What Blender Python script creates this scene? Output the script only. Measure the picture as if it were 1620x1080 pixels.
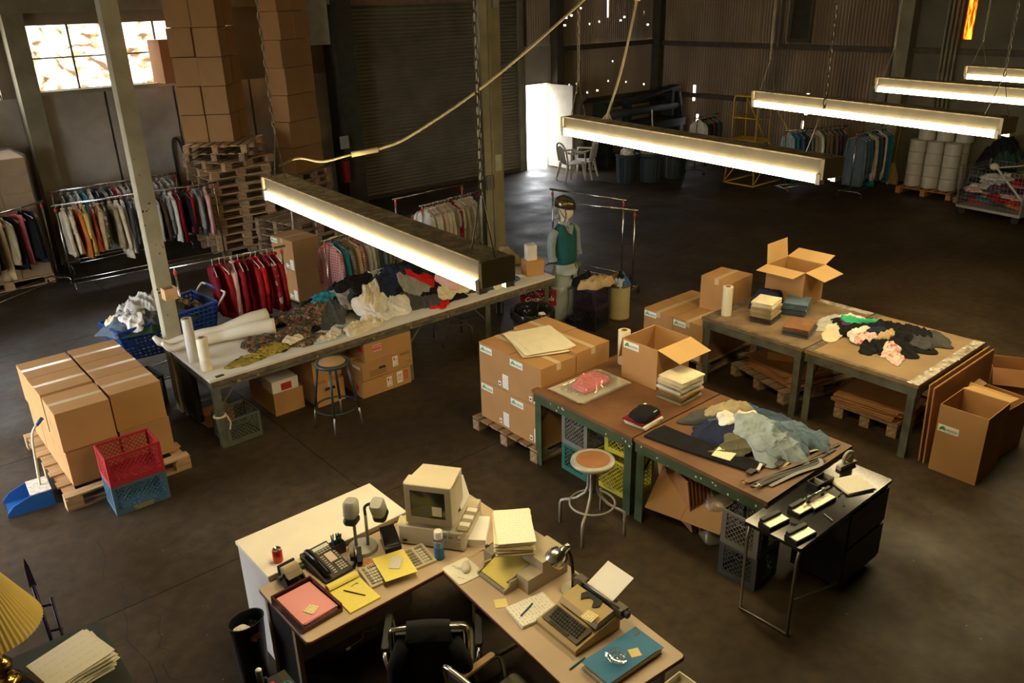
import bpy, bmesh, math, random
import numpy as np
from mathutils import Vector, Matrix, Euler, noise
PI = math.pi
R_ = math.radians
for o in list(bpy.data.objects): bpy.data.objects.remove(o)
SC = bpy.context.scene
COL = SC.collection

# ---------------------------------------------------------------- camera
EYE = 4.1
cam = bpy.data.cameras.new('camera'); CAM = bpy.data.objects.new('camera', cam); COL.objects.link(CAM)
cam.sensor_width = 36.0; cam.lens = 1305.0 / 1620.0 * 36.0; cam.clip_end = 300
rm = Matrix(((0.75811908, 0.26880915, -0.59413559), (-0.65168485, 0.2791677, -0.70524623), (-0.02371318, 0.92184979, 0.38682121)))
CAM.matrix_world = Matrix.Translation((0, 0, EYE)) @ rm.to_4x4()
SC.camera = CAM

# ---------------------------------------------------------------- world, exposure
SC.view_settings.view_transform = 'Standard'; SC.view_settings.look = 'None'
SC.view_settings.gamma = 1.0; SC.view_settings.exposure = 0.12; SC.view_settings.use_curve_mapping = False
SC.cycles.use_denoising = True; SC.cycles.max_bounces = 6; SC.cycles.diffuse_bounces = 4
SC.cycles.glossy_bounces = 3; SC.cycles.transparent_max_bounces = 8; SC.cycles.sample_clamp_indirect = 4.0
SC.cycles.caustics_reflective = False; SC.cycles.caustics_refractive = False
SKY = (0.93, 0.96, 1.0); SKY_POWER = 13.0
TUBE = (1.0, 0.79, 0.42); TUBE_POWER = 56.0; HIGH_POWER = 8.0
w = bpy.data.worlds.new('overcast sky'); SC.world = w; w.use_nodes = True
wb = w.node_tree.nodes['Background']; wb.inputs[0].default_value = (*SKY, 1); wb.inputs[1].default_value = SKY_POWER

# ---------------------------------------------------------------- materials
MATS = {}
def newmat(name):
    m = bpy.data.materials.new(name); m.use_nodes = True
    return m, m.node_tree.nodes, m.node_tree.links, m.node_tree.nodes['Principled BSDF']
def mat(name, c, rough=.7, metal=0., var=.12, scale=6., bump=0., bscale=40., c2=None, spec=.35, stretch=(1, 1, 1), rnd=.0, sheen=0., detail=4):
    if name in MATS: return MATS[name]
    m, N, L, B = newmat(name)
    B.inputs['Roughness'].default_value = rough; B.inputs['Metallic'].default_value = metal
    B.inputs['Specular IOR Level'].default_value = spec
    if sheen: B.inputs['Sheen Weight'].default_value = sheen
    tc = N.new('ShaderNodeTexCoord'); mp = N.new('ShaderNodeMapping'); mp.inputs['Scale'].default_value = stretch
    L.new(tc.outputs['Object'], mp.inputs[0])
    n = N.new('ShaderNodeTexNoise'); n.inputs['Scale'].default_value = scale; n.inputs['Detail'].default_value = detail
    L.new(mp.outputs[0], n.inputs['Vector'])
    cr = N.new('ShaderNodeValToRGB'); cr.color_ramp.elements[0].position = .3; cr.color_ramp.elements[1].position = .7
    a = c2 if c2 else tuple(x * (1 - var) for x in c); b = c if c2 else tuple(min(1, x * (1 + var)) for x in c)
    cr.color_ramp.elements[0].color = (*a, 1); cr.color_ramp.elements[1].color = (*b, 1)
    L.new(n.outputs['Fac'], cr.inputs[0]); src = cr.outputs[0]
    if rnd:
        oi = N.new('ShaderNodeObjectInfo'); mr = N.new('ShaderNodeMapRange'); mr.inputs[3].default_value = 1 - rnd; mr.inputs[4].default_value = 1 + rnd
        L.new(oi.outputs['Random'], mr.inputs[0]); mx = N.new('ShaderNodeVectorMath'); mx.operation = 'SCALE'
        L.new(src, mx.inputs[0]); L.new(mr.outputs[0], mx.inputs['Scale']); src = mx.outputs[0]
    L.new(src, B.inputs['Base Color'])
    if bump:
        bn = N.new('ShaderNodeTexNoise'); bn.inputs['Scale'].default_value = bscale; bn.inputs['Detail'].default_value = 3
        L.new(mp.outputs[0], bn.inputs['Vector'])
        bp = N.new('ShaderNodeBump'); bp.inputs['Strength'].default_value = bump; bp.inputs['Distance'].default_value = .01
        L.new(bn.outputs['Fac'], bp.inputs['Height']); L.new(bp.outputs[0], B.inputs['Normal'])
    MATS[name] = m
    return m
def emit(name, c, s):
    m, N, L, B = newmat(name); N.remove(B)
    e = N.new('ShaderNodeEmission'); e.inputs[0].default_value = (*c, 1); e.inputs[1].default_value = s
    L.new(e.outputs[0], N['Material Output'].inputs[0]); MATS[name] = m
    return m
def clear(name, tint=(1, 1, 1), gl=.1, rough=.1, milky=0., milk=(.8, .8, .75)):
    m, N, L, B = newmat(name); N.remove(B)
    t = N.new('ShaderNodeBsdfTransparent'); t.inputs[0].default_value = (*tint, 1)
    g = N.new('ShaderNodeBsdfGlossy'); g.inputs['Roughness'].default_value = rough; g.inputs[0].default_value = (1, 1, 1, 1)
    mx = N.new('ShaderNodeMixShader'); mx.inputs[0].default_value = gl
    L.new(t.outputs[0], mx.inputs[1]); L.new(g.outputs[0], mx.inputs[2]); out = mx
    if milky:
        d = N.new('ShaderNodeBsdfDiffuse'); d.inputs[0].default_value = (*milk, 1)
        m2 = N.new('ShaderNodeMixShader'); m2.inputs[0].default_value = milky
        L.new(mx.outputs[0], m2.inputs[1]); L.new(d.outputs[0], m2.inputs[2]); out = m2
    L.new(out.outputs[0], N['Material Output'].inputs[0]); MATS[name] = m
    return m
def printed(name, paper, ink, sx, sy, lines=8., fill=.5, amount=.7, axis=0):
    """paper with rows of small printing: rows along one object axis broken up by noise along the other"""
    m, N, L, B = newmat(name); B.inputs['Roughness'].default_value = .8; B.inputs['Specular IOR Level'].default_value = .2
    tc = N.new('ShaderNodeTexCoord'); sp = N.new('ShaderNodeSeparateXYZ'); L.new(tc.outputs['Object'], sp.inputs[0])
    def mth(op, a, b=None):
        q = N.new('ShaderNodeMath'); q.operation = op
        for i, v in enumerate((a, b)):
            if v is None: continue
            if isinstance(v, (int, float)): q.inputs[i].default_value = v
            else: L.new(v, q.inputs[i])
        return q.outputs[0]
    r = mth('FRACT', mth('MULTIPLY', sp.outputs[1 - axis], lines)); row = mth('LESS_THAN', r, fill)
    cb = N.new('ShaderNodeCombineXYZ'); L.new(mth('MULTIPLY', sp.outputs[axis], sx), cb.inputs[0])
    L.new(mth('FLOOR', mth('MULTIPLY', sp.outputs[1 - axis], lines)), cb.inputs[1])
    nz = N.new('ShaderNodeTexNoise'); nz.inputs['Scale'].default_value = sy; nz.inputs['Detail'].default_value = 1; L.new(cb.outputs[0], nz.inputs['Vector'])
    f = mth('MULTIPLY', mth('MULTIPLY', row, mth('GREATER_THAN', nz.outputs['Fac'], .5)), amount)
    mx = N.new('ShaderNodeMixRGB'); mx.inputs[1].default_value = (*paper, 1); mx.inputs[2].default_value = (*ink, 1)
    L.new(f, mx.inputs[0]); L.new(mx.outputs[0], B.inputs['Base Color']); MATS[name] = m
    return m
def plaid(name, c1, c2, c3, s):
    m, N, L, B = newmat(name); B.inputs['Roughness'].default_value = .9; B.inputs['Specular IOR Level'].default_value = .1
    tc = N.new('ShaderNodeTexCoord'); mp = N.new('ShaderNodeMapping'); mp.inputs['Scale'].default_value = (s, s, s); L.new(tc.outputs['Object'], mp.inputs[0])
    cur = None
    for ax, cc in (('X', c2), ('Z', c2), ('X', c3), ('Z', c3)):
        wv = N.new('ShaderNodeTexWave'); wv.bands_direction = ax; wv.inputs['Scale'].default_value = 1. if cc is c2 else 2.0; wv.inputs['Distortion'].default_value = .6
        L.new(mp.outputs[0], wv.inputs[0]); cr = N.new('ShaderNodeValToRGB'); cr.color_ramp.interpolation = 'CONSTANT'
        cr.color_ramp.elements[0].color = (0, 0, 0, 1); cr.color_ramp.elements[1].position = .55 if cc is c2 else .85; cr.color_ramp.elements[1].color = (.55, .55, .55, 1)
        L.new(wv.outputs[0], cr.inputs[0]); mx = N.new('ShaderNodeMixRGB'); mx.inputs[2].default_value = (*cc, 1); L.new(cr.outputs[0], mx.inputs[0])
        if cur is None: mx.inputs[1].default_value = (*c1, 1)
        else: L.new(cur, mx.inputs[1])
        cur = mx.outputs[0]
    L.new(cur, B.inputs['Base Color']); MATS[name] = m
    return m
def floral(name, stops, s=14., rough=.9):
    m, N, L, B = newmat(name); B.inputs['Roughness'].default_value = rough; B.inputs['Specular IOR Level'].default_value = .1
    tc = N.new('ShaderNodeTexCoord'); n = N.new('ShaderNodeTexNoise'); n.inputs['Scale'].default_value = s * .7; n.inputs['Detail'].default_value = 3
    L.new(tc.outputs['Object'], n.inputs['Vector'])
    mx = N.new('ShaderNodeMixRGB'); mx.inputs[0].default_value = .12; L.new(tc.outputs['Object'], mx.inputs[1]); L.new(n.outputs['Color'], mx.inputs[2])
    v = N.new('ShaderNodeTexVoronoi'); v.inputs['Scale'].default_value = s; L.new(mx.outputs[0], v.inputs['Vector'])
    sp = N.new('ShaderNodeSeparateColor'); L.new(v.outputs['Color'], sp.inputs[0])
    cr = N.new('ShaderNodeValToRGB'); cr.color_ramp.interpolation = 'CONSTANT'
    els = cr.color_ramp.elements
    while len(els) < len(stops): els.new(.5)
    for e, (p, c) in zip(els, stops): e.position = p; e.color = (*c, 1)
    L.new(sp.outputs[0], cr.inputs[0]); L.new(cr.outputs[0], B.inputs['Base Color']); MATS[name] = m
    return m

# ---------------------------------------------------------------- mesh builder
class MB:
    def __init__(s, T=None): s.v = []; s.f = []; s.T = T or Matrix.Identity(4)
    def add(s, vs, fs):
        o = len(s.v); T = s.T
        s.v += [tuple(T @ Vector(p)) for p in vs]; s.f += [tuple(i + o for i in q) for q in fs]; return s
    def box(s, x0, y0, z0, x1, y1, z1):
        return s.add([(x0, y0, z0), (x1, y0, z0), (x1, y1, z0), (x0, y1, z0), (x0, y0, z1), (x1, y0, z1), (x1, y1, z1), (x0, y1, z1)],
                     [(3, 2, 1, 0), (4, 5, 6, 7), (0, 1, 5, 4), (1, 2, 6, 5), (2, 3, 7, 6), (3, 0, 4, 7)])
    def cbox(s, c, d, rot=(0, 0, 0)):
        M = Matrix.Translation(c) @ Euler(rot).to_matrix().to_4x4(); o = MB(s.T @ M); x, y, z = d[0] / 2, d[1] / 2, d[2] / 2
        o.box(-x, -y, -z, x, y, z); k = len(s.v); s.v += o.v; s.f += [tuple(i + k for i in q) for q in o.f]; return s
    def rbox(s, x0, y0, z0, x1, y1, z1, r=.02, n=3):
        """box with rounded upright edges and softened top"""
        def ring(ins, z):
            pts = []
            for cx, cy, a0 in ((x1 - r, y1 - r, 0), (x0 + r, y1 - r, 90), (x0 + r, y0 + r, 180), (x1 - r, y0 + r, 270)):
                for k in range(n + 1):
                    a = R_(a0 + 90 * k / n); pts.append((cx + (r - ins) * math.cos(a), cy + (r - ins) * math.sin(a), z))
            return pts
        e = min(r * .5, (z1 - z0) * .3)
        return s.loft([ring(e * .6, z0), ring(0, z0 + e), ring(0, z1 - e), ring(e * .6, z1)])
    def loft(s, rings, cap=True, closed=True):
        n = len(rings[0]); vs = [p for r in rings for p in r]; fs = []
        for i in range(len(rings) - 1):
            for j in range(n if closed else n - 1):
                k = (j + 1) % n; fs.append((i * n + j, i * n + k, (i + 1) * n + k, (i + 1) * n + j))
        if cap and closed: fs.append(tuple(range(n - 1, -1, -1))); fs.append(tuple((len(rings) - 1) * n + j for j in range(n)))
        return s.add(vs, fs)
    def lathe(s, prof, n=16, c=(0, 0, 0), cap=True):
        return s.loft([[(c[0] + r * math.cos(2 * PI * k / n), c[1] + r * math.sin(2 * PI * k / n), c[2] + z) for k in range(n)] for r, z in prof], cap)
    def cyl(s, p, q, r, r1=None, n=8, cap=True):
        return s.tube([p, q], [r, r if r1 is None else r1], n, cap)
    def tube(s, pts, r, n=6, cap=True, closed=False):
        P = [Vector(p) for p in pts]; rs = r if isinstance(r, (list, tuple)) else [r] * len(P)
        if closed: P = P + [P[0]]; rs = list(rs) + [rs[0]]
        rings = []; u = None
        for i, p in enumerate(P):
            if closed: d = P[(i + 1) % (len(P) - 1)] - P[i - 1 if 0 < i < len(P) - 1 else len(P) - 2]
            else: d = P[min(i + 1, len(P) - 1)] - P[max(i - 1, 0)]
            d = d.normalized() if d.length > 1e-9 else Vector((0, 0, 1))
            if u is None: u = d.orthogonal().normalized()
            else:
                u = u - d * u.dot(d); u = u.normalized() if u.length > 1e-6 else d.orthogonal().normalized()
            v = d.cross(u); rings.append([tuple(p + (u * math.cos(2 * PI * k / n) + v * math.sin(2 * PI * k / n)) * rs[i]) for k in range(n)])
        return s.loft(rings, cap and not closed)
    def ring(s, c, rad, r, n=24, m=6, axis='Z'):
        pts = []
        for k in range(n):
            a = 2 * PI * k / n; x, y = rad * math.cos(a), rad * math.sin(a)
            pts.append((c[0] + x, c[1] + y, c[2]) if axis == 'Z' else (c[0], c[1] + x, c[2] + y) if axis == 'X' else (c[0] + x, c[1], c[2] + y))
        return s.tube(pts, r, m, closed=True)
    def prism(s, poly, z0, z1):
        n = len(poly); return s.loft([[(x, y, z0) for x, y in poly], [(x, y, z1) for x, y in poly]])
    def grid(s, f, nu, nv):
        vs = [f(i / nu, j / nv) for j in range(nv + 1) for i in range(nu + 1)]; W = nu + 1
        return s.add(vs, [(j * W + i, j * W + i + 1, (j + 1) * W + i + 1, (j + 1) * W + i) for j in range(nv) for i in range(nu)])
    def mesh(s, name, m, smooth=False, fix=False):
        me = bpy.data.meshes.new(name); me.from_pydata(s.v, [], s.f)
        if fix:
            b = bmesh.new(); b.from_mesh(me); bmesh.ops.recalc_face_normals(b, faces=b.faces); b.to_mesh(me); b.free()
        if m: me.materials.append(m)
        if smooth:
            me.polygons.foreach_set('use_smooth', [True] * len(me.polygons))
            if smooth is not True and hasattr(me, 'set_sharp_from_angle'): me.set_sharp_from_angle(angle=R_(smooth))
        me.update(); return me
    def build(s, name, m, parent=None, smooth=False, loc=None, rot=None, fix=True):
        o = bpy.data.objects.new(name, s.mesh(name, m, smooth, fix)); COL.objects.link(o)
        if parent: o.parent = parent
        if loc: o.location = loc
        if rot: o.rotation_euler = rot
        return o
def thing(name, label, cat, loc=(0, 0, 0), rz=0., group=None, rot=None):
    o = bpy.data.objects.new(name, None); COL.objects.link(o); o.empty_display_size = .1
    o.location = loc; o.rotation_euler = rot if rot else (0, 0, rz); o['label'] = label; o['category'] = cat
    if group: o['group'] = group
    return o
def tag(o, label, cat, group=None):
    o['label'] = label; o['category'] = cat
    if group: o['group'] = group
    return o
def struct(o): o['kind'] = 'structure'; return o
def stuff(o): o['kind'] = 'stuff'; return o
def lab(o, t): o['label'] = t; return o
def place(me, name, parent, loc=(0, 0, 0), rot=(0, 0, 0), scale=None):
    o = bpy.data.objects.new(name, me); COL.objects.link(o)
    if parent: o.parent = parent
    o.location = loc; o.rotation_euler = rot
    if scale: o.scale = scale
    return o
def copy_tree(o, parent=None):
    c = o.copy(); COL.objects.link(c); c.parent = parent
    for ch in list(o.children): copy_tree(ch, c)
    return c
def dup(o, loc, rz, label, group=None):
    c = copy_tree(o); c.location = loc; c.rotation_euler = (0, 0, rz); c['label'] = label
    if group: c['group'] = group
    return c
def words(txt, size, m, parent, loc, rot, name='lettering', align='CENTER', ext=.0004, shear=0., xs=1.):
    cu = bpy.data.curves.new(name, 'FONT'); cu.body = txt; cu.size = size; cu.align_x = align; cu.align_y = 'CENTER'; cu.extrude = ext; cu.shear = shear
    cu.resolution_u = 2; cu.materials.append(m)
    tmp = bpy.data.objects.new(name, cu); me = bpy.data.meshes.new_from_object(tmp); bpy.data.objects.remove(tmp); bpy.data.curves.remove(cu)
    o = bpy.data.objects.new(name, me); COL.objects.link(o); o.parent = parent; o.location = loc; o.rotation_euler = rot; o.scale = (xs, 1, 1)
    return o
RX = (PI / 2, 0, 0)               # text facing -Y
RXm = (PI / 2, 0, -PI / 2)        # text facing -X
ORD = ['first', 'second', 'third', 'fourth', 'fifth', 'sixth', 'seventh', 'eighth', 'ninth', 'tenth', 'eleventh', 'twelfth', 'thirteenth', 'fourteenth', 'fifteenth', 'sixteenth', 'seventeenth', 'eighteenth']

card = mat('cardboard', (.40, .215, .082), .75, var=.07, scale=3, bump=.05, bscale=120, rnd=.07, spec=.25)
card_in = mat('cardboard inside', (.56, .35, .145), .8, var=.05, scale=4, spec=.2)
card_dark = mat('brown cardboard', (.36, .17, .07), .8, var=.1, scale=3, rnd=.08, spec=.25)
white = mat('white paper', (.86, .84, .78), .8, var=.03, spec=.2)
tape_m = mat('clear tape', (.62, .47, .28), .16, var=.05, spec=.8)
steel = mat('chrome', (.62, .6, .56), .22, 1., var=.05)
dull_steel = mat('dull steel', (.34, .33, .31), .42, .9, var=.12)
black = mat('black plastic', (.018, .018, .018), .45, var=.2)
blackgloss = mat('black gloss', (.010, .010, .010), .14, var=.2, spec=.28)
rubber = mat('black rubber', (.02, .02, .02), .8, var=.2)
woodp = mat('pallet wood', (.40, .25, .125), .85, var=.3, scale=3, stretch=(1, 9, 9), bump=.2, bscale=30, rnd=.2, spec=.15)
woodg = mat('weathered pallet wood', (.30, .205, .12), .9, var=.35, scale=3, stretch=(1, 9, 9), bump=.2, bscale=30, rnd=.2, spec=.15)
# ---------------------------------------------------------------- lamps: suspended fluorescent fixtures
tube_m = emit('fluorescent tube', TUBE, TUBE_POWER)
lamp_w = mat('cream lamp enamel', (.15, .13, .095), .5, var=.12, scale=9)
lamp_end = mat('lightened lamp end', (.55, .47, .33), .6)  # end caps coloured lighter than the housing, standing in for light on them
lamp_top = mat('dusty lamp top', (.66, .56, .40), .9, var=.45, scale=18, bump=.3)
chain_m = mat('chain steel', (.30, .27, .20), .5, .7, var=.3)
cord_m = mat('tan cord', (.52, .44, .28), .7, var=.1)
LAMPS = [((2.32, 5.11), (2.168, 2.678), 2.965, 'the aisle beside the desks', 'nearest'),
         ((4.79, 4.87), (4.50, 2.45), 3.11, 'the green bench, cord knotted on it', 'second'),
         ((7.21, 4.73), (6.74, 2.34), 3.11, 'the worn table, both its ends in view', 'third'),
         ((9.05, 4.44), (8.62, 2.04), 3.11, 'the floor behind the worn table', 'fourth'),
         ((10.88, 4.28), (10.45, 1.88), 3.11, 'the floor before the mesh cart', 'fifth and farthest')]
def link_chain(z0, z1, x, y, n=None):
    b = MB(); p = .045; k = int((z1 - z0) / p)
    for i in range(k):
        z = z0 + p * (i + .5); pts = []
        for q in range(8):
            a = 2 * PI * q / 8; u, v = .010 * math.cos(a), .027 * math.sin(a)
            pts.append((x + u, y, z + v) if i % 2 == 0 else (x, y + u, z + v))
        b.tube(pts, .0036, 4, closed=True)
    return b
def strip_lamp(label, a, b, z, tm, group=None):
    cx, cy = (a[0] + b[0]) / 2, (a[1] + b[1]) / 2; ang = math.atan2(b[1] - a[1], b[0] - a[0])
    t = thing('fluorescent_lamp', label, 'lamp', (cx, cy, z), ang, group)
    h = 1.235; mb = MB()
    mb.box(-h, -.075, -.005, h, .075, .082); mb.build('housing', lamp_w, t)
    for e in (-1, 1): MB().box(e * h - .012, -.09, -.03, e * h + .012, .09, .084).build('end_cap', lamp_end, t)
    MB().box(-h - .004, -.079, .079, h + .004, .079, .087).build('dusty_top', lamp_top, t)
    for s in (-1, 1):
        MB().cyl((-h + .04, s * .072, -.035), (h - .04, s * .072, -.034), .024, n=10).build('tube', tm, t, smooth=True)
        for e in (-1, 1): MB().cbox((e * (h - .02), s * .072, -.03), (.03, .045, .06)).build('tube_socket', white, t)
    for e in (-1, 1):
        ch = link_chain(.36, max(1., 7.5 - z), e * (h - .1), 0)
        ch.tube([(e * (h - .1) - .09, 0, .087), (e * (h - .1), 0, .37), (e * (h - .1) + .09, 0, .087)], .004, 4)
        ch.build('chain', chain_m, t, fix=False)
for a, b, z, what, nth in LAMPS: strip_lamp(f'{nth} lit strip lamp, hung over {what}', a, b, z, tube_m)
high_m = emit('added fluorescent tube', TUBE, HIGH_POWER)  # added unseen lamps, dimmer than those in view, to lift the hall's light
for x, y, what in ((.2, 6.6, 'the near pallet'), (3.6, 7.6, 'the red rack'), (7.2, 8.2, 'the mannequin'), (11.0, 8.6, 'the open floor'), (3.6, 11.6, 'the tall stack'), (10.4, 12.2, 'the roller door'), (14.8, 10.5, 'the ladder')):
    strip_lamp(f'unseen strip lamp added high in the roof above {what}', (x, y + 1.22), (x, y - 1.22), 5.5, high_m, 'added unseen strip lamps above the hall')
# cords feeding the lamps
def wpath(pts, n=10):
    out = []
    P = [Vector(p) for p in pts]; P = [P[0] * 2 - P[1]] + P + [P[-1] * 2 - P[-2]]
    for i in range(1, len(P) - 2):
        for k in range(n):
            t = k / n; a, b_, c, d = P[i - 1], P[i], P[i + 1], P[i + 2]
            out.append(.5 * ((2 * b_) + (c - a) * t + (2 * a - 5 * b_ + 4 * c - d) * t * t + (3 * b_ - a - 3 * c + d) * t ** 3))
    return out + [P[-2]]
t = thing('lamp_cord', 'tan power cord rising from the nearest strip lamp past the roller door', 'cord', (2.3, 5.0, 3.0))
MB().tube(wpath([(0, .0, .13), (.12, -.05, .17), (.25, -.12, .14), (.42, -.2, .17)]), .008, 5).build('lamp_lead', cord_m, t, True)
MB().cyl((.42, -.2, .17), (.58, -.27, .19), .018, .018, 8).build('plug', cord_m, t, True)
MB().tube(wpath([(.58, -.27, .19), (.8, -.36, .27), (1.35, -.6, .62), (2.1, -.95, 1.25), (2.75, -1.25, 1.9), (3.9, -1.8, 3.4)]), .009, 5).build('cord', cord_m, t, True)
t = thing('lamp_cord', 'tan power cord with a yellow splice rising above the second strip lamp', 'cord', (4.77, 4.45, 3.2))
MB().tube(wpath([(.04, .05, .0), (0, 0, .06), (.18, .02, .42), (.36, .04, 1.0), (.42, .05, 1.6), (.45, .05, 3.2)]), .010, 5).build('cord', cord_m, t, True)
MB().cyl((.325, .035, .84), (.34, .038, .93), .024, n=8).build('splice', mat('yellow tape', (.75, .5, .12), .5), t, True)
for k in range(5):
    MB().tube([(0, 0, .06), (.02 - .02 * k, -.03 + .02 * k, -.03), (.05 - .03 * k, -.07 + .03 * k, -.09)], .005, 4).build('knot_end', cord_m, t)

# ---------------------------------------------------------------- floor: cast slabs with open joints
def floor_mat():
    m, N, L, B = newmat('stained concrete')
    tc = N.new('ShaderNodeTexCoord'); g = N.new('ShaderNodeNewGeometry')
    def nz(s, d=6, dist=0.):
        n = N.new('ShaderNodeTexNoise'); n.inputs['Scale'].default_value = s; n.inputs['Detail'].default_value = d; n.inputs['Distortion'].default_value = dist
        L.new(g.outputs['Position'], n.inputs['Vector']); return n.outputs['Fac']
    def ramp(src, *st):
        c = N.new('ShaderNodeValToRGB'); e = c.color_ramp.elements
        while len(e) < len(st): e.new(.5)
        for q, (p, cc) in zip(e, st): q.position = p; q.color = (*cc, 1)
        L.new(src, c.inputs[0]); return c.outputs[0]
    base = ramp(nz(.55, 8, .4), (.25, (.026, .0165, .0068)), (.5, (.043, .028, .012)), (.78, (.080, .058, .031)))
    fine = ramp(nz(9, 6), (.3, (.62, .6, .58)), (.65, (1.15, 1.12, 1.1)))
    mx = N.new('ShaderNodeMixRGB'); mx.blend_type = 'MULTIPLY'; mx.inputs[0].default_value = 1; L.new(base, mx.inputs[1]); L.new(fine, mx.inputs[2])
    v = N.new('ShaderNodeTexVoronoi'); v.inputs['Scale'].default_value = 2.2; L.new(g.outputs['Position'], v.inputs['Vector'])
    spots = ramp(v.outputs['Distance'], (0., (.45, .3, .2)), (.035, (1, 1, 1)))
    m2 = N.new('ShaderNodeMixRGB'); m2.blend_type = 'MULTIPLY'; m2.inputs[0].default_value = .8; L.new(mx.outputs[0], m2.inputs[1]); L.new(spots, m2.inputs[2])
    v2 = N.new('ShaderNodeTexVoronoi'); v2.inputs['Scale'].default_value = 5.3; L.new(g.outputs['Position'], v2.inputs['Vector'])
    fl = ramp(v2.outputs['Distance'], (0., (.5, .42, .3)), (.022, (.5, .42, .3)), (.028, (0, 0, 0)))
    m3 = N.new('ShaderNodeMixRGB'); m3.blend_type = 'LIGHTEN'; m3.inputs[0].default_value = .5; L.new(m2.outputs[0], m3.inputs[1]); L.new(fl, m3.inputs[2])
    L.new(m3.outputs[0], B.inputs['Base Color'])
    rr = ramp(nz(1.3, 5), (.3, (.46,) * 3), (.7, (.74,) * 3)); L.new(rr, B.inputs['Roughness']); B.inputs['Specular IOR Level'].default_value = .35
    bp = N.new('ShaderNodeBump'); bp.inputs['Strength'].default_value = .25; bp.inputs['Distance'].default_value = .01; L.new(nz(14, 6), bp.inputs['Height']); L.new(bp.outputs[0], B.inputs['Normal'])
    return m
floor_m = floor_mat()
joint_m = mat('dark joint filler', (.03, .024, .018), .9)
fl = struct(MB().box(-6, -4, -.2, 19.2, 16.1, -.012).build('floor', joint_m))
xs = [-6, -1.2, 3.05, 8.6, 14.2, 19.2]; ys = [-4, .2, 5.6, 8.55, 11.6, 16.1]
for i in range(len(xs) - 1):
    for j in range(len(ys) - 1):
        MB().box(xs[i] + .004, ys[j] + .004, -.1, xs[i + 1] - .004, ys[j + 1] - .004, 0).build('slab', floor_m, fl)
# cracked strip and pits in the floor near the left foreground
crack = MB(); rng = random.Random(5)
def crackline(p, q, w=.006, n=14, j=.05):
    pts = []
    for k in range(n + 1):
        t_ = k / n; pts.append((p[0] + (q[0] - p[0]) * t_ + rng.uniform(-j, j), p[1] + (q[1] - p[1]) * t_ + rng.uniform(-j, j)))
    for a, b in zip(pts, pts[1:]):
        d = Vector((b[0] - a[0], b[1] - a[1])).normalized(); nx, ny = -d.y * w * rng.uniform(.3, 1), d.x * w * rng.uniform(.3, 1)
        crack.add([(a[0] - nx, a[1] - ny, .0015), (b[0] - nx, b[1] - ny, .0015), (b[0] + nx, b[1] + ny, .0015), (a[0] + nx, a[1] + ny, .0015)], [(0, 1, 2, 3)])
crackline((1.0, 6.6), (.78, 4.3)); crackline((1.15, 6.0), (.95, 4.6), .004); crackline((.95, 5.7), (1.1, 5.6), .003, 5, .02); crackline((.9, 5.2), (1.05, 5.25), .003, 5, .02)
stuff(crack.build('crack', joint_m, fl, fix=False))
# ---------------------------------------------------------------- outside ground and hillside
yard = mat('sunlit yard', (.80, .76, .70), .9, var=.2, scale=.5)
struct(MB().box(-60, -60, -.5, 80, 80, -.21).build('ground_outside', yard))
hill_m, N, L, B = newmat('dry brown scrub'); B.inputs['Roughness'].default_value = 1.
g = N.new('ShaderNodeNewGeometry'); n1 = N.new('ShaderNodeTexNoise'); n1.inputs['Scale'].default_value = 2.6; n1.inputs['Detail'].default_value = 7; n1.inputs['Distortion'].default_value = .5
L.new(g.outputs['Position'], n1.inputs[0]); cr = N.new('ShaderNodeValToRGB'); e = cr.color_ramp.elements
e[0].position = .36; e[0].color = (.05, .022, .007, 1); e[1].position = .50; e[1].color = (.82, .74, .62, 1); q = e.new(.43); q.color = (.30, .16, .06, 1)
L.new(n1.outputs[0], cr.inputs[0]); L.new(cr.outputs[0], B.inputs[0])
hb = MB()
hb.grid(lambda u, v: (-14 + 25 * u, 21 + 7 * v + 1.2 * noise.noise(Vector((u * 20, v * 4, 0))), -.3 + 8.5 * v ** .8 + .5 * noise.noise(Vector((u * 34, v * 9, 3)))), 60, 16)
struct(hb.build('hill_outside', hill_m, smooth=True))

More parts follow.
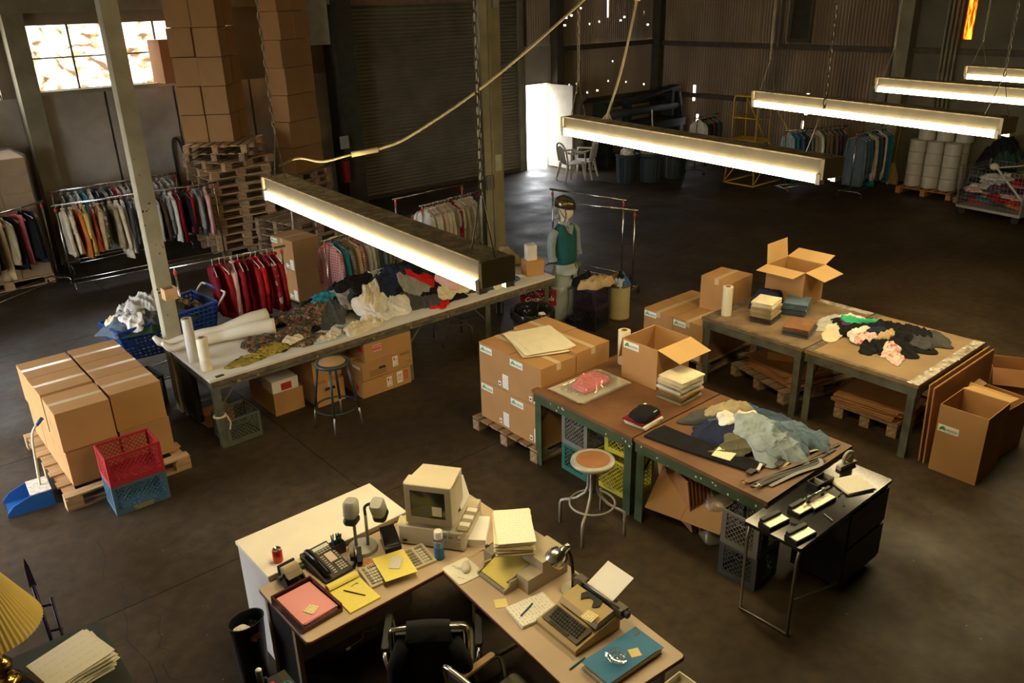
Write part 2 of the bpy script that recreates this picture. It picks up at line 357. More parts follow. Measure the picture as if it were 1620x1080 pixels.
# ---------------------------------------------------------------- walls
conc = mat('grey concrete wall', (.36, .325, .27), .9, var=.28, scale=1.6, bump=.15, bscale=25, detail=8)
conc_up = mat('painted upper wall', (.20, .165, .115), .9, var=.2, scale=1.2)
rust = mat('rusty corrugated sheet', (.30, .225, .15), .5, .35, var=.3, scale=1.3, stretch=(1, 1, .35), detail=8)
girt_m = mat('dark steel girt', (.10, .08, .055), .7, .2, var=.2)
beam_m = mat('painted beam', (.26, .23, .15), .75, var=.2, scale=3)
post_m = mat('chipped post paint', (.37, .335, .23), .7, var=.16, scale=4, bump=.12, detail=8)
dark_m = mat('dark board', (.05, .045, .03), .8, var=.2)
YB, XR = 15.8, 18.8
def corrugated(name, parent, axis, p0, p1, z0, z1, at, holes=(), pitch=.078, amp=.021):
    """corrugated steel sheet along X (axis 0, at y) or Y (axis 1, at x); holes: (u0,u1,z0,z1) cut out"""
    mb = MB(); n = int(round((p1 - p0) / pitch)) * 4
    us = [p0 + (p1 - p0) * k / n for k in range(n + 1)]
    off = [amp * math.sin(2 * PI * (u - p0) / pitch) for u in us]
    for k in range(n):
        um = (us[k] + us[k + 1]) / 2; gaps = sorted((max(h[2], z0), min(h[3], z1)) for h in holes if h[0] <= um <= h[1] and h[3] > z0 and h[2] < z1)
        z = z0; segs = []
        for ga, gb in gaps:
            if ga > z: segs.append((z, ga))
            z = max(z, gb)
        if z < z1: segs.append((z, z1))
        for a, b in segs:
            q = [(us[k], at + off[k]), (us[k + 1], at + off[k + 1])] if axis == 0 else [(at + off[k], us[k]), (at + off[k + 1], us[k + 1])]
            mb.add([(*q[0], a), (*q[1], a), (*q[1], b), (*q[0], b)], [(0, 1, 2, 3)])
    return mb.build(name, rust, parent, smooth=True, fix=False)
def wall_empty(name):
    o = bpy.data.objects.new(name, None); COL.objects.link(o); return struct(o)
wb_ = wall_empty('wall_back')
# concrete tilt panels below the high window
for a, b in ((-6, -1.9), (-1.88, 1.0), (1.02, 2.95), (3.2, 4.28), (4.30, 5.46), (5.48, 6.9), (6.92, 8.9)):
    MB().box(a, YB, 0, b - .02, YB + .2, 2.74).build('concrete_panel', conc, wb_)
MB().box(-6, YB + .12, 0, 8.95, YB + .25, 2.74).build('joint_light_block', dark_m, wb_)  # dark sheet added behind the panels to block daylight at their joints
MB().box(3.2, YB - .03, 2.74, 6.7, YB + .2, 2.81).build('sill', beam_m, wb_)
MB().box(6.7, YB, 2.74, 9.05, YB + .2, 7.6).build('upper_panel', conc_up, wb_)
MB().box(-6, YB, 3.84, 6.7, YB + .2, 7.6).build('upper_panel', conc_up, wb_)
MB().box(2.72, YB, 2.74, 3.22, YB + .2, 3.84).build('upper_panel', conc_up, wb_)
MB().box(-6, YB, 2.74, .2, YB + .2, 3.84).build('upper_panel', conc_up, wb_)
# windows
pane_m = clear('dusty window glass', (.96, .95, .93), .05, .2)
def window(name, x0, x1, z0, z1, cols, rows):
    o = wall_empty(name); fr = MB(); w_, h_ = (x1 - x0) / cols, (z1 - z0) / rows
    for c in range(cols + 1): fr.box(x0 + c * w_ - .014, YB + .05, z0, x0 + c * w_ + .014, YB + .1, z1)
    for r in range(rows + 1): fr.box(x0, YB + .052, z0 + r * h_ - .012, x1, YB + .098, z0 + r * h_ + .012)
    fr.build('window_frame', girt_m, o)
    pm = MB().box(.012, 0, .012, w_ - .012, .005, h_ - .012).mesh('pane', pane_m)
    for c in range(cols):
        for r in range(rows): place(pm, 'pane', o, (x0 + c * w_, YB + .07, z0 + r * h_))
window('window_1', 3.22, 6.7, 2.81, 3.84, 5, 2)
window('window_2', .2, 2.72, 2.3, 2.8, 3, 1)
# roller door
rd = wall_empty('door_1'); slat_m = mat('roller door steel', (.27, .235, .16), .5, .35, var=.15, scale=2)
sl = MB(); z = 0.06; pr = []
while z < 4.0:
    pr += [(.0, z), (-.022, z + .022), (-.022, z + .045), (0, z + .067), (.004, z + .072)]; z += .076
sl.loft([[(9.12, YB + .02 + y, zz), (13.74, YB + .02 + y, zz)] for y, zz in pr], closed=False)
sl.build('slat_curtain', slat_m, rd, smooth=40, fix=False); stuff(rd.children[0])
MB().box(9.12, YB - .03, 0, 13.74, YB + .03, .07).build('bottom_bar', girt_m, rd)
for x in (9.0, 13.72): MB().box(x, YB - .06, 0, x + .14, YB + .04, 4.2).build('guide_rail', beam_m, rd)
MB().box(8.9, YB - .1, 3.98, 13.9, YB + .2, 4.5).build('header', mat('brown door header', (.30, .20, .12), .8, var=.15), rd)
MB().box(13.86, YB - .08, 0, 13.90, YB - .02, 2.95).build('jamb', beam_m, rd)
# back wall right of the roller door: corrugated sheets with holes, slots and rust gaps
hol = []
for (x, z_) in [(15.81, 3.76), (15.5, 3.6), (15.26, 3.38), (15.33, 3.55), (16.15, 3.38), (16.5, 3.42), (17.3, 3.42), (17.45, 3.5), (18.2, 3.6), (18.4, 3.28), (18.6, 3.4), (17.05, 2.42), (17.6, 1.85), (18.35, 1.73), (15.45, 1.95), (15.7, 1.95), (15.45, 1.72), (15.7, 1.72), (16.1, 1.7), (16.5, 1.72), (16.9, 1.93), (18.1, 3.95), (14.75, 4.1), (16.45, 4.4), (17.9, 4.5)]:
    hol.append((x - .018, x + .018, z_ - .018, z_ + .018))
hol.append((16.76, 16.82, 3.52, 4.5))
door_h = (13.9, 14.72, -1, 2.08)
corrugated('corrugated_sheet', wb_, 0, 13.9, 16.3, 0, 2.98, YB, [*hol, (13.9, 14.72, -1, 2.93)])
corrugated('corrugated_sheet', wb_, 0, 16.22, 18.8, 0, 2.98, YB + .004, hol)
corrugated('corrugated_sheet', wb_, 0, 13.9, 16.4, 2.95, 7.6, YB - .02, hol)
corrugated('corrugated_sheet', wb_, 0, 16.32, 18.8, 2.95, 7.6, YB - .024, hol)
MB().box(13.74, YB - .04, 2.93, 13.98, YB + .03, 7.6).build('corner_board', girt_m, wb_)
MB().box(8.9, YB + .05, 4.4, 13.95, YB + .2, 7.6).build('upper_panel', conc_up, wb_)
# walk-in door
d2 = wall_empty('door_2'); door_w = mat('cream door paint', (.62, .57, .47), .6, var=.08)
MB().box(13.92, YB - .06, 2.08, 15.05, YB - .03, 2.95).build('header_panel', mat('grey plywood panel', (.42, .37, .29), .8, var=.12, scale=2), d2)
MB().box(14.70, YB - .08, 0, 14.76, YB + .05, 2.10).box(13.9, YB - .08, 2.06, 14.76, YB + .05, 2.10).build('door_frame', beam_m, d2)
lf = MB().box(14.66, YB - .92, .02, 14.70, YB - .07, 2.04).build('door_leaf', door_w, d2)
MB().cyl((14.66, YB - .84, 1.0), (14.60, YB - .84, 1.0), .03).build('door_handle', steel, lf)
# girts and columns
wr = wall_empty('wall_right')
for z_ in (2.84, 1.5, 4.3): MB().box(14.76, YB - .1, z_ - .06, 18.8, YB - .02, z_ + .06).build('girt', girt_m, wb_)
for z_ in (2.80, 1.5, 4.3): MB().box(XR - .1, 8.8, z_ - .06, XR - .02, YB, z_ + .06).build('girt', girt_m, wr)
for x in (14.85, 18.68): MB().box(x - .1, YB - .3, 0, x + .1, YB - .03, 7.6).build('column', girt_m, wb_)
MB().box(2.92, YB - .35, 0, 3.22, YB + .1, 7.6).build('column', beam_m, wb_)
MB().box(8.55, YB - .5, 0, 8.98, YB + .1, 7.6).build('column', dark_m, wb_)
hr = [(14.35, 14.42, 1.35, 1.75), (14.2, 14.26, .55, 1.0), (11.0, 11.05, 1.25, 1.75), (11.05, 11.08, .9, 1.1), (13.4, 13.43, 1.52, 1.56)]
op = (11.17, 11.62, 2.97, 5.2)
corrugated('corrugated_sheet', wr, 1, 12.42, 15.8, 0, 2.98, XR, hr)
corrugated('corrugated_sheet', wr, 1, 8.8, 12.5, 0, 2.98, XR + .004, hr)
corrugated('corrugated_sheet', wr, 1, 12.42, 15.8, 2.92, 7.6, XR - .02, hr)
corrugated('corrugated_sheet', wr, 1, 8.8, 12.5, 2.92, 7.6, XR - .024, [op])
MB().box(XR, 11.1, 2.9, XR + .3, 11.7, 5.3).build('dark_infill', dark_m, wr)  # solid dark block fills the opening, standing for its shaded inside
MB().box(XR - .05, 11.62, 2.95, XR - .01, 11.7, 5.2).box(XR - .05, 11.09, 2.95, XR - .01, 11.17, 5.2).box(XR - .05, 11.09, 2.9, XR - .01, 11.7, 2.97).build('opening_frame', girt_m, wr)
flat = mat('olive painted board', (.15, .135, .085), .8, var=.2, scale=1.2)
st = (7.50, 7.68, 3.04, 5.0)
fb = MB().box(XR, -4, 0, XR + .1, 8.8, 3.04).box(XR, -4, 3.04, XR + .1, 7.50, 7.6).box(XR, 7.68, 3.04, XR + .1, 8.8, 7.6).box(XR, 7.5, 5., XR + .1, 7.68, 7.6)
fb.build('board_panel', flat, wr)
amber, N, L, B = newmat('amber fibreglass'); N.remove(B)
tr = N.new('ShaderNodeBsdfTranslucent'); t2 = N.new('ShaderNodeBsdfTransparent'); nn = N.new('ShaderNodeTexNoise'); nn.inputs['Scale'].default_value = 9; tc = N.new('ShaderNodeTexCoord')
mp = N.new('ShaderNodeMapping'); mp.inputs['Scale'].default_value = (1, 3, .5); L.new(tc.outputs['Object'], mp.inputs[0]); L.new(mp.outputs[0], nn.inputs[0])
cr = N.new('ShaderNodeValToRGB'); cr.color_ramp.elements[0].color = (.25, .05, .005, 1); cr.color_ramp.elements[1].color = (.9, .38, .09, 1); cr.color_ramp.elements[0].position = .4; cr.color_ramp.elements[1].position = .6
L.new(nn.outputs[0], cr.inputs[0]); L.new(cr.outputs[0], tr.inputs[0]); L.new(cr.outputs[0], t2.inputs[0]); mx = N.new('ShaderNodeMixShader'); mx.inputs[0].default_value = .35
L.new(tr.outputs[0], mx.inputs[1]); L.new(t2.outputs[0], mx.inputs[2]); L.new(mx.outputs[0], N['Material Output'].inputs[0])
w3 = wall_empty('window_3'); MB().box(XR + .03, 7.5, 3.04, XR + .04, 7.68, 5.).build('pane', amber, w3)
MB().box(XR - .3, 8.62, 0, XR - .02, 8.92, 7.6).build('column', beam_m, wr)
for k in range(4): MB().cyl((XR - .12, 7.72 + .09 * k, 0), (XR - .12, 7.72 + .09 * k, 7.6), .028, n=8).build('pipe', beam_m, wr, True)
MB().cyl((XR - .2, 9.0, 1.2), (XR - .2, 9.0, 7.6), .02).build('conduit', dull_steel, wr, True)
MB().cyl((XR - .2, 11.85, 2.8), (XR - .2, 11.85, 7.6), .04).build('pipe', beam_m, wr, True)
for y in (4.2, 1.0): MB().box(XR - .3, y, 0, XR - .02, y + .25, 7.6).build('column', beam_m, wr)
MB().box(XR - .1, -4, 2.74, XR - .0, 8.7, 2.86).build('girt', girt_m, wr)
# the sides behind and beside the camera, with an open bay on the left that lets the daylight in
wl = wall_empty('wall_left')
MB().box(-1.8, -4, 0, -1.6, 6.6, 7.6).box(-1.8, 10.2, 0, -1.6, 16, 7.6).box(-1.8, 6.6, 2.9, -1.6, 10.2, 7.6).build('wall_panel', conc, wl)
struct(MB().box(-6.2, -4.2, 0, 19.2, -4, 7.6).build('wall_front', conc_up))
ce = struct(MB().box(-6.2, -4.2, 7.6, 19.2, 16.1, 7.7).build('ceiling', dark_m))
for y in (10.5,):
    MB().box(-6, y - .1, 5.6, 18.8, y + .1, 6.0).build('beam', beam_m, ce)
MB().box(-6, YB - .45, 4.02, 8.9, YB - .05, 4.28).build('beam', beam_m, wb_)
for y in (-1, 2.5, 6, 13.2): MB().box(-6, y - .08, 6.9, 18.8, y + .08, 7.6).build('beam', beam_m, ce)

# posts standing in the hall
t = struct(MB().box(2.40, 8.46, 0, 2.425, 8.60, 7.6).box(2.425, 8.52, 0, 2.53, 8.54, 7.6).box(2.53, 8.46, 0, 2.555, 8.60, 7.6).box(2.40, 8.45, 0, 2.555, 8.468, 7.6).build('column_left', post_m))
wbx = tag(MB().box(2.43, 8.33, 1.31, 2.56, 8.448, 1.325).box(2.43, 8.33, 1.325, 2.56, 8.34, 1.43).box(2.43, 8.34, 1.325, 2.44, 8.448, 1.43).box(2.55, 8.34, 1.325, 2.56, 8.448, 1.43).build('wood_box', mat('raw pine', (.55, .34, .17), .8, var=.2, scale=8)), 'small open wooden box fixed to the left steel post', 'box')
chip = MB(); rng = random.Random(8)
for k in range(16):
    x, z_ = rng.uniform(2.39, 2.54), rng.uniform(.9, 2.8); s_ = rng.uniform(.006, .022)
    chip.box(x, 8.447, z_, x + s_, 8.449, z_ + s_ * rng.uniform(.5, 1.6))
stuff(chip.build('paint_chip', dark_m, t))
t = struct(MB().box(7.58, 9.30, 0, 7.76, 9.50, 7.6).build('column_centre', mat('olive post paint', (.28, .235, .12), .7, var=.2, scale=4, bump=.12)))
MB().box(7.42, 9.34, 0, 7.57, 9.46, 7.6).build('flange', post_m, t)
for dx, r in ((7.40, .014), (7.36, .018)): MB().cyl((dx, 9.31, 0), (dx, 9.31, 7.6), r).build('conduit', dull_steel, t, True)
MB().box(7.44, 9.29, 1.5, 7.55, 9.34, 1.7).build('switch_box', dull_steel, t)
MB().box(7.61, 9.285, 1.75, 7.71, 9.299, 1.98).build('sticker', mat('pale sticker', (.55, .5, .34), .7), t)
MB().box(7.62, 9.26, 3.95, 7.72, 9.30, 4.1).build('junction_box', dull_steel, t)
c = tag(link_chain(1.55, 6.5, 7.28, 9.28).build('pull_chain', chain_m, fix=False), 'long hanging pull chain beside the centre post', 'chain')
# ---------------------------------------------------------------- work tables
grey_paint = mat('grey green table paint', (.11, .11, .08), .55, .1, var=.35, scale=7, bump=.1, detail=8)
green_paint = mat('dark green table paint', (.05, .075, .03), .5, .1, var=.25, scale=7, detail=8)
top_white = mat('white paper covering', (.70, .655, .57), .7, var=.06, scale=5, bump=.1)
wood_red = mat('worn red brown table board', (.145, .066, .026), .45, var=.3, scale=3.5, spec=.4, detail=8)
wood_tan = mat('tan fibre board', (.28, .18, .08), .55, var=.2, scale=3.5, detail=8)
grime = mat('dirty taped table edge', (.20, .15, .10), .6, var=.7, scale=16, c2=(.07, .05, .033), detail=8)
silver_tape = mat('peeling silver tape', (.60, .55, .45), .5, .1, var=.6, scale=14, c2=(.16, .11, .07), detail=8)
def table(name, label, x0, y0, x1, y1, z, topm, legm, legs, thick=.03, apron=.09, leg=.07):
    """worktable standing on the floor: legs = corner points"""
    cx, cy = (x0 + x1) / 2, (y0 + y1) / 2
    t = thing(name, label, 'table', (cx, cy, 0))
    a, b = (x1 - x0) / 2, (y1 - y0) / 2
    MB().box(-a, -b, z - thick, a, b, z).build('tabletop', topm, t)
    za, zb = z - thick - apron, z - thick
    for q in ((-a + .01, -b + .01, a - .01, -b + .035), (-a + .01, b - .035, a - .01, b - .01), (-a + .01, -b + .035, -a + .035, b - .035), (a - .035, -b + .035, a - .01, b - .035)):
        MB().box(q[0], q[1], za, q[2], q[3], zb).build('apron', legm, t)
    for x, y in legs:
        lx, ly = x - cx, y - cy; sx = 1 if lx < 0 else -1; sy = 1 if ly < 0 else -1
        # angle iron leg
        p = [(lx, ly), (lx + sx * leg, ly), (lx + sx * leg, ly + sy * .012), (lx + sx * .012, ly + sy * .012), (lx + sx * .012, ly + sy * leg), (lx, ly + sy * leg)]
        if sx * sy < 0: p = p[::-1]
        MB().prism(p, 0, zb).build('leg', legm, t)
        MB().cyl((lx + sx * .03, ly + sy * .03, zb - .32), (lx + sx * .32, ly + sy * .03, zb - .01), .01, n=6).build('brace', legm, t)
    return t
T1 = table('work_table', 'long grey steel work table under white paper, heaped with clothes', 2.40, 7.36, 6.95, 8.40, .76, top_white, grey_paint,
           [(2.42, 7.38), (4.66, 7.40), (6.86, 7.38), (2.42, 8.38), (4.66, 8.36), (6.86, 8.38), (5.90, 7.40)])
MB().box(-2.27, -.535, .69, 2.26, -.52, .735).build('edge_strip', grime, T1)
sp = MB(); rng = random.Random(3)
for k in range(26):
    x = rng.uniform(-2.2, 2.2); s_ = rng.uniform(.01, .035); sp.box(x, -.523, rng.uniform(.645, .70), x + s_, -.515, .70 + rng.uniform(0, .01))
stuff(sp.build('paint_chip', mat('yellow chipped paint', (.42, .31, .12), .7), T1))
MB().ring((-2.225, -.475, .35), .055, .012, 12, 6).build('rope_tie', mat('cream rope', (.6, .52, .34), .9), T1)
MB().tube([(-2.17, -.52, .35), (-2.15, -.535, .27), (-2.165, -.53, .2)], .009, 5).build('rope_end', MATS['cream rope'], T1)
MB().box(-2.2, -.50, .761, -2.12, -.46, .768).build('black_tag', black, T1)
MB().box(-2.26, .1, .05, -2.2, .42, .62).build('end_grille', black, T1)
for nm, lb, y0, y1, tm in (('work_table', 'worn grey table, near half with a tan board top and a taped silver edge', 2.74, 3.88, wood_tan),
                           ('work_table', 'worn grey table, far half carrying folded trousers and a film roll', 3.90, 5.14, mat('grimy brown board', (.22, .145, .08), .55, var=.35, scale=5, detail=8))):
    t = table(nm, lb, 7.08, y0, 8.52, y1, .77, tm, grey_paint, [(7.10, y0 + .02), (7.10, y1 - .04), (8.50, y0 + .02), (8.50, y1 - .04)])
    a, b = .72, (y1 - y0) / 2
    MB().box(-a, -b, .7705, -a + .05, b, .774).build('worn_edge', grime, t)
    if tm is wood_tan:
        MB().box(-a, -b, .7705, a, -b + .10, .775).build('taped_edge', silver_tape, t)
        MB().box(-a, b - .07, .7705, a, b, .775).build('worn_edge', grime, t)
        pc = MB()
        for k in range(30):
            x = rng.uniform(-a, a); pc.cbox((x, -b + rng.uniform(.0, .09), .777), (rng.uniform(.01, .05), rng.uniform(.01, .03), .002), (0, 0, rng.uniform(0, 3)))
        stuff(pc.build('paint_flake', mat('white flaking paint', (.66, .62, .52), .6, var=.1), t))
    else:
        MB().box(-a, b - .12, .7705, a, b, .775).build('worn_edge', grime, t)
        MB().box(a - .1, -b, .7705, a, b, .775).build('worn_edge', silver_tape, t)
for lb, y0, y1 in (('green work bench with a red brown top, half with the pressed black trousers', 2.60, 3.845), ('green work bench with a red brown top, half holding the bagged pink garment', 3.86, 5.08)):
    t = table('work_bench', lb, 4.50, y0, 5.66, y1, .775, wood_red, green_paint, [(4.52, y0 + .02), (4.52, y1 - .02), (5.64, y0 + .02), (5.64, y1 - .02)], leg=.08)
    b = (y1 - y0) / 2
    fl_ = MB()
    for k in range(10):
        y = rng.uniform(-b, b); s_ = rng.uniform(.006, .02); z_ = .66 + rng.uniform(0, .06); fl_.box(-.571, y, z_, -.569, y + s_, z_ + rng.uniform(.005, .02))
    stuff(fl_.build('paint_chip', MATS['white flaking paint'], t))

# black metal table with a drop cabinet
t = thing('side_table', 'glossy black metal table with thin tubular legs, stapler parts on it', 'table', (4.85, 2.39, 0))
MB().rbox(-.62, -.22, .72, .62, .22, .745, .02).build('tabletop', blackgloss, t)
MB().box(.05, -.2, .06, .6, .2, .72).build('cabinet', mat('black cabinet steel', (.015, .014, .012), .5, var=.2), t)
for k in range(2): MB().box(.06, -.215, .1 + .31 * k, .59, -.2, .38 + .31 * k).build('drawer', MATS['black cabinet steel'], t)
MB().tube([(-.50, -.19, .72), (-.58, -.19, .70), (-.60, -.19, .62), (-.60, -.19, .015), (-.60, .19, .015), (-.60, .19, .62), (-.58, .19, .70), (-.50, .19, .72)], .012, 8).build('leg_frame', dull_steel, t, True)
MB().cyl((-.60, -.19, .3), (.05, -.19, .1), .008).build('stay', dull_steel, t, True)

# ---------------------------------------------------------------- stools
def stool_round(label, loc, h, dark):
    t = thing('stool', label, 'stool', loc)
    fm = mat('dark blue stool paint', (.035, .05, .055), .4, .3, var=.2) if dark else mat('grey stool paint', (.38, .36, .30), .45, .3, var=.1)
    sm = mat('tan hardboard seat', (.40, .23, .095), .5, var=.12, scale=8) if dark else mat('red brown hardboard seat', (.27, .115, .042), .5, var=.15, scale=8)
    MB().lathe([(0, h - .004), (.135, h - .004), (.137, h + .003), (.13, h + .006), (0, h + .006)], 28).build('seat', sm, t, 30)
    if dark:
        MB().lathe([(.13, h - .03), (.168, h - .03), (.176, h - .012), (.168, h + .004), (.140, h + .006), (.136, h - .004)], 28, cap=False).build('seat_rim', fm, t, 60)
        for k in range(4):
            a = R_(45 + 90 * k + 8); c_, s_ = math.cos(a), math.sin(a)
            MB().tube([(c_ * .145, s_ * .145, h - .02), (c_ * .225, s_ * .225, .22)], .014, 8).build('leg', fm, t, True)
            MB().cyl((c_ * .222, s_ * .222, .25), (c_ * .245, s_ * .245, 0), .011).build('leg_extension', dull_steel, t, True)
        MB().ring((0, 0, .25), .215, .010, 28, 6).build('foot_ring', fm, t, True)
    else:
        MB().lathe([(.13, h - .035), (.17, h - .035), (.182, h - .02), (.176, h), (.150, h + .008), (.138, h + .004)], 30, cap=False).build('seat_rim', fm, t, 60)
        for k in range(4):
            a = R_(90 * k + 28); c_, s_ = math.cos(a), math.sin(a)
            MB().tube([(c_ * q, s_ * q, z) for q, z in ((.035, h - .03), (.036, .5), (.038, .40), (.06, .34), (.13, .275), (.19, .245), (.235, .235), (.265, .22), (.275, .19), (.277, .0))], .0135, 8).build('leg', fm, t, True)
        MB().cyl((0, 0, .36), (0, 0, h - .02), .026, n=12).build('screw_post', dull_steel, t, True)
        MB().ring((0, 0, .255), .185, .010, 32, 6).build('foot_ring', fm, t, True)
    rv = MB()
    for k in range(4):
        a = R_(45 + 90 * k); rv.lathe([(0, h + .005), (.006, h + .007), (0, h + .01)], 6, (.12 * math.cos(a), .12 * math.sin(a), 0))
    rv.build('rivet', dull_steel, t)
    return t
stool_round('tall dark stool with a tan seat standing before the boxes under the long table', (3.50, 6.98, 0), .745, True)
stool_round('grey swivel stool with a red brown seat by the green bench', (4.16, 3.97, 0), .66, False)
s3 = stool_round('dark swivel stool with a brown seat under the far end of the long table', (5.78, 8.05, 0), .55, False)
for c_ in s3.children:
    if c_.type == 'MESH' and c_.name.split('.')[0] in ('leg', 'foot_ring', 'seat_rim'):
        c_.data.materials[0] = mat('darker stool steel', (.14, .12, .09), .5, .6, var=.2)  # frame recoloured darker than the other swivel stool

# ---------------------------------------------------------------- cartons
logo_g = mat('green print', (.16, .46, .18), .7, var=.25, scale=60); logo_b = mat('blue green print', (.10, .30, .27), .7)
sticker_w = mat('white sticker', (.82, .80, .72), .6, var=.03)
ship_lbl = printed('shipping label print', (.84, .82, .74), (.12, .11, .1), 60, 3, 55, .45, .8)
ink = mat('black print', (.03, .03, .03), .7); red_ink = mat('red print', (.55, .035, .025), .7)
def closed_carton(label, w, d, h, loc, rz=0., m=None, tape='y', group=None, name='carton', cat='box', flaps=True):
    """box w (x) by d (y) by h; tape: direction of the top seam"""
    m = m or card
    o = MB()
    if flaps:
        g = .003; x, y = w / 2, d / 2; t = .006
        o.box(-x, -y, 0, x, y, h - t)
        if tape == 'x': o.box(-x, -y, h - t, x, -g, h).box(-x, g, h - t, x, y, h)
        else: o.box(-x, -y, h - t, -g, y, h).box(g, -y, h - t, x, y, h)
    else: o.box(-w / 2, -d / 2, 0, w / 2, d / 2, h)
    o = tag(o.build(name, m, loc=loc, rot=(0, 0, rz)), label, cat, group)
    if flaps:
        if tape == 'x': MB().box(-w / 2 - .0012, -.028, h, w / 2 + .0012, .028, h + .0012).box(-w / 2 - .0012, -.028, h - .07, -w / 2, .028, h).box(w / 2, -.028, h - .07, w / 2 + .0012, .028, h).build('tape', tape_m, o)
        else: MB().box(-.028, -d / 2 - .0012, h, .028, d / 2 + .0012, h + .0012).box(-.028, -d / 2 - .0012, h - .07, .028, -d / 2, h).build('tape', tape_m, o)
    return o
def logo(o, face, u, v, sc=1.):
    """green leafy logo sticker at offset u,v on a face: '-x' or '-y'"""
    W, H = .18 * sc, .068 * sc
    T = Matrix.Translation(u) @ (Matrix.Rotation(-PI / 2, 4, 'Z') if face == '-x' else Matrix.Identity(4)) @ Matrix.Rotation(v, 4, 'Y')
    st = MB(T); st.box(-W / 2, -.0012, -H / 2, W / 2, 0, H / 2); s = st.build('logo_sticker', sticker_w, o)
    lf = MB(T); y = -.0018
    for dx, dz, r in ((-.33, -.05, .20), (-.25, .12, .22), (-.17, -.1, .2), (-.38, -.2, .14)):
        p = [(W * dx + H * r * math.cos(a) * 1.2, y, H * dz + H * r * math.sin(a)) for a in [2 * PI * k / 9 for k in range(9)]]
        lf.add(p, [tuple(range(9))])
    lf.build('leaf_logo', logo_g, s, fix=False)
    tx = MB(T)
    for k in range(9):
        x = W * (-.06 + .058 * k); tx.add([(x, y, -H * .16), (x + W * .042, y, -H * .16), (x + W * .042, y, H * (.02 + .07 * (k % 2))), (x, y, H * (.02 + .07 * (k % 2)))], [(0, 1, 2, 3)])
    tx.add([(-W * .06, y, -H * .30), (W * .44, y, -H * .30), (W * .44, y, -H * .24), (-W * .06, y, -H * .24)], [(0, 1, 2, 3)])
    tx.build('logo_lettering', logo_b, s, fix=False)
def shipping(o, face, u, w=.085, h=.15):
    T = Matrix.Translation(u) @ (Matrix.Rotation(-PI / 2, 4, 'Z') if face == '-x' else Matrix.Identity(4))
    s = MB().box(-w / 2, -h / 2, 0, w / 2, h / 2, .0012).build('shipping_label', ship_lbl, o)
    s.matrix_local = T @ Matrix.Rotation(PI / 2, 4, 'X')
    T2 = T @ Matrix.Translation((-.085, 0, -.04)); MB(T2).box(-.02, -.001, -.025, .02, 0, .025).build('barcode_label', sticker_w, o)
    MB(T2).box(-.012, -.0016, -.012, .012, -.001, .006).build('barcode', ink, o)
def open_carton(label, w, d, h, loc, rz, flaps, m=None, group=None, depth_cut=None):
    """open box: flaps = dict side -> angle from horizontal outward (deg); sides -x +x -y +y"""
    m = m or card; th = .006
    t = thing('open_carton', label, 'box', loc, rz, group); x, y = w / 2, d / 2
    MB().box(-x, -y, 0, x, y, th).build('bottom', m, t)
    for nm, q in (('-x', (-x, -y, -x + th, y)), ('+x', (x - th, -y, x, y)), ('-y', (-x + th, -y, x - th, -y + th)), ('+y', (-x + th, y - th, x - th, y))):
        MB().box(q[0], q[1], th, q[2], q[3], h).build('side', m, t)
    for sd, (ang, L) in flaps.items():
        a = R_(ang); b = MB()
        ln = d if sd[1] == 'x' else w
        dx, dz = math.cos(a) * L, math.sin(a) * L; e = .012; tx, tz = -math.sin(a) * .005, math.cos(a) * .005
        b.add([(0, -ln / 2, 0), (0, ln / 2, 0), (dx, ln / 2 - e, dz), (dx, -ln / 2 + e, dz), (tx, -ln / 2, tz), (tx, ln / 2, tz), (dx + tx, ln / 2 - e, dz + tz), (dx + tx, -ln / 2 + e, dz + tz)],
              [(3, 2, 1, 0), (4, 5, 6, 7), (0, 1, 5, 4), (1, 2, 6, 5), (2, 3, 7, 6), (3, 0, 4, 7)])
        rz_ = {'+x': 0, '+y': PI / 2, '-x': PI, '-y': -PI / 2}[sd]; off = {'+x': (x, 0), '-x': (-x, 0), '+y': (0, y), '-y': (0, -y)}[sd]
        b.build('flap', card_in if m is card else m, t, loc=(off[0], off[1], h), rot=(0, 0, rz_))
    return t

# ---------------------------------------------------------------- pallets
PM = {}
def pallet(label, loc, rz=0., L=1.12, W=1.0, m=None, group=None, name='pallet'):
    m = m or woodp; t = thing(name, label, 'pallet', loc, rz, group)
    k = (L, W, m.name)
    if k not in PM:
        PM[k] = (MB().box(-W / 2, -.05, 0, W / 2, .05, .019).mesh('board', m), MB().box(-W / 2, -.045, -.045, W / 2, .045, .045).mesh('runner', m),
                 MB().box(-.07, -.05, -.045, .07, .05, .045).mesh('block', m))
    bd, rn, bl = PM[k]; n = 7
    # boards run along local x, blocks carry them
    for i in range(n): place(bd, 'board', t, (0, -L / 2 + .05 + i * (L - .1) / (n - 1), .121), (0, 0, 0))
    for i in range(3): place(bd, 'board', t, (0, (i - 1) * (L / 2 - .05), 0))
    for i in range(3):
        for j in range(3): place(bl, 'block', t, ((j - 1) * (W / 2 - .07), (i - 1) * (L / 2 - .05), .065))
    st_ = MB().box(-.05, -L / 2, .11, .05, L / 2, .121)
    for j in range(3): place(PM.setdefault((k, 's'), st_.mesh('stringer', m)), 'stringer', t, ((j - 1) * (W / 2 - .07), 0, 0))
    return t
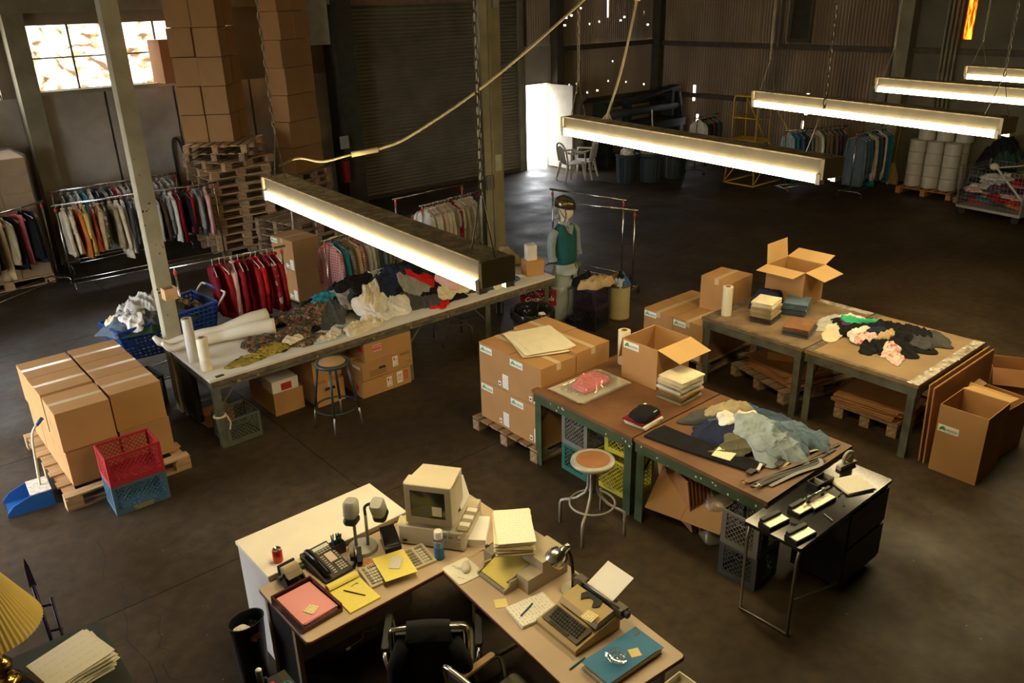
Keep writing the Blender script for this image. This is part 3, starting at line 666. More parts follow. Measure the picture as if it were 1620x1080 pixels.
# ---------------------------------------------------------------- boxes on the near left pallet
pallet('pallet on the floor under the taped cartons, blue dustpan beside it', (1.50, 8.02, 0), 0, L=1.56, W=1.10)
rowsn = ('front', 'middle', 'back')
for lay in range(2):
    for r in range(3):
        for c_ in range(2):
            x = 1.275 + .47 * c_ + (.0 if lay else .012); y = 7.62 + .465 * r + (-.05 if (lay and r == 0 and c_ == 0) else 0) + (.02 if c_ else 0)
            closed_carton(f'taped carton, {"top" if lay else "bottom"} layer of near pallet, {rowsn[r]} row, {"left" if c_ == 0 else "right"} column',
                          .445, .455, .372, (x, y, .142 + .374 * lay), rng.uniform(-.012, .012), tape='x', group='taped cartons on the near pallet')
# ---------------------------------------------------------------- boxes with green stickers on the pallet by the green bench
pallet('low pallet under the stickered cartons at the end of the green bench', (5.02, 5.52, 0), 0, L=.98, W=1.02, m=woodg)
for lay in range(2):
    for r in range(2):
        for c_ in range(2):
            h = .412 + (.012 if c_ else 0)
            o = closed_carton(f'stickered carton by the bench, {"upper" if lay else "lower"} layer, {("bench end", "open end")[r]}, {("desk side", "far side")[c_]}',
                              .445, .452, h - .004, (4.80 + .455 * c_ + (.01 if r else 0), 5.262 + .465 * r, .142 + h * lay), rng.uniform(-.01, .01), tape='y', group='cartons with green stickers by the bench')
            if c_ == 0:
                logo(o, '-x', (-.2232, .12, h - .065), 0); shipping(o, '-x', (-.2235, -.165, .10))
b_ = MB()
def sheets(name, label, cat, m, W, L, n, loc, rz, jit=.02, th=.002, rot=.04, group=None, seed=1, curl=0.):
    """loose stack of sheets, each a piece of its own"""
    r = random.Random(seed); t = thing(name, label, cat, loc, rz, group); z = 0
    for k in range(n):
        a = r.uniform(-rot, rot); dx, dy = r.uniform(-jit, jit), r.uniform(-jit, jit); b = MB(Matrix.Translation((dx, dy, z)) @ Matrix.Rotation(a, 4, 'Z'))
        cv = curl * r.uniform(.3, 1)
        nu = 5
        def fz(u): return cv * max(0, abs(u - .5) * 2 - .5) ** 2
        vs = []
        for zz in (0, th * .8):
            for i in range(nu + 1):
                u = i / nu
                for v in (-1, 1): vs.append(((u - .5) * W, v * L / 2, zz + fz(u)))
        q = 2 * (nu + 1); fs = []
        for i in range(nu):
            a0 = 2 * i; fs += [(a0, a0 + 2, a0 + 3, a0 + 1)[::-1], (q + a0, q + a0 + 2, q + a0 + 3, q + a0 + 1), (a0, a0 + 2, q + a0 + 2, q + a0), (a0 + 1, a0 + 3, q + a0 + 3, q + a0 + 1)]
        fs += [(0, 1, q + 1, q), (2 * nu, 2 * nu + 1, q + 2 * nu + 1, q + 2 * nu)]
        b.add(vs, fs); mm = m[k % len(m)] if isinstance(m, list) else m
        if k == n - 1 and isinstance(m, list): mm = m[-1]
        b.build('sheet', mm, t); z += th
    return t
cream = mat('cream packing paper', (.74, .66, .45), .8, var=.05, scale=10)
sheets('packing_paper', 'cream packing paper sheets spread on top of the stickered cartons', 'paper', cream, .46, .60, 9, (4.98, 5.50, .966), R_(-22), .035, .004, .09, seed=4, curl=.02)
# open cartons
open_carton('open carton standing on the green bench beside the cream folded linens', .46, .42, .39, (5.53, 4.50, .777), 0, {'-y': (-14, .25), '+y': (-76, .22)})
o = bpy.data.objects['open_carton']; logo(o, '-x', (-.2305, .10, .34), 0)
open_carton('open empty carton with four spread flaps on the far end of the worn table', .43, .48, .42, (8.27, 4.76, .777), R_(1), {'-x': (-4, .235), '-y': (-14, .235), '+x': (14, .23), '+y': (84, .23)})
o = open_carton('open stickered carton on the floor at the near end of the worn table', .46, .41, .66, (7.33, 2.33, 0), 0, {'+x': (-12, .26)})
logo(o, '-x', (-.2305, .10, .44), 0)
open_carton('open carton with a folded-over flap right behind the stickered floor carton', .46, .40, .50, (7.93, 2.36, 0), R_(-5), {'+y': (20, .2), '-x': (120, .16)})
open_carton('small dark open carton on the floor beyond the worn table end', .36, .36, .42, (9.05, 2.64, 0), R_(28), {'-x': (-55, .18), '-y': (-30, .18)}, m=card_dark)
# leaning flattened boards at the near end of the worn table
def board(label, w, h, th, loc, rot, m=None, name='flattened_carton', group=None):
    o = MB().box(-w / 2, -th / 2, 0, w / 2, th / 2, h); o.box(-w / 2, -th / 2 - .003, 0, -.004, -th / 2, h - .005).box(.004, -th / 2 - .003, 0, w / 2, -th / 2, h - .005)
    o = o.build(name, m or card, loc=loc, rot=rot); return tag(o, label, 'cardboard', group)
board('tall flattened carton leaning on the near end of the worn table, outer sheet', 1.30, .76, .012, (7.80, 2.605, 0), (R_(-2), 0, 0), card_dark)
board('tall flattened carton leaning on the near end of the worn table, inner sheet', 1.30, .77, .010, (7.82, 2.655, 0), (R_(-2), 0, 0))
# boxes on the pallet beyond the worn table
pallet('pallet beyond the far end of the worn table, under stickered cartons', (7.75, 5.66, 0), 0, L=.98, W=1.06, m=woodg)
for k, (x, y) in enumerate(((7.44, 5.42), (7.44, 5.86), (7.90, 5.42), (7.90, 5.86))):
    o = closed_carton(('stickered carton under the worn table far end, nearest the film roll', 'stickered carton beyond the worn table, left one by the open aisle', 'carton hidden under the single upper one beyond the worn table', 'rear carton on the pallet beyond the worn table')[k],
                      .45, .43, .458, (x, y, .142), rng.uniform(-.015, .015), tape='x')
    if x < 7.6: logo(o, '-x', (-.2257, .12, .40), 0); shipping(o, '-x', (-.226, -.15, .09))
closed_carton('single upper carton behind the standing film roll on the worn table', .44, .42, .40, (7.92, 5.43, .602), R_(4), tape='x')
# flattened cartons under the worn table
def flats(label, n, w, l, loc, rz, seed, group):
    r = random.Random(seed); z = loc[2]
    for k in range(n):
        o = MB().box(-w / 2, -l / 2, 0, w / 2, l / 2, .011).box(-w / 2, -l / 2, .011, -w * .25, l / 2, .013).box(-w * .24, -l / 2, .011, w / 2, l / 2, .0125)
        o = o.build('flattened_carton', card_dark if k % 3 else card, loc=(loc[0] + r.uniform(-.05, .05), loc[1] + r.uniform(-.06, .06), z), rot=(0, 0, rz + r.uniform(-.12, .12)))
        tag(o, f'{label}, {ORD[n - 1 - k]} from the top', 'cardboard', group); z += .0145
flats('flattened carton under the worn table near half', 9, .52, .66, (7.70, 3.32, .142), .02, 3, 'flat cartons under the worn table near half')
pallet('pallet with flat cartons under the near half of the worn table', (7.75, 3.32, 0), 0, L=.66, W=.7, m=woodg)
flats('flattened carton under the worn table far half', 8, .55, .70, (7.72, 4.42, .142), -.3, 6, 'flat cartons under the worn table far half')
pallet('pallet with flat cartons under the far half of the worn table', (7.82, 4.42, 0), -.3, L=.9, W=.95, m=woodg)
for k, (dx, a) in enumerate(((0, .5), (.1, .62))):
    closed_carton(f'narrow carton lying on the flat cartons under the worn table, {ORD[k]} one', .30, .42, .09, (7.86 + dx, 4.5 + dx, .262 + .092 * k), a, m=card_dark, flaps=False)

# ---------------------------------------------------------------- boxes under the long table
kraft = mat('orange kraft cardboard', (.47, .25, .09), .75, var=.08, scale=3, bump=.05, bscale=120, rnd=.05)
def fragile(o, u, w=.11, h=.075):
    T = Matrix.Translation(u)
    r = MB(T).box(-w / 2, -.0012, -h / 2, w / 2, 0, h / 2).build('fragile_label', red_ink, o)
    MB(T).box(-w / 2, -.0016, h * .43, w / 2, -.0012, h / 2).box(-w / 2, -.0016, -h / 2, w / 2, -.0012, -h * .43).build('label_border', sticker_w, r)
    words('FRAGILE', h * .42, sticker_w, r, (u[0], u[1] - .002, u[2] + h * .14), RX, xs=.95)
    words('HANDLE WITH CARE', h * .17, sticker_w, r, (u[0], u[1] - .002, u[2] - h * .26), RX)
def arrows(o, u, glass, w=.07, h=.12):
    T = Matrix.Translation(u); s = MB(T).box(-w / 2, -.0012, -h / 2, w / 2, 0, h / 2).build('handling_label', sticker_w, o)
    a = MB(T); y = -.002
    for dx in ((.010, .024) if glass else (-.014, .014)):
        k = .5 if glass else 1.
        a.add([(dx - .004 * k, y, -.03), (dx + .004 * k, y, -.03), (dx + .004 * k, y, .02), (dx - .004 * k, y, .02)], [(0, 1, 2, 3)])
        a.add([(dx - .010 * k, y, .015), (dx + .010 * k, y, .015), (dx, y, .042)], [(0, 1, 2)])
    if glass:
        a.add([(-.026, y, .045), (-.002, y, .045), (-.006, y, .015), (-.022, y, .015)], [(0, 3, 2, 1)]); a.add([(-.015, y, .018), (-.012, y, .018), (-.012, y, -.008), (-.015, y, -.008)], [(0, 3, 2, 1)])
        a.add([(-.022, y, -.008), (-.006, y, -.008), (-.006, y, -.011), (-.022, y, -.011)], [(0, 3, 2, 1)])
    else: a.add([(-.028, y, -.04), (.028, y, -.04), (.028, y, -.033), (-.028, y, -.033)], [(0, 1, 2, 3)])
    a.build('arrow_print', red_ink, s, fix=False)
    if glass: words('Fragile', .018, ink, s, (u[0], u[1] - .002, u[2] - .045), RX)
ty = 7.36
o = closed_carton('orange carton with FRAGILE arrows at the bottom of the stack under the long table', .64, .46, .215, (4.35, ty + .24, 0), 0, kraft, 'x')
arrows(o, (.03, -.231, .10), True); arrows(o, (.17, -.231, .115), False, .075, .14); MB().box(-.3212, -.14, .07, -.32, -.09, .13).build('red_stamp', red_ink, o)
MB().box(.235, -.2312, .06, .245, -.23, .16).box(.265, -.2312, .06, .275, -.23, .16).box(.225, -.2312, .16, .285, -.23, .17).build('red_stamp', red_ink, o)
o = closed_carton('tan carton with a hand hole, in the middle of the stack under the long table', .66, .46, .20, (4.36, ty + .22, .217), R_(1.5), card, 'x')
arrows(o, (.10, -.231, .115), True); MB().rbox(-.12, -.2315, .09, -.04, -.23, .115, .0118).build('hand_hole', black, o)
for k in range(3): MB().box(-.24 + .0, -.2312, .03 + .025 * k, -.02, -.2302, .042 + .025 * k).build('small_print', mat('faded print', (.22, .13, .05), .8), o)
MB().ring((.285, -.231, .06), .016, .003, 10, 4, 'Y').build('recycling_mark', MATS['faded print'], o)
MB().box(.17, -.2312, .155, .30, -.2302, .185).build('faded_stamp', MATS['faded print'], o)
MB().box(-.3312, -.18, .12, -.33, -.02, .155).build('address_label', sticker_w, o)
o = closed_carton('big tan carton with a red FRAGILE label topping the stack under the long table', .60, .46, .212, (4.40, ty + .235, .419), R_(-1.5), card, 'x')
fragile(o, (-.14, -.231, .135)); T_ = MB().box(-.3012, -.19, .1, -.30, -.09, .17).build('fragile_label', red_ink, o)
o = open_carton('low open carton with white files under the near end of the long table', .34, .62, .26, (3.29, 7.96, 0), R_(0), {}, m=kraft)
wf = tag(MB().box(-.15, -.12, 0, .15, .12, .36).build('file_box', sticker_w, loc=(3.29, 7.82, .012)), 'white file box with a red label standing in the low carton', 'box')
MB().box(-.05, -.1212, .24, .07, -.12, .32).build('red_label', red_ink, wf)
words('FRAGILE', .03, ink, wf, (.01, -.122, .28), RX)
tag(MB().box(-.15, -.14, 0, .15, .14, .3).build('file_box', mat('grey file box', (.4, .38, .33), .7), loc=(3.29, 8.10, .012)), 'grey file box behind the white one in the low carton', 'box')
o = closed_carton('long brown file carton with a hand hole behind the dark stool', .34, .60, .27, (3.72, 7.82, 0), R_(0), kraft, 'y'); MB().rbox(-.06, -.3015, .17, .05, -.30, .205, .017).build('hand_hole', black, o)
closed_carton('second brown file carton stacked behind the dark stool', .35, .56, .25, (3.72, 7.86, .273), R_(3), kraft, 'y')
closed_carton('dark carton lying beside the leg at the near end of the long table', .30, .2, .14, (2.62, 8.02, 0), R_(5), card_dark, flaps=False)

# ---------------------------------------------------------------- tall stacks at the back
yawA = R_(50)
for k in range(14):
    tw = (R_(50), R_(46))[k == 12] if k > 11 else rng.uniform(-.05, .05) + (.0 if k < 11 else .3)
    pallet(f'wooden pallet in the tall pallet stack at the back wall, {ORD[13 - k]} from its top', (5.62 + rng.uniform(-.04, .04), 14.25 + rng.uniform(-.04, .04), .1405 * k * .972), tw, L=1.06, W=1.08, m=woodp if k % 3 else woodg, group='pallets of the tall stack')
ca, sa = math.cos(yawA), math.sin(yawA); z0 = 13 * .1405 * .972 + .142
near = Vector((5.68, 13.93, 0))
def atA(u, v): return near + Vector((ca * u - sa * v, sa * u + ca * v, 0))
for k in range(5):
    for c_ in range(2):
        for d_ in range(2):
            jx = rng.uniform(-.05, .05); dv = (.05 if (k == 3 and c_ == 1) else 0) + rng.uniform(-.008, .008)
            p = atA(.225 + .455 * d_ + jx * .5 + (.1 if (k == 3 and c_ == 1) else 0), .21 + .425 * c_ + dv)
            closed_carton(f'plain carton high on the tall pallet stack, {ORD[4 - k]} layer from the top, {("right", "left")[c_]} {("front", "rear")[d_]}', .435, .405, .447, (p.x, p.y, z0 + .457 * k), yawA + rng.uniform(-.03, .03), flaps=False, group='cartons on the tall pallet stack')
# the dark carton jutting in front of the window stands on cartons behind
bx = [(5.84, 15.42, .0), (5.84, 15.42, .71), (5.84, 15.42, 1.42), (5.84, 15.42, 2.13)]
for k, (x, y, z_) in enumerate(bx): closed_carton(f'large dim carton in the column behind the tall stack, {ORD[4 - k]} from the top', .44, .5, .705, (x, y, z_), rng.uniform(-.03, .03), card_dark, flaps=False, group='large cartons behind the tall stack')
closed_carton('large backlit carton, coloured darker, jutting out before the high window', .80, .5, .70, (5.48, 15.36, 2.84), R_(3), card_dark, flaps=False)  # darker cardboard puts its backlit shade into the colour
# second stack, on its own pile of pallets
yawB = R_(26); cb, sb = math.cos(yawB), math.sin(yawB)
for k in range(8):
    pallet(f'pallet under the second carton stack, {ORD[7 - k]} from the top of its pile', (7.22 + rng.uniform(-.03, .03), 15.0 + rng.uniform(-.03, .03), .1365 * k), yawB + rng.uniform(-.06, .06), L=1.05, W=1.0, m=woodg if k % 2 else woodp, group='pallets under the second stack')
nearB = Vector((6.97, 14.42, 0)); zb = 7 * .1365 + .142
for k in range(7):
    for c_ in range(1):
        for d_ in range(2):
            q = nearB + Vector((cb * (.225 + .46 * d_) - sb * (.20 + .41 * c_), sb * (.225 + .46 * d_) + cb * (.20 + .41 * c_), 0)) + Vector((rng.uniform(-.03, .03), rng.uniform(-.02, .02), 0))
            closed_carton(f'plain carton in the second tall stack, {ORD[6 - k]} layer down, {("left", "right")[d_]} one', .435, .392, .464, (q.x, q.y, zb + .474 * k), yawB + rng.uniform(-.04, .04), flaps=False, group='cartons of the second stack')
for k in range(5):
    pallet(f'dim pallet in the low pile behind the hand truck, {ORD[4 - k]} from its top', (6.25, 13.05, .1405 * k * .98), R_(12) + rng.uniform(-.08, .08), L=1.05, W=1.05, m=woodg, group='low pallet pile behind the hand truck')
# shrink wrapped pallet at the far left
pallet('pallet under the shrink wrapped cartons at the far left', (1.95, 15.05, 0), 0, L=1.1, W=1.3)
wrapc = mat('wrapped brown carton', (.42, .30, .18), .35, var=.12, scale=4, spec=.6, rnd=.06)
for k in range(7):
    for c_ in range(3):
        o = closed_carton(f'wrapped carton of the far left pallet, {ORD[6 - k]} layer from the top, {ORD[c_]} from the left', .42, 1.0, .262, (1.52 + .43 * c_, 15.05, .142 + .265 * k), 0, wrapc, flaps=False, group='wrapped cartons at the far left')
tag(MB().box(-.5, -.35, 0, .5, .35, .22).build('carton', card, loc=(1.5, 15.0, 2.0), rot=(0, 0, .1)), 'loose carton on top of the wrapped pallet', 'box')
wr_ = MB().rbox(1.28, 14.52, .15, 2.63, 15.58, 2.03, .05).build('shrink_wrap', clear('shrink wrap', (.93, .9, .85), .06, .2, .05)); tag(wr_, 'clear shrink wrap around the carton pallet at the far left', 'plastic wrap')
# hand truck with two cartons
t = thing('hand_truck', 'steel hand truck with a curved handle loaded with two cartons', 'hand truck', (5.5, 11.35, 0), R_(8))
tube = dull_steel
MB().tube([(-.18, 0, .1), (-.18, 0, 1.25), (-.15, 0, 1.36), (-.07, 0, 1.42), (.07, 0, 1.42), (.15, 0, 1.36), (.18, 0, 1.25), (.18, 0, .1)], .016, 8).build('frame', tube, t, True)
for z_ in (.3, .6, .9, 1.2): MB().cyl((-.18, 0, z_), (.18, 0, z_), .012).build('rung', tube, t, True)
MB().box(-.2, -.32, .01, .2, .0, .02).build('toe_plate', tube, t)
for s in (-1, 1): MB().tube([(s * .24 - .025, .06, .12), (s * .24 + .025, .06, .12)], .12, 16).build('wheel', rubber, t, 40)
for k in range(2):
    o = closed_carton(f'{("lower", "upper")[k]} stickered carton loaded on the hand truck', .44, .56, .46, (5.16, 11.0, .025 + .463 * k), R_(6), tape='x')
    logo(o, '-x', (-.2207, .2, .40), 0); shipping(o, '-x', (-.221, -.21, .10)); shipping(o, '-x', (-.221, -.08, .07), .05, .06)
# ---------------------------------------------------------------- cloth colours
def cl(name, c, **k):
    k.setdefault('rough', .92); k.setdefault('var', .14); k.setdefault('scale', 9); k.setdefault('bump', .12); k.setdefault('bscale', 160); k.setdefault('spec', .08)
    return mat('cloth ' + name, c, **k)
CL = {n: cl(n, c) for n, c in {
    'white': (.70, .67, .60), 'cream': (.66, .57, .40), 'ivory': (.72, .62, .42), 'tan': (.48, .34, .18), 'khaki': (.36, .29, .16), 'grey': (.27, .26, .24), 'pale grey': (.45, .44, .40), 'charcoal': (.07, .07, .068),
    'black': (.014, .014, .015), 'navy': (.022, .028, .06), 'dark green': (.03, .055, .042), 'teal': (.03, .20, .26), 'blue': (.05, .12, .28), 'pale blue': (.38, .46, .52), 'grey blue': (.17, .22, .29), 'denim': (.13, .19, .25),
    'light denim': (.27, .33, .35), 'dark denim': (.06, .09, .13), 'red': (.55, .02, .02), 'maroon': (.17, .012, .022), 'crimson': (.30, .015, .02), 'pink': (.72, .42, .38), 'rose': (.62, .16, .18), 'orange': (.55, .17, .035), 'rust': (.33, .06, .02),
    'yellow': (.62, .46, .12), 'mustard': (.42, .32, .06), 'brown': (.20, .11, .055), 'red brown': (.24, .12, .06), 'dark brown': (.07, .04, .025), 'olive': (.12, .115, .07), 'green': (.05, .42, .20), 'sage': (.16, .17, .12), 'purple': (.09, .04, .10), 'slate': (.10, .13, .17)}.items()}
CL['floral dark'] = floral('cloth dark floral', [(0, (.035, .04, .028)), (.35, (.07, .075, .045)), (.5, (.14, .11, .07)), (.62, (.26, .06, .045)), (.74, (.36, .16, .11)), (.86, (.09, .11, .05)), (.93, (.30, .22, .12))], 38)
CL['floral rose'] = floral('cloth rose floral', [(0, (.72, .55, .48)), (.5, (.66, .35, .30)), (.75, (.50, .13, .12)), (.9, (.72, .62, .55))], 34)
CL['floral red'] = floral('cloth red floral', [(0, (.30, .015, .02)), (.72, (.55, .40, .28)), (.86, (.40, .05, .05))], 24)
CL['floral gold'] = floral('cloth gold print', [(0, (.30, .23, .04)), (.6, (.42, .32, .06)), (.85, (.12, .10, .03))], 30)
CL['speckled navy'] = floral('cloth speckled navy', [(0, (.02, .035, .06)), (.7, (.035, .07, .11)), (.93, (.22, .26, .28))], 90)
CL['paisley'] = floral('cloth brown pattern', [(0, (.10, .08, .05)), (.5, (.35, .28, .17)), (.8, (.05, .04, .03))], 30)
CL['red plaid'] = plaid('cloth red plaid', (.62, .48, .42), (.42, .035, .03), (.20, .02, .03), 9)
CL['blue plaid'] = plaid('cloth blue plaid', (.16, .2, .26), (.05, .06, .13), (.45, .36, .22), 9)
CL['stripe'] = plaid('cloth grey stripe', (.50, .47, .40), (.27, .27, .25), (.6, .57, .5), 12)
CL['pink stripe'] = plaid('cloth pink stripe', (.70, .52, .46), (.55, .30, .28), (.75, .65, .58), 22)

# ---------------------------------------------------------------- heaps of garments: each lies on those below it
class Heap:
    def __init__(s, x0, y0, x1, y1, z, domes=(), res=.02):
        s.x0, s.y0, s.res = x0, y0, res; s.nx = int((x1 - x0) / res) + 1; s.ny = int((y1 - y0) / res) + 1
        X, Y = np.meshgrid(x0 + res * np.arange(s.nx), y0 + res * np.arange(s.ny), indexing='ij'); s.X, s.Y = X, Y; s.H = np.full(X.shape, z, float)
        for cx, cy, rx, ry, h in domes:
            q = np.clip(1 - ((X - cx) / rx) ** 2 - ((Y - cy) / ry) ** 2, 0, 1); s.H = np.maximum(s.H, z + h * q ** .6)
    def samp(s, A, x, y):
        u = np.clip((x - s.x0) / s.res, 0, s.nx - 1.001); v = np.clip((y - s.y0) / s.res, 0, s.ny - 1.001); i = u.astype(int); j = v.astype(int); a = u - i; b = v - j
        return (A[i, j] * (1 - a) + A[i + 1, j] * a) * (1 - b) + (A[i, j + 1] * (1 - a) + A[i + 1, j + 1] * a) * b
    def blur(s, A, k):
        for _ in range(3):
            for ax in (0, 1):
                P = np.pad(A, [(k, k) if a == ax else (0, 0) for a in (0, 1)], mode='edge'); c = np.cumsum(P, axis=ax); z = np.zeros_like(np.take(c, [0], axis=ax)); c = np.concatenate([z, c], axis=ax)
                n = A.shape[ax]; A = (np.take(c, np.arange(2 * k + 1, 2 * k + 1 + n), axis=ax) - np.take(c, np.arange(0, n), axis=ax)) / (2 * k + 1)
        return A
    def put(s, name, label, cat, m, x, y, rx, ry, rot=0., th=.03, fold=.035, seed=1, lobes=(), group=None, p=2.5, wob=.11, kb=3, nf=9, lift=.003):
        g = np.random.RandomState(seed); ph = g.uniform(0, 6.28, 12); cr, sr = math.cos(rot), math.sin(rot)
        if not lobes and rx > .12 and p < 3: lobes = [(g.uniform(0, 6.28), g.uniform(.16, .3), g.uniform(.25, .55)) for _ in range(2)]
        def R(t):
            r = 1 / ((np.abs(np.cos(t)) / rx) ** p + (np.abs(np.sin(t)) / ry) ** p) ** (1 / p)
            f = 1 + wob * np.sin(2 * t + ph[0]) + wob * np.sin(3 * t + ph[1]) + wob * .7 * np.sin(5 * t + ph[2]) + wob * .4 * np.sin(8 * t + ph[3]) + wob * .22 * np.sin(13 * t + ph[10])
            for a, wd, h in lobes: f = f + h * np.exp(-((np.angle(np.exp(1j * (t - a)))) / wd) ** 2)
            return r * f
        B = np.maximum(s.blur(s.H, kb), s.H - .004)
        k1, k2, k3 = [g.uniform(.35, 1, 2) * g.choice([-1, 1], 2) * sc for sc in (30, 58, 120)]
        def ridge(px, py):
            a = px * k1[0] + py * k1[1] + 1.9 * np.sin(px * 11 + py * 6 + ph[4]) + ph[5]; b = px * k2[0] + py * k2[1] + 1.5 * np.sin(py * 16 - px * 9 + ph[6]) + ph[7]; c = px * k3[0] - py * k3[1] + 1.8 * np.sin(py * 21 + px * 8 + ph[8])
            m = .5 + .5 * np.sin(px * 7 + py * 9 + ph[9])
            return .60 * (1 - np.abs(np.sin(a))) ** 1.7 + .42 * m * (1 - np.abs(np.sin(b))) ** 1.5 + .16 * (1 - m) * (1 - np.abs(np.sin(c)))
        def ztop(px, py, t):
            dx, dy = px - x, py - y; e = t ** 7
            return s.samp(B, px, py) * (1 - e) + s.samp(s.H, px, py) * e + lift + th * (1 - t ** 9) + fold * ridge(dx, dy) * (1 - .8 * t ** 6)
        nt, nr = (96, 24) if max(rx, ry) > .13 else (64, 14); T = np.linspace(0, 2 * PI, nt, endpoint=False); vs = [(0, 0, float(ztop(np.array([x]), np.array([y]), np.array([0.]))[0]))]
        for i in range(1, nr + 1):
            t = i / nr; t = 1 - (1 - t) ** 1.35; r = R(T) * t; lx, ly = r * np.cos(T), r * np.sin(T); px, py = x + cr * lx - sr * ly, y + sr * lx + cr * ly; zz = ztop(px, py, np.full(nt, t))
            vs += [(float(a - x), float(b - y), float(c)) for a, b, c in zip(px, py, zz)]
        fs = [(0, 1 + k, 1 + (k + 1) % nt) for k in range(nt)]
        for i in range(nr - 1):
            a = 1 + i * nt; b = a + nt
            fs += [(a + k, b + k, b + (k + 1) % nt, a + (k + 1) % nt) for k in range(nt)]
        a = 1 + (nr - 1) * nt; n0 = len(vs); vs += [(vs[a + k][0] * .985, vs[a + k][1] * .985, vs[a + k][2] - .006) for k in range(nt)]
        fs += [(a + k, n0 + k, n0 + (k + 1) % nt, a + (k + 1) % nt) for k in range(nt)] + [tuple(n0 + k for k in range(nt))[::-1]]
        zmin = min(v[2] for v in vs); mb = MB(); mb.v = [(v[0], v[1], v[2] - zmin) for v in vs]; mb.f = fs
        o = mb.build(name, m, smooth=True, loc=(x, y, zmin)); tag(o, label, cat, group)
        dx, dy = s.X - x, s.Y - y; lx, ly = cr * dx + sr * dy, -sr * dx + cr * dy; t = np.hypot(lx, ly) / np.maximum(R(np.arctan2(ly, lx)), 1e-6); ins = t < 1
        Z = ztop(s.X, s.Y, np.minimum(t, 1)); s.H = np.where(ins, np.maximum(s.H, Z), s.H)
        return o
SL = lambda *a: [(R_(d), .28, h) for d, h in a]
h1 = Heap(2.35, 7.34, 7.0, 8.46, .762, [(4.75, 8.14, 1.25, .40, .27), (5.6, 8.12, .9, .40, .22), (3.6, 8.12, .5, .26, .05), (6.55, 8.1, .45, .25, .08)])
HG = 'garments heaped on the long table'
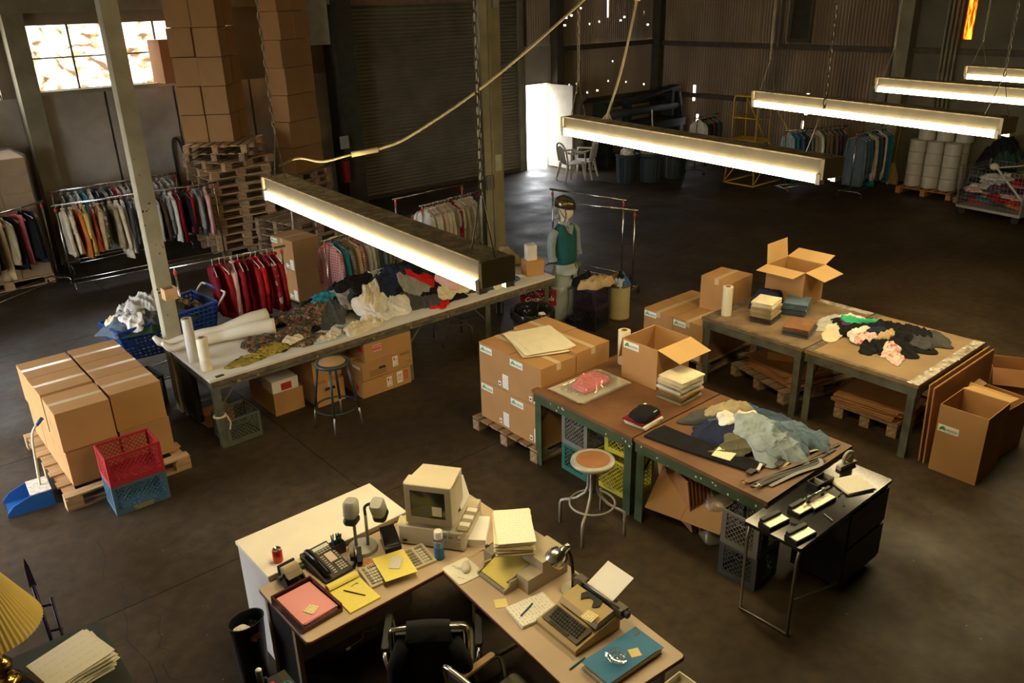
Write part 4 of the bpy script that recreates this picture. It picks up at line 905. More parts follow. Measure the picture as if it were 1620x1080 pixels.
items = [  # material, x, y, rx, ry, rot, th, fold, lobes, label
    ('black', 4.10, 8.10, .42, .28, .2, .06, .05, SL((200, .4)), 'wide black garment at the rear left of the heap on the long table'),
    ('charcoal', 3.62, 8.20, .20, .16, .4, .09, .03, (), 'charcoal rounded bundle behind the dark floral dress'),
    ('ivory', 3.42, 8.18, .22, .12, .5, .07, .03, (), 'ivory garment peeking out behind the charcoal bundle'),
    ('black', 4.75, 8.12, .46, .30, -.1, .08, .06, SL((150, .3), (20, .3)), 'large black coat across the middle of the long table heap'),
    ('navy', 4.95, 8.22, .34, .18, .1, .10, .05, (), 'navy jumper at the rear top of the long table heap'),
    ('maroon', 5.18, 8.20, .24, .15, -.2, .09, .05, (), 'maroon garment on the rear top of the long table heap'),
    ('pale grey', 4.86, 8.30, .14, .09, .3, .07, .03, (), 'small pale grey garment behind the navy jumper'),
    ('dark brown', 5.70, 8.20, .30, .18, .2, .10, .05, (), 'dark brown garment at the rear right of the heap'),
    ('khaki', 5.48, 8.28, .22, .10, .1, .12, .04, SL((200, .5)), 'khaki sleeve along the rear of the heap'),
    ('pale blue', 5.66, 8.30, .16, .10, .7, .14, .05, (), 'pale blue shirt with a raised collar at the rear of the heap'),
    ('black', 5.35, 7.86, .42, .26, .0, .06, .05, SL((250, .25)), 'black garment in front of the green scarf on the heap'),
    ('dark green', 5.30, 8.05, .26, .14, -.1, .07, .05, (), 'dark green scarf over the middle of the heap'),
    ('grey', 4.98, 7.92, .32, .16, -.5, .07, .05, SL((190, .5)), 'grey ribbed jumper stretched over the front of the heap'),
    ('white', 5.02, 8.06, .20, .09, -.3, .08, .03, (), 'white garment lying on the grey ribbed jumper'),
    ('ivory', 4.62, 8.20, .15, .11, -.7, .10, .04, (), 'ivory cap shaped garment high on the black coat'),
    ('teal', 4.12, 8.12, .22, .13, .3, .07, .05, (), 'teal garment near the rear left of the heap'),
    ('charcoal', 4.02, 7.86, .17, .11, .6, .07, .05, (), 'charcoal garment between the floral dress and the teal one'),
    ('grey', 4.28, 8.00, .20, .10, 1.0, .07, .04, (), 'grey sock shaped garment beside the teal one'),
    ('speckled navy', 4.45, 7.86, .22, .16, .2, .07, .04, (), 'dark speckled garment in front of the black coat'),
    ('black', 4.70, 7.82, .30, .18, -.2, .06, .05, (), 'black garment behind the ivory shirts at the table front'),
    ('black', 4.46, 8.16, .26, .18, .3, .06, .05, (), 'black trousers high on the left of the heap'),
    ('black', 5.12, 8.14, .28, .14, -.2, .06, .05, (), 'black shirt on the rear middle of the heap'),
    ('navy', 4.86, 7.96, .24, .14, .4, .06, .05, (), 'dark navy garment between the white shirts and the jumper'),
    ('red', 5.28, 7.86, .20, .12, -.4, .08, .04, (), 'bright red garment in the middle of the heap'),
    ('grey', 5.06, 7.84, .16, .09, -.2, .07, .03, (), 'mid grey garment left of the bright red one'),
    ('black', 5.46, 7.66, .28, .15, .1, .06, .04, SL((180, .4)), 'black jumper at the front edge under the pink garment'),
    ('red', 5.26, 7.52, .14, .09, .5, .05, .03, (), 'small red cloth hanging at the front edge of the long table'),
    ('charcoal', 5.12, 7.62, .20, .10, -.3, .05, .03, (), 'charcoal garment beside the small red cloth'),
    ('navy', 6.02, 7.80, .36, .22, .1, .10, .05, (), 'dark green navy knit right of the pink garment'),
    ('speckled navy', 5.98, 7.70, .34, .18, .1, .08, .04, (), 'speckled navy jumper at the right end of the heap'),
    ('sage', 5.75, 8.08, .24, .14, .3, .10, .04, (), 'sage green garment below the lamp end'),
    ('pink stripe', 5.85, 8.0, .20, .12, -.6, .10, .04, SL((300, .5)), 'pink striped garment below the lamp end'),
    ('ivory', 5.55, 7.70, .20, .11, .2, .06, .04, SL((200, .5), (330, .5)), 'ivory garment spread under the pink one'),
    ('pink', 5.58, 7.80, .15, .13, .3, .13, .07, (), 'pink bundled garment on top at the right of the heap'),
    ('pale blue', 3.95, 7.60, .28, .12, .25, .04, .03, SL((180, .4)), 'pale blue shirt at the front edge of the long table'),
    ('grey blue', 4.05, 7.52, .20, .08, -.5, .04, .02, (), 'grey blue sleeve hanging to the front edge'),
    ('cream', 3.80, 7.53, .16, .08, .3, .04, .03, (), 'cream and denim folded bit at the front edge'),
    ('ivory', 4.30, 7.58, .32, .14, .25, .06, .05, SL((200, .35)), 'crumpled ivory shirt at the front, left of the two'),
    ('white', 4.62, 7.68, .26, .15, -.1, .10, .07, (), 'crumpled white shirt at the front, the taller of the two'),
    ('cream', 4.52, 7.84, .16, .10, .8, .11, .05, (), 'cream garment rising behind the two white shirts'),
    ('blue', 6.42, 7.68, .22, .13, .4, .07, .06, (), 'blue garment at the right end of the long table'),
    ('blue', 6.28, 7.56, .17, .09, .2, .05, .04, (), 'blue sleeve with a pale tag near the right end of the table'),
    ('ivory', 6.16, 7.54, .12, .07, .3, .04, .03, (), 'ivory scrap beside the blue sleeve'),
    ('white', 6.62, 7.66, .15, .04, -.5, .02, .01, (), 'white strip lying right of the blue garment'),
    ('dark brown', 6.60, 8.20, .30, .20, .2, .14, .07, (), 'dark brown garments behind the boxes at the table end'),
    ('black', 6.42, 8.26, .26, .16, .1, .12, .06, (), 'black garment at the far right rear of the long table'),
    ('ivory', 6.40, 8.30, .15, .09, .2, .15, .04, (), 'ivory garment on the black one at the far right rear'),
    ('khaki', 6.78, 8.06, .16, .11, .2, .14, .05, (), 'khaki garment behind the white box at the table end'),
    ('floral dark', 3.30, 7.90, .36, .28, .4, .08, .06, SL((200, .2), (320, .3)), 'dark floral dress spread over the left of the long table'),
    ('floral gold', 2.98, 7.58, .30, .10, .15, .03, .03, (), 'gold print cloth trailing from the floral dress'),
    ('floral dark', 3.52, 7.66, .22, .14, .5, .06, .05, (), 'gathered dark floral skirt in front of the dress'),
    ('floral dark', 3.72, 7.96, .20, .16, .1, .09, .06, (), 'bunched dark floral sleeve at the right of the dress'),
    ('ivory', 3.42, 7.66, .12, .07, .2, .08, .015, (), 'flat ivory flap with a floral edge on the skirt'),
]
for k, (c_, x, y, rx, ry, ro, th, fo, lo, lb) in enumerate(items): h1.put('heaped_garment', lb, 'clothing', CL[c_], x, y, rx, ry, ro, th * (.22 if th < .12 else .6), fo * .85, 11 + k, lo, HG)
h2 = Heap(7.05, 2.72, 8.55, 5.2, .772, [(7.9, 3.6, .40, .5, .03)])
for k, (c_, x, y, rx, ry, ro, th, fo, lo, lb) in enumerate([
    ('sage', 8.12, 4.02, .16, .13, .2, .07, .05, (), 'grey green jumper at the back of the worn table pile'),
    ('pale grey', 7.86, 4.06, .20, .14, .4, .06, .05, SL((160, .4)), 'pale grey hooded garment at the left of the worn table pile'),
    ('white', 8.20, 3.98, .16, .05, -.7, .04, .02, (), 'white sleeve sticking out behind the green garment'),
    ('cream', 7.72, 3.90, .24, .11, .2, .04, .04, SL((180, .4)), 'cream blouse spread toward the left edge of the pile'),
    ('black', 7.98, 3.48, .34, .40, .1, .07, .06, SL((90, .3), (250, .3)), 'large black coat in the worn table pile'),
    ('charcoal', 8.10, 3.20, .28, .22, -.4, .06, .06, SL((300, .4)), 'dark skirt with a loose strap at the right of the pile'),
    ('black', 8.16, 3.44, .26, .30, .5, .06, .06, (), 'black dress draped over the back of the pile'),
    ('black', 7.74, 3.32, .18, .24, -.3, .05, .05, SL((200, .5)), 'black top at the front of the worn table pile'),
    ('purple', 7.90, 3.90, .18, .05, .5, .04, .02, (), 'dark purple strip across the hooded garment'),
    ('green', 8.00, 3.88, .15, .10, -.2, .07, .05, SL((320, .7)), 'bright green garment on the worn table pile'),
    ('black', 7.76, 3.76, .13, .09, .2, .05, .04, (), 'small black cap on the cream blouse'),
    ('white', 7.72, 3.62, .16, .12, .3, .06, .05, SL((0, .5)), 'white patterned blouse at the front of the pile'),
    ('floral rose', 7.66, 3.56, .11, .09, .1, .06, .04, (), 'rose print scarf bundled in the white blouse'),
    ('navy', 7.86, 3.54, .10, .08, .1, .06, .03, (), 'navy bit next to the white blouse'),
    ('tan', 7.80, 3.42, .09, .06, -.3, .06, .03, (), 'tan striped bit in the middle of the worn table pile'),
    ('floral rose', 7.56, 3.22, .17, .09, .5, .06, .05, (), 'pale rose print cloth at the front of the black clothes'),
    ('black', 7.50, 3.44, .12, .08, .2, .04, .03, (), 'black glove like bit with a white tag at the pile front')]):
    h2.put('heaped_garment', lb, 'clothing', CL[c_], x, y, rx, ry, ro, th * .2, fo * .8, 90 + k, lo, 'garments heaped on the worn table')
h3 = Heap(4.46, 2.58, 5.70, 5.05, .777, [(5.25, 3.2, .40, .46, .10)])
for k, (c_, x, y, rx, ry, ro, th, fo, lo, lb) in enumerate([
    ('navy', 5.04, 3.44, .20, .17, .3, .07, .05, SL((200, .4)), 'navy trousers at the left of the denim pile on the green bench'),
    ('dark denim', 5.36, 3.30, .28, .30, .2, .07, .06, (), 'dark jeans under the denim pile on the green bench'),
    ('olive', 4.94, 3.16, .20, .12, -.5, .05, .05, SL((180, .4)), 'olive trousers at the front of the denim pile'),
    ('charcoal', 5.22, 3.58, .16, .20, .4, .09, .06, SL((120, .4)), 'charcoal trousers at the far end of the denim pile'),
    ('blue', 5.48, 3.52, .15, .11, .5, .08, .05, (), 'blue jeans leg at the back of the denim pile'),
    ('white', 5.22, 3.36, .16, .11, -.3, .08, .03, (), 'white shirt between the grey and light denim trousers'),
    ('khaki', 5.30, 3.52, .19, .13, -.6, .11, .06, SL((260, .4)), 'grey khaki trousers draped over the far end of the pile'),
    ('denim', 5.30, 2.92, .24, .20, .3, .08, .07, SL((330, .3)), 'blue jeans at the near end of the denim pile'),
    ('denim', 5.46, 2.86, .17, .14, -.4, .07, .06, (), 'faded jeans end beside the belts'),
    ('light denim', 5.14, 3.12, .17, .25, -.45, .08, .03, SL((260, .35)), 'light denim trousers flat on top of the pile'),
    ('light denim', 5.12, 2.90, .14, .17, .6, .08, .06, (), 'pale jeans with a folded cuff at the pile front')]):
    h3.put('heaped_trousers', lb, 'clothing', CL[c_], x, y, rx, ry, ro, th * .2, fo * .7, 140 + k, lo, 'trousers heaped on the green bench')

# ---------------------------------------------------------------- folded stacks
def folded(label, m, w, l, loc, rz, th=.028, seed=1, group=None, name='folded_trousers'):
    g = random.Random(seed); o = MB()
    n = 9
    def prof(y, top):
        return 0
    ph = g.uniform(0, 6)
    for half in range(2):
        z0, z1 = th * half / 2, th * (half + 1) / 2 - .001; rings = []
        for i in range(n + 1):
            u = i / n * 2 - 1; x = u * w / 2; e = min(1, (1 - abs(u)) * 6) ** .5 if abs(u) < 1 else 0; ly = l / 2 * (1 + .015 * math.sin(ph + 5 * u + half)); b_ = .004 * math.sin(ph + 7 * u)
            zm = (z0 + z1) / 2; hh = (z1 - z0) / 2 * (.35 + .65 * e)
            rings.append([(x, -ly, zm - hh * .3), (x, -ly * .97, zm + hh * .8), (x, 0, zm + hh + b_), (x, ly * .97, zm + hh * .8), (x, ly, zm), (x, ly * .97, zm - hh), (x, -ly * .97, zm - hh)])
        o.loft(rings)
    return tag(o.build(name, m, smooth=60, loc=loc, rot=(0, 0, rz)), label, 'clothing', group)
def fstack(x, y, z, rz, cols, w, l, what, group, seed, th=.028):
    for k, c_ in enumerate(cols):
        folded(f'{c_} folded {what}, {ORD[len(cols) - 1 - k]} from the top', CL[c_], w, l, (x + rng.uniform(-.012, .012), y + rng.uniform(-.012, .012), z), rz + rng.uniform(-.07, .07), th, seed + k, group); z += th + .001
fstack(7.52, 4.62, .772, R_(12), ['charcoal', 'dark brown', 'khaki', 'khaki', 'tan', 'khaki', 'cream', 'ivory'], .30, .24, 'trousers, stack by the film roll', 'tall folded stack on the worn table', 5)
fstack(7.96, 4.52, .772, R_(20), ['dark denim', 'denim', 'denim', 'denim'], .30, .26, 'jeans before the open carton', 'folded jeans on the worn table', 25, .034)
fstack(7.48, 4.18, .772, R_(18), ['slate', 'charcoal', 'brown', 'red brown'], .36, .27, 'trousers, low front stack on the worn table', 'low folded stack on the worn table', 45, .022)
fstack(5.36, 4.07, .777, R_(3), ['khaki', 'olive', 'red brown', 'tan', 'white', 'pale grey', 'cream', 'cream', 'ivory'], .31, .27, 'linen in the stack on the green bench', 'folded linens on the green bench', 65, .024)
h2b = Heap(7.4, 4.5, 8.5, 5.2, .772)
h2b.put('folded_jumper', 'dark navy ribbed jumper behind the folded stacks on the worn table', 'clothing', CL['navy'], 7.86, 4.84, .20, .14, .2, .16, .03, 7)
fstack(4.78, 3.98, .777, R_(6), ['cream', 'white', 'maroon'], .27, .21, 'top, small stack under the black jumper', 'small folded stack on the green bench', 85, .016)
hb_ = Heap(4.5, 3.7, 5.1, 4.3, .828)
o = hb_.put('folded_jumper', 'black folded jumper with a green tag on the green bench', 'clothing', CL['black'], 4.79, 3.99, .14, .105, .1, .04, .012, 9, p=3.5, wob=.04)
MB().box(-.02, -.014, 0, .02, .014, .002).build('green_tag', mat('pale green tag', (.32, .50, .28), .6), o, loc=(.05, -.075, .046), rot=(-.5, 0, .3))
MB().box(-.012, -.01, 0, .012, .01, .002).build('white_tag', sticker_w, o, loc=(.08, .06, .055))
# pressed black trousers with a cream card on them
tb = MB()
rings = []
for i in range(15):
    u = i / 14; xx = 4.70 + .12 * u ** 1.3; yy = 3.80 - .90 * u; wd = .13 - .045 * u
    rings.append([(xx - 4.7 - wd, yy - 3.4, .0), (xx - 4.7 - wd * .98, yy - 3.4, .016), (xx - 4.7, yy - 3.4, .024 + .003 * math.sin(9 * u)), (xx - 4.7 + wd * .98, yy - 3.4, .016), (xx - 4.7 + wd, yy - 3.4, .0)])
tb.loft(rings); o = tag(tb.build('pressed_trousers', CL['black'], smooth=50, loc=(4.70, 3.4, .777)), 'pressed black trousers laid flat along the front of the green bench', 'clothing')
MB().box(-.05, -.012, .004, .05, .012, .02).build('cuff_lining', CL['white'], o, loc=(.13, -.51, .004), rot=(0, 0, .35))
tag(MB().box(-.10, -.075, 0, .10, .075, .006).build('cream_card', mat('cream card', (.82, .74, .48), .7, var=.03), loc=(4.81, 3.18, .803), rot=(0, 0, .25)), 'cream card lying on the pressed black trousers', 'card')
# bagged pink garment on stacked polythene bags
poly = clear('polythene', (.97, .96, .92), .10, .12, .26, (.75, .70, .58))
t = sheets('plastic_bags', 'flat stack of clear polythene bags at the end of the green bench', 'plastic bag', poly, .62, .40, 6, (4.92, 4.75, .777), R_(2), .02, .004, .07, seed=8)
hp = Heap(4.5, 4.4, 5.4, 5.05, .803)
hp.put('bagged_garment', 'pink garment in a clear bag on the polythene stack', 'clothing', CL['rose'], 4.95, 4.77, .21, .13, .12, .03, .018, 4, p=3, wob=.07)
hp.put('plastic_bag', 'crinkled clear bag wrapped round the pink garment', 'plastic bag', clear('crinkled polythene', (.98, .97, .95), .16, .08, .05), 4.95, 4.77, .26, .17, .12, .006, .014, 5, p=4, wob=.05)

# ---------------------------------------------------------------- belts on the bench
def belt(label, m, pts, w=.035, buckle=None):
    P = [Vector(p) for p in wpath(pts, 6)]; n = len(P); b = MB(); L_, Rr = [], []
    for i, p in enumerate(P):
        d = (P[min(i + 1, n - 1)] - P[max(i - 1, 0)]); d.z = 0; d.normalize(); s = Vector((-d.y, d.x, 0)) * w / 2; L_.append(p + s); Rr.append(p - s)
    for top in (.0035, 0): b.v += [tuple(q + Vector((0, 0, top))) for q in L_] + [tuple(q + Vector((0, 0, top))) for q in Rr]
    for i in range(n - 1):
        a, c_, e, f = i, n + i, 2 * n + i, 3 * n + i
        b.f += [(a, a + 1, c_ + 1, c_), (e, f, f + 1, e + 1), (a, e, e + 1, a + 1), (c_, c_ + 1, f + 1, f)]
    o0 = P[0].copy(); b.v = [tuple(Vector(v) - o0) for v in b.v]
    o = tag(b.build('belt', m, loc=o0, fix=True), label, 'belt', 'belts on the green bench')
    if buckle:
        a = math.atan2((P[1] - P[0]).y, (P[1] - P[0]).x)
        MB(Matrix.Rotation(a, 4, 'Z')).tube([(.0, -.024, .006), (.0, .024, .006), (-.045, .024, .008), (-.045, -.024, .008)], .0045, 6, closed=True).cyl((-.045, 0, .008), (.0, 0, .008), .003).build('buckle', buckle, o)
    return o
lea = lambda n, c: mat('leather ' + n, c, .45, var=.15, spec=.4)
brassy = mat('aged brass', (.45, .32, .14), .3, 1., var=.15)
zt = .782
belt('cream leather belt at the back of the belt group', lea('cream', (.62, .48, .24)), [(4.95, 2.80, zt), (5.2, 2.79, zt + .02), (5.45, 2.74, zt)], .05)
belt('dark braided belt beside the cream belt', mat('braided leather', (.10, .06, .03), .6, var=.8, scale=55), [(5.0, 2.74, zt), (5.25, 2.71, zt + .01), (5.6, 2.68, zt)], .032)
belt('brown leather belt with a red lining near the front', lea('brown', (.13, .07, .035)), [(4.60, 2.84, zt + .004), (4.80, 2.80, zt), (5.1, 2.72, zt + .012), (5.35, 2.68, zt)], .036, brassy)
belt('black belt with a silver buckle at the front of the bench', lea('black', (.02, .019, .018)), [(4.62, 2.75, zt + .01), (4.85, 2.71, zt + .01), (5.1, 2.66, zt), (5.3, 2.63, zt)], .034, steel)
belt('grey webbing belt at the very edge of the bench', lea('grey', (.22, .21, .19)), [(4.68, 2.70, zt), (4.95, 2.66, zt + .008), (5.2, 2.61, zt), (5.28, 2.66, zt + .004)], .03)
belt('black belt folded over the brown one', lea('black', (0, 0, 0)), [(4.70, 2.90, zt + .012), (4.9, 2.90, zt + .012), (5.05, 2.84, zt + .02), (4.92, 2.80, zt + .03)], .05)
belt('coiled red brown belt standing behind the black one', lea('red brown', (.20, .05, .025)), [(5.06, 2.93, zt), (4.96, 2.98, zt), (4.93, 2.95, zt)], .032)
belt('dark woven belt lying under the others', lea('dark', (.05, .035, .025)), [(4.58, 2.79, zt), (4.8, 2.77, zt), (5.15, 2.69, zt), (5.5, 2.66, zt)], .03)

# ---------------------------------------------------------------- garment racks and hung clothes
def rack(label, p, q, zr, group=None, top=None, m=None):
    p, q = Vector((*p, 0)), Vector((*q, 0)); L_ = (q - p).length; a = math.atan2((q - p).y, (q - p).x)
    t = thing('garment_rack', label, 'garment rack', (p + q) / 2, a, group); m = m or steel; h = L_ / 2
    MB().cyl((-h - .05, 0, zr), (h + .05, 0, zr), .0155, n=8).build('rail', m, t, True)
    for s in (-1, 1):
        MB().cyl((s * h, 0, .13), (s * h, 0, zr), .013, n=8).build('upright', m, t, True)
        MB().tube([(s * h, -.26, .085), (s * h, -.2, .12), (s * h, .2, .12), (s * h, .26, .085)], .013, 6).build('foot_bar', m, t, True)
        MB().lathe([(.017, 0), (.02, .01), (.02, .04), (.017, .05)], 8, (s * h, 0, zr - .09)).build('red_collar', red_ink, t)
        for e in (-1, 1):
            c_ = MB().cyl((s * h, e * .26, .05), (s * h, e * .26, .095), .008); c_.tube([(s * h - .012, e * .26, .035), (s * h + .012, e * .26, .035)], .034, 12); c_.build('caster', rubber, t)
    for e in (-1, 1): MB().cyl((-h, e * .12, .14), (h, e * .12, .14), .009, n=6).build('base_bar', m, t, True)
    return t
hg_mesh = {}
def hanger_mesh(m):
    if m.name not in hg_mesh:
        b = MB(); b.tube([(.012, 0, .038), (.020, 0, .052), (.012, 0, .067), (0, 0, .072), (-.014, 0, .064), (-.018, 0, .05)] and [(-.016, 0, .05), (-.012, 0, .064), (0, 0, .072), (.013, 0, .066), (.018, 0, .052), (.012, 0, .036), (0, 0, .02), (0, 0, -.005)], .0028, 4)
        b.tube([(0, 0, 0), (.19, 0, -.075), (.205, 0, -.095), (-.205, 0, -.095), (-.19, 0, -.075)], .004, 4, closed=True); hg_mesh[m.name] = b.mesh('hanger', m)
    return hg_mesh[m.name]
hang_w = mat('white plastic hanger', (.78, .76, .70), .4); hang_b = mat('wooden hanger', (.42, .22, .09), .5); hang_p = mat('pink plastic hanger', (.7, .22, .18), .4); hang_s = dull_steel
def hung(kind, m, x, y, zr, a, label, group, seed, hm=None, w=.42, L=.72, tilt=0.):
    """garment on a hanger; the rail runs along local y, shoulders along local x"""
    g = random.Random(seed); b = MB(); n = 22; K = 11; top = -.0; ph = g.uniform(0, 6); d0 = .032
    rings = []
    for k in range(K + 1):
        u = k / K; z = -.015 - L * u
        if kind == 'skirt': hw = w * (.30 + .22 * u); hd = d0 * (.5 + .9 * u)
        elif kind == 'trousers': hw = w * (.36 - .02 * u); hd = d0 * (.5 + .25 * u)
        else:
            s_ = min(1, (u * L) / .095); hw = .05 + (w * .47 - .05) * s_ + .035 * max(0, u - .3); hd = d0 * (.5 + .8 * u ** .7)
        fa = (.012 + .012 * u) * (1 if u > .12 else .3); ring = []
        for j in range(n):
            t_ = 2 * PI * j / n; c_, s2 = math.cos(t_), math.sin(t_)
            ring.append((hw * math.copysign(abs(c_) ** .8, c_), hd * s2 + fa * math.sin(4 * hw * 30 * c_ + ph + 2 * u) * (1 - .3 * abs(c_)), z + (.012 * math.sin(3 * t_ + ph) if k == K else 0)))
        rings.append(ring)
    b.loft(rings)
    if kind in ('shirt', 'jacket'):
        for s in (-1, 1):
            Ls = L * g.uniform(.72, .9) if kind == 'jacket' else L * g.uniform(.35, .8); rr = []
            for k in range(7):
                u = k / 6; cx = s * (w * .45 + .035 * math.sin(u * 2.2)); z = -.10 - Ls * u; r = (.058 - .018 * u); fy = -.012 + g.uniform(-.006, .006)
                rr.append([(cx + r * math.cos(2 * PI * j / 8) * .75, fy + r * .62 * math.sin(2 * PI * j / 8), z + .04 * (1 - u) * -s * math.cos(2 * PI * j / 8)) for j in range(8)])
            b.loft(rr)
        b.tube([(.05 * math.cos(q), .022 * math.sin(q), -.006) for q in [2 * PI * k / 10 for k in range(10)]], .012, 5, closed=True)
    nm = {'shirt': 'hanging_shirt', 'jacket': 'hanging_jacket', 'skirt': 'hanging_skirt', 'trousers': 'hanging_trousers'}[kind]
    o = b.build(nm, m, smooth=True, loc=(x, y, zr - .058), rot=(tilt, 0, a)); tag(o, label, 'clothing', group)
    place(hanger_mesh(hm or hang_w), 'hanger', o, (0, 0, 0))
    return o
def fill(p, q, zr, s0, s1, cols, rackname, group, L=.72, lj=.08, ang=.0, hm=None, w=.42, kinds=None, near='left'):
    p, q = Vector(p), Vector(q); d = (q - p).normalized(); a = math.atan2(d.y, d.x) - PI / 2; n = len(cols)
    for k, c_ in enumerate(cols):
        u = s0 + (s1 - s0) * (k + .5) / n + rng.uniform(-.012, .012); pt = p + d * u
        kind = (kinds or ['shirt', 'jacket'])[k % len(kinds or [1, 2])]
        if n <= 18: lb = f'{c_} {kind} hung on {rackname}, {ORD[k]} from the {near}'
        else: lb = f'{c_} {kind} hung on {rackname}'
        hung(kind, CL[c_], pt.x, pt.y, zr, a + ang + rng.uniform(-.16, .16), lb, group, 300 + int(pt.x * 97) + k, (hm or [hang_w])[k % len(hm or [1])], w, L + rng.uniform(-lj, lj), rng.uniform(-.05, .05))
# racks along the concrete wall
rack('chrome rack before the concrete wall, cream and orange clothes on it', (2.70, 13.80), (5.1, 13.66), 1.34)
fill((2.70, 13.80), (5.1, 13.66), 1.34, .06, 1.0, ['cream', 'ivory', 'orange', 'yellow', 'rust', 'tan', 'paisley', 'khaki', 'cream', 'white'], 'the front wall rack, left of the post', 'clothes on the front wall rack left of the post', .78, .12, kinds=['jacket', 'shirt', 'jacket', 'shirt', 'skirt'], hm=[hang_w, hang_s])
fill((2.70, 13.80), (5.1, 13.66), 1.34, 1.0, 2.3, ['charcoal', 'stripe', 'black', 'paisley', 'pale grey', 'dark brown', 'grey', 'white', 'maroon', 'black', 'crimson', 'grey', 'charcoal', 'pink'], 'the front wall rack, right part', 'clothes on the front wall rack right part', .70, .12, hm=[hang_w, hang_s])
rack('chrome rack against the concrete wall behind the front wall rack', (2.92, 14.95), (4.95, 15.02), 1.34)
fill((2.92, 14.95), (4.95, 15.02), 1.34, .1, 1.95, ['sage', 'grey', 'stripe', 'teal', 'pale grey', 'navy', 'grey', 'charcoal', 'rose', 'pale grey', 'stripe', 'grey', 'pale grey', 'tan', 'pale grey', 'grey', 'stripe', 'grey'], 'the rear wall rack', 'clothes on the rear wall rack', .72, .1)
rack('chrome rack at the far left before the wrapped pallet', (1.15, 13.35), (2.62, 14.30), 1.34)
fill((1.15, 13.35), (2.62, 14.30), 1.34, .1, 1.55, ['black', 'navy', 'charcoal', 'olive', 'black', 'tan', 'khaki', 'black', 'rose', 'black', 'navy'], 'the far left rack', 'clothes on the far left rack', .78, .14, kinds=['jacket', 'skirt', 'trousers'], hm=[hang_w, hang_b, hang_p])
rack('chrome rack of red clothes behind the left post', (2.92, 9.46), (4.20, 9.36), 1.31)
fill((2.92, 9.46), (4.20, 9.36), 1.31, .40, 1.22, ['maroon', 'crimson', 'maroon', 'pink', 'crimson', 'maroon', 'crimson', 'red', 'maroon', 'floral red', 'crimson'], 'the red rack', 'clothes on the red rack', .62, .08, kinds=['jacket', 'shirt', 'skirt'], hm=[hang_w, hang_w, hang_b])
rack('rack of plaid and grey shirts behind the long table heap', (4.72, 9.22), (6.25, 9.52), 1.31)
fill((4.72, 9.22), (6.25, 9.52), 1.31, .04, 1.35, ['red plaid', 'teal', 'blue plaid', 'tan', 'red plaid', 'stripe', 'pale grey', 'sage', 'denim', 'sage', 'grey', 'sage', 'stripe', 'grey', 'rose'], 'the plaid shirt rack', 'shirts on the plaid shirt rack', .66, .06, hm=[hang_w, hang_b, hang_s])
rack('rack of white shirts left of the centre post', (6.66, 9.86), (7.86, 10.02), 1.31)
fill((6.66, 9.86), (7.86, 10.02), 1.31, .02, 1.05, ['white', 'white', 'white', 'pink stripe', 'white', 'cream', 'pale grey', 'floral red', 'white', 'cream', 'white', 'ivory', 'white'], 'the white shirt rack', 'shirts on the white shirt rack', .64, .06, hm=[hang_w, hang_p, hang_w])
rack('empty chrome rack behind the white shirt rack', (6.58, 10.44), (7.90, 10.52), 1.33)
rack('empty chrome rack, the rear of two beyond the mannequin', (8.74, 9.30), (8.96, 8.02), 1.30)
rack('empty chrome rack, the nearer of two beyond the mannequin', (8.22, 8.62), (8.62, 7.50), 1.30)
# racks by the right wall
rack('rack of dark blue clothes by the right wall, nearest the broom', (16.55, 8.5), (17.85, 8.56), 1.32)
fill((16.55, 8.5), (17.85, 8.56), 1.32, .0, 1.3, ['slate', 'slate', 'blue', 'navy', 'cream', 'teal', 'dark denim', 'navy', 'white', 'blue', 'teal'], 'the rack nearest the broom', 'clothes on the rack nearest the broom', 1.0, .14, kinds=['jacket', 'shirt'])
rack('rack of blue and brown clothes by the right wall, behind the ladder', (15.95, 9.75), (17.4, 9.2), 1.32)
fill((15.95, 9.75), (17.4, 9.2), 1.32, .0, 1.5, ['pale blue', 'teal', 'blue', 'dark green', 'denim', 'khaki', 'white', 'olive', 'brown', 'olive', 'purple', 'charcoal'], 'the rack behind the yellow ladder', 'clothes on the rack behind the ladder', .95, .1)
rack('small rack with white and dark garments near the corner', (16.3, 12.35), (17.3, 12.5), 1.32)
fill((16.3, 12.35), (17.3, 12.5), 1.32, .05, .9, ['white', 'dark green', 'navy', 'rust', 'dark green', 'teal', 'charcoal'], 'the small corner rack', 'clothes on the small corner rack', .55, .06)
# ---------------------------------------------------------------- desks
D = .75
beige = mat('beige laminate', (.50, .38, .26), .45, var=.05, scale=6, spec=.4)
edge_m = mat('dark red edge band', (.10, .022, .018), .5)
leg_b = mat('beige desk steel', (.34, .27, .18), .5, .1, var=.1)
cab_w = mat('cream cabinet top', (.80, .74, .60), .6, var=.03); cab_s = mat('white cabinet side', (.66, .62, .57), .6, var=.04)
def desk_top(t, x0, y0, x1, y1, r=.03):
    MB().rbox(x0, y0, D - .028, x1, y1, D - .003, r, 4).build('edge_band', edge_m, t, 40)
    MB().rbox(x0 + .004, y0 + .004, D - .01, x1 - .004, y1 - .004, D, r, 4).build('desktop', beige, t, 40)
def leg_frame(t, x, y0, y1):
    """flat steel end frame with a dark inset panel"""
    MB().box(x - .015, y0, .0, x + .015, y0 + .035, .72).build('leg', leg_b, t); MB().box(x - .015, y1 - .035, 0, x + .015, y1, .72).build('leg', leg_b, t)
    MB().box(x - .015, y0 + .035, .04, x + .015, y1 - .035, .08).box(x - .015, y0 + .035, .685, x + .015, y1 - .035, .72).build('leg_rail', leg_b, t)
    MB().box(x - .004, y0 + .035, .08, x + .004, y1 - .035, .685).build('inset_panel', black, t)
t = thing('desk', 'beige desk with a dark red edge carrying the computer and telephone', 'desk', (2.24, 3.885, 0))
desk_top(t, -.81, -.325, .81, .325); leg_frame(t, -.77, -.1, .30); leg_frame(t, .77, -.25, .28)
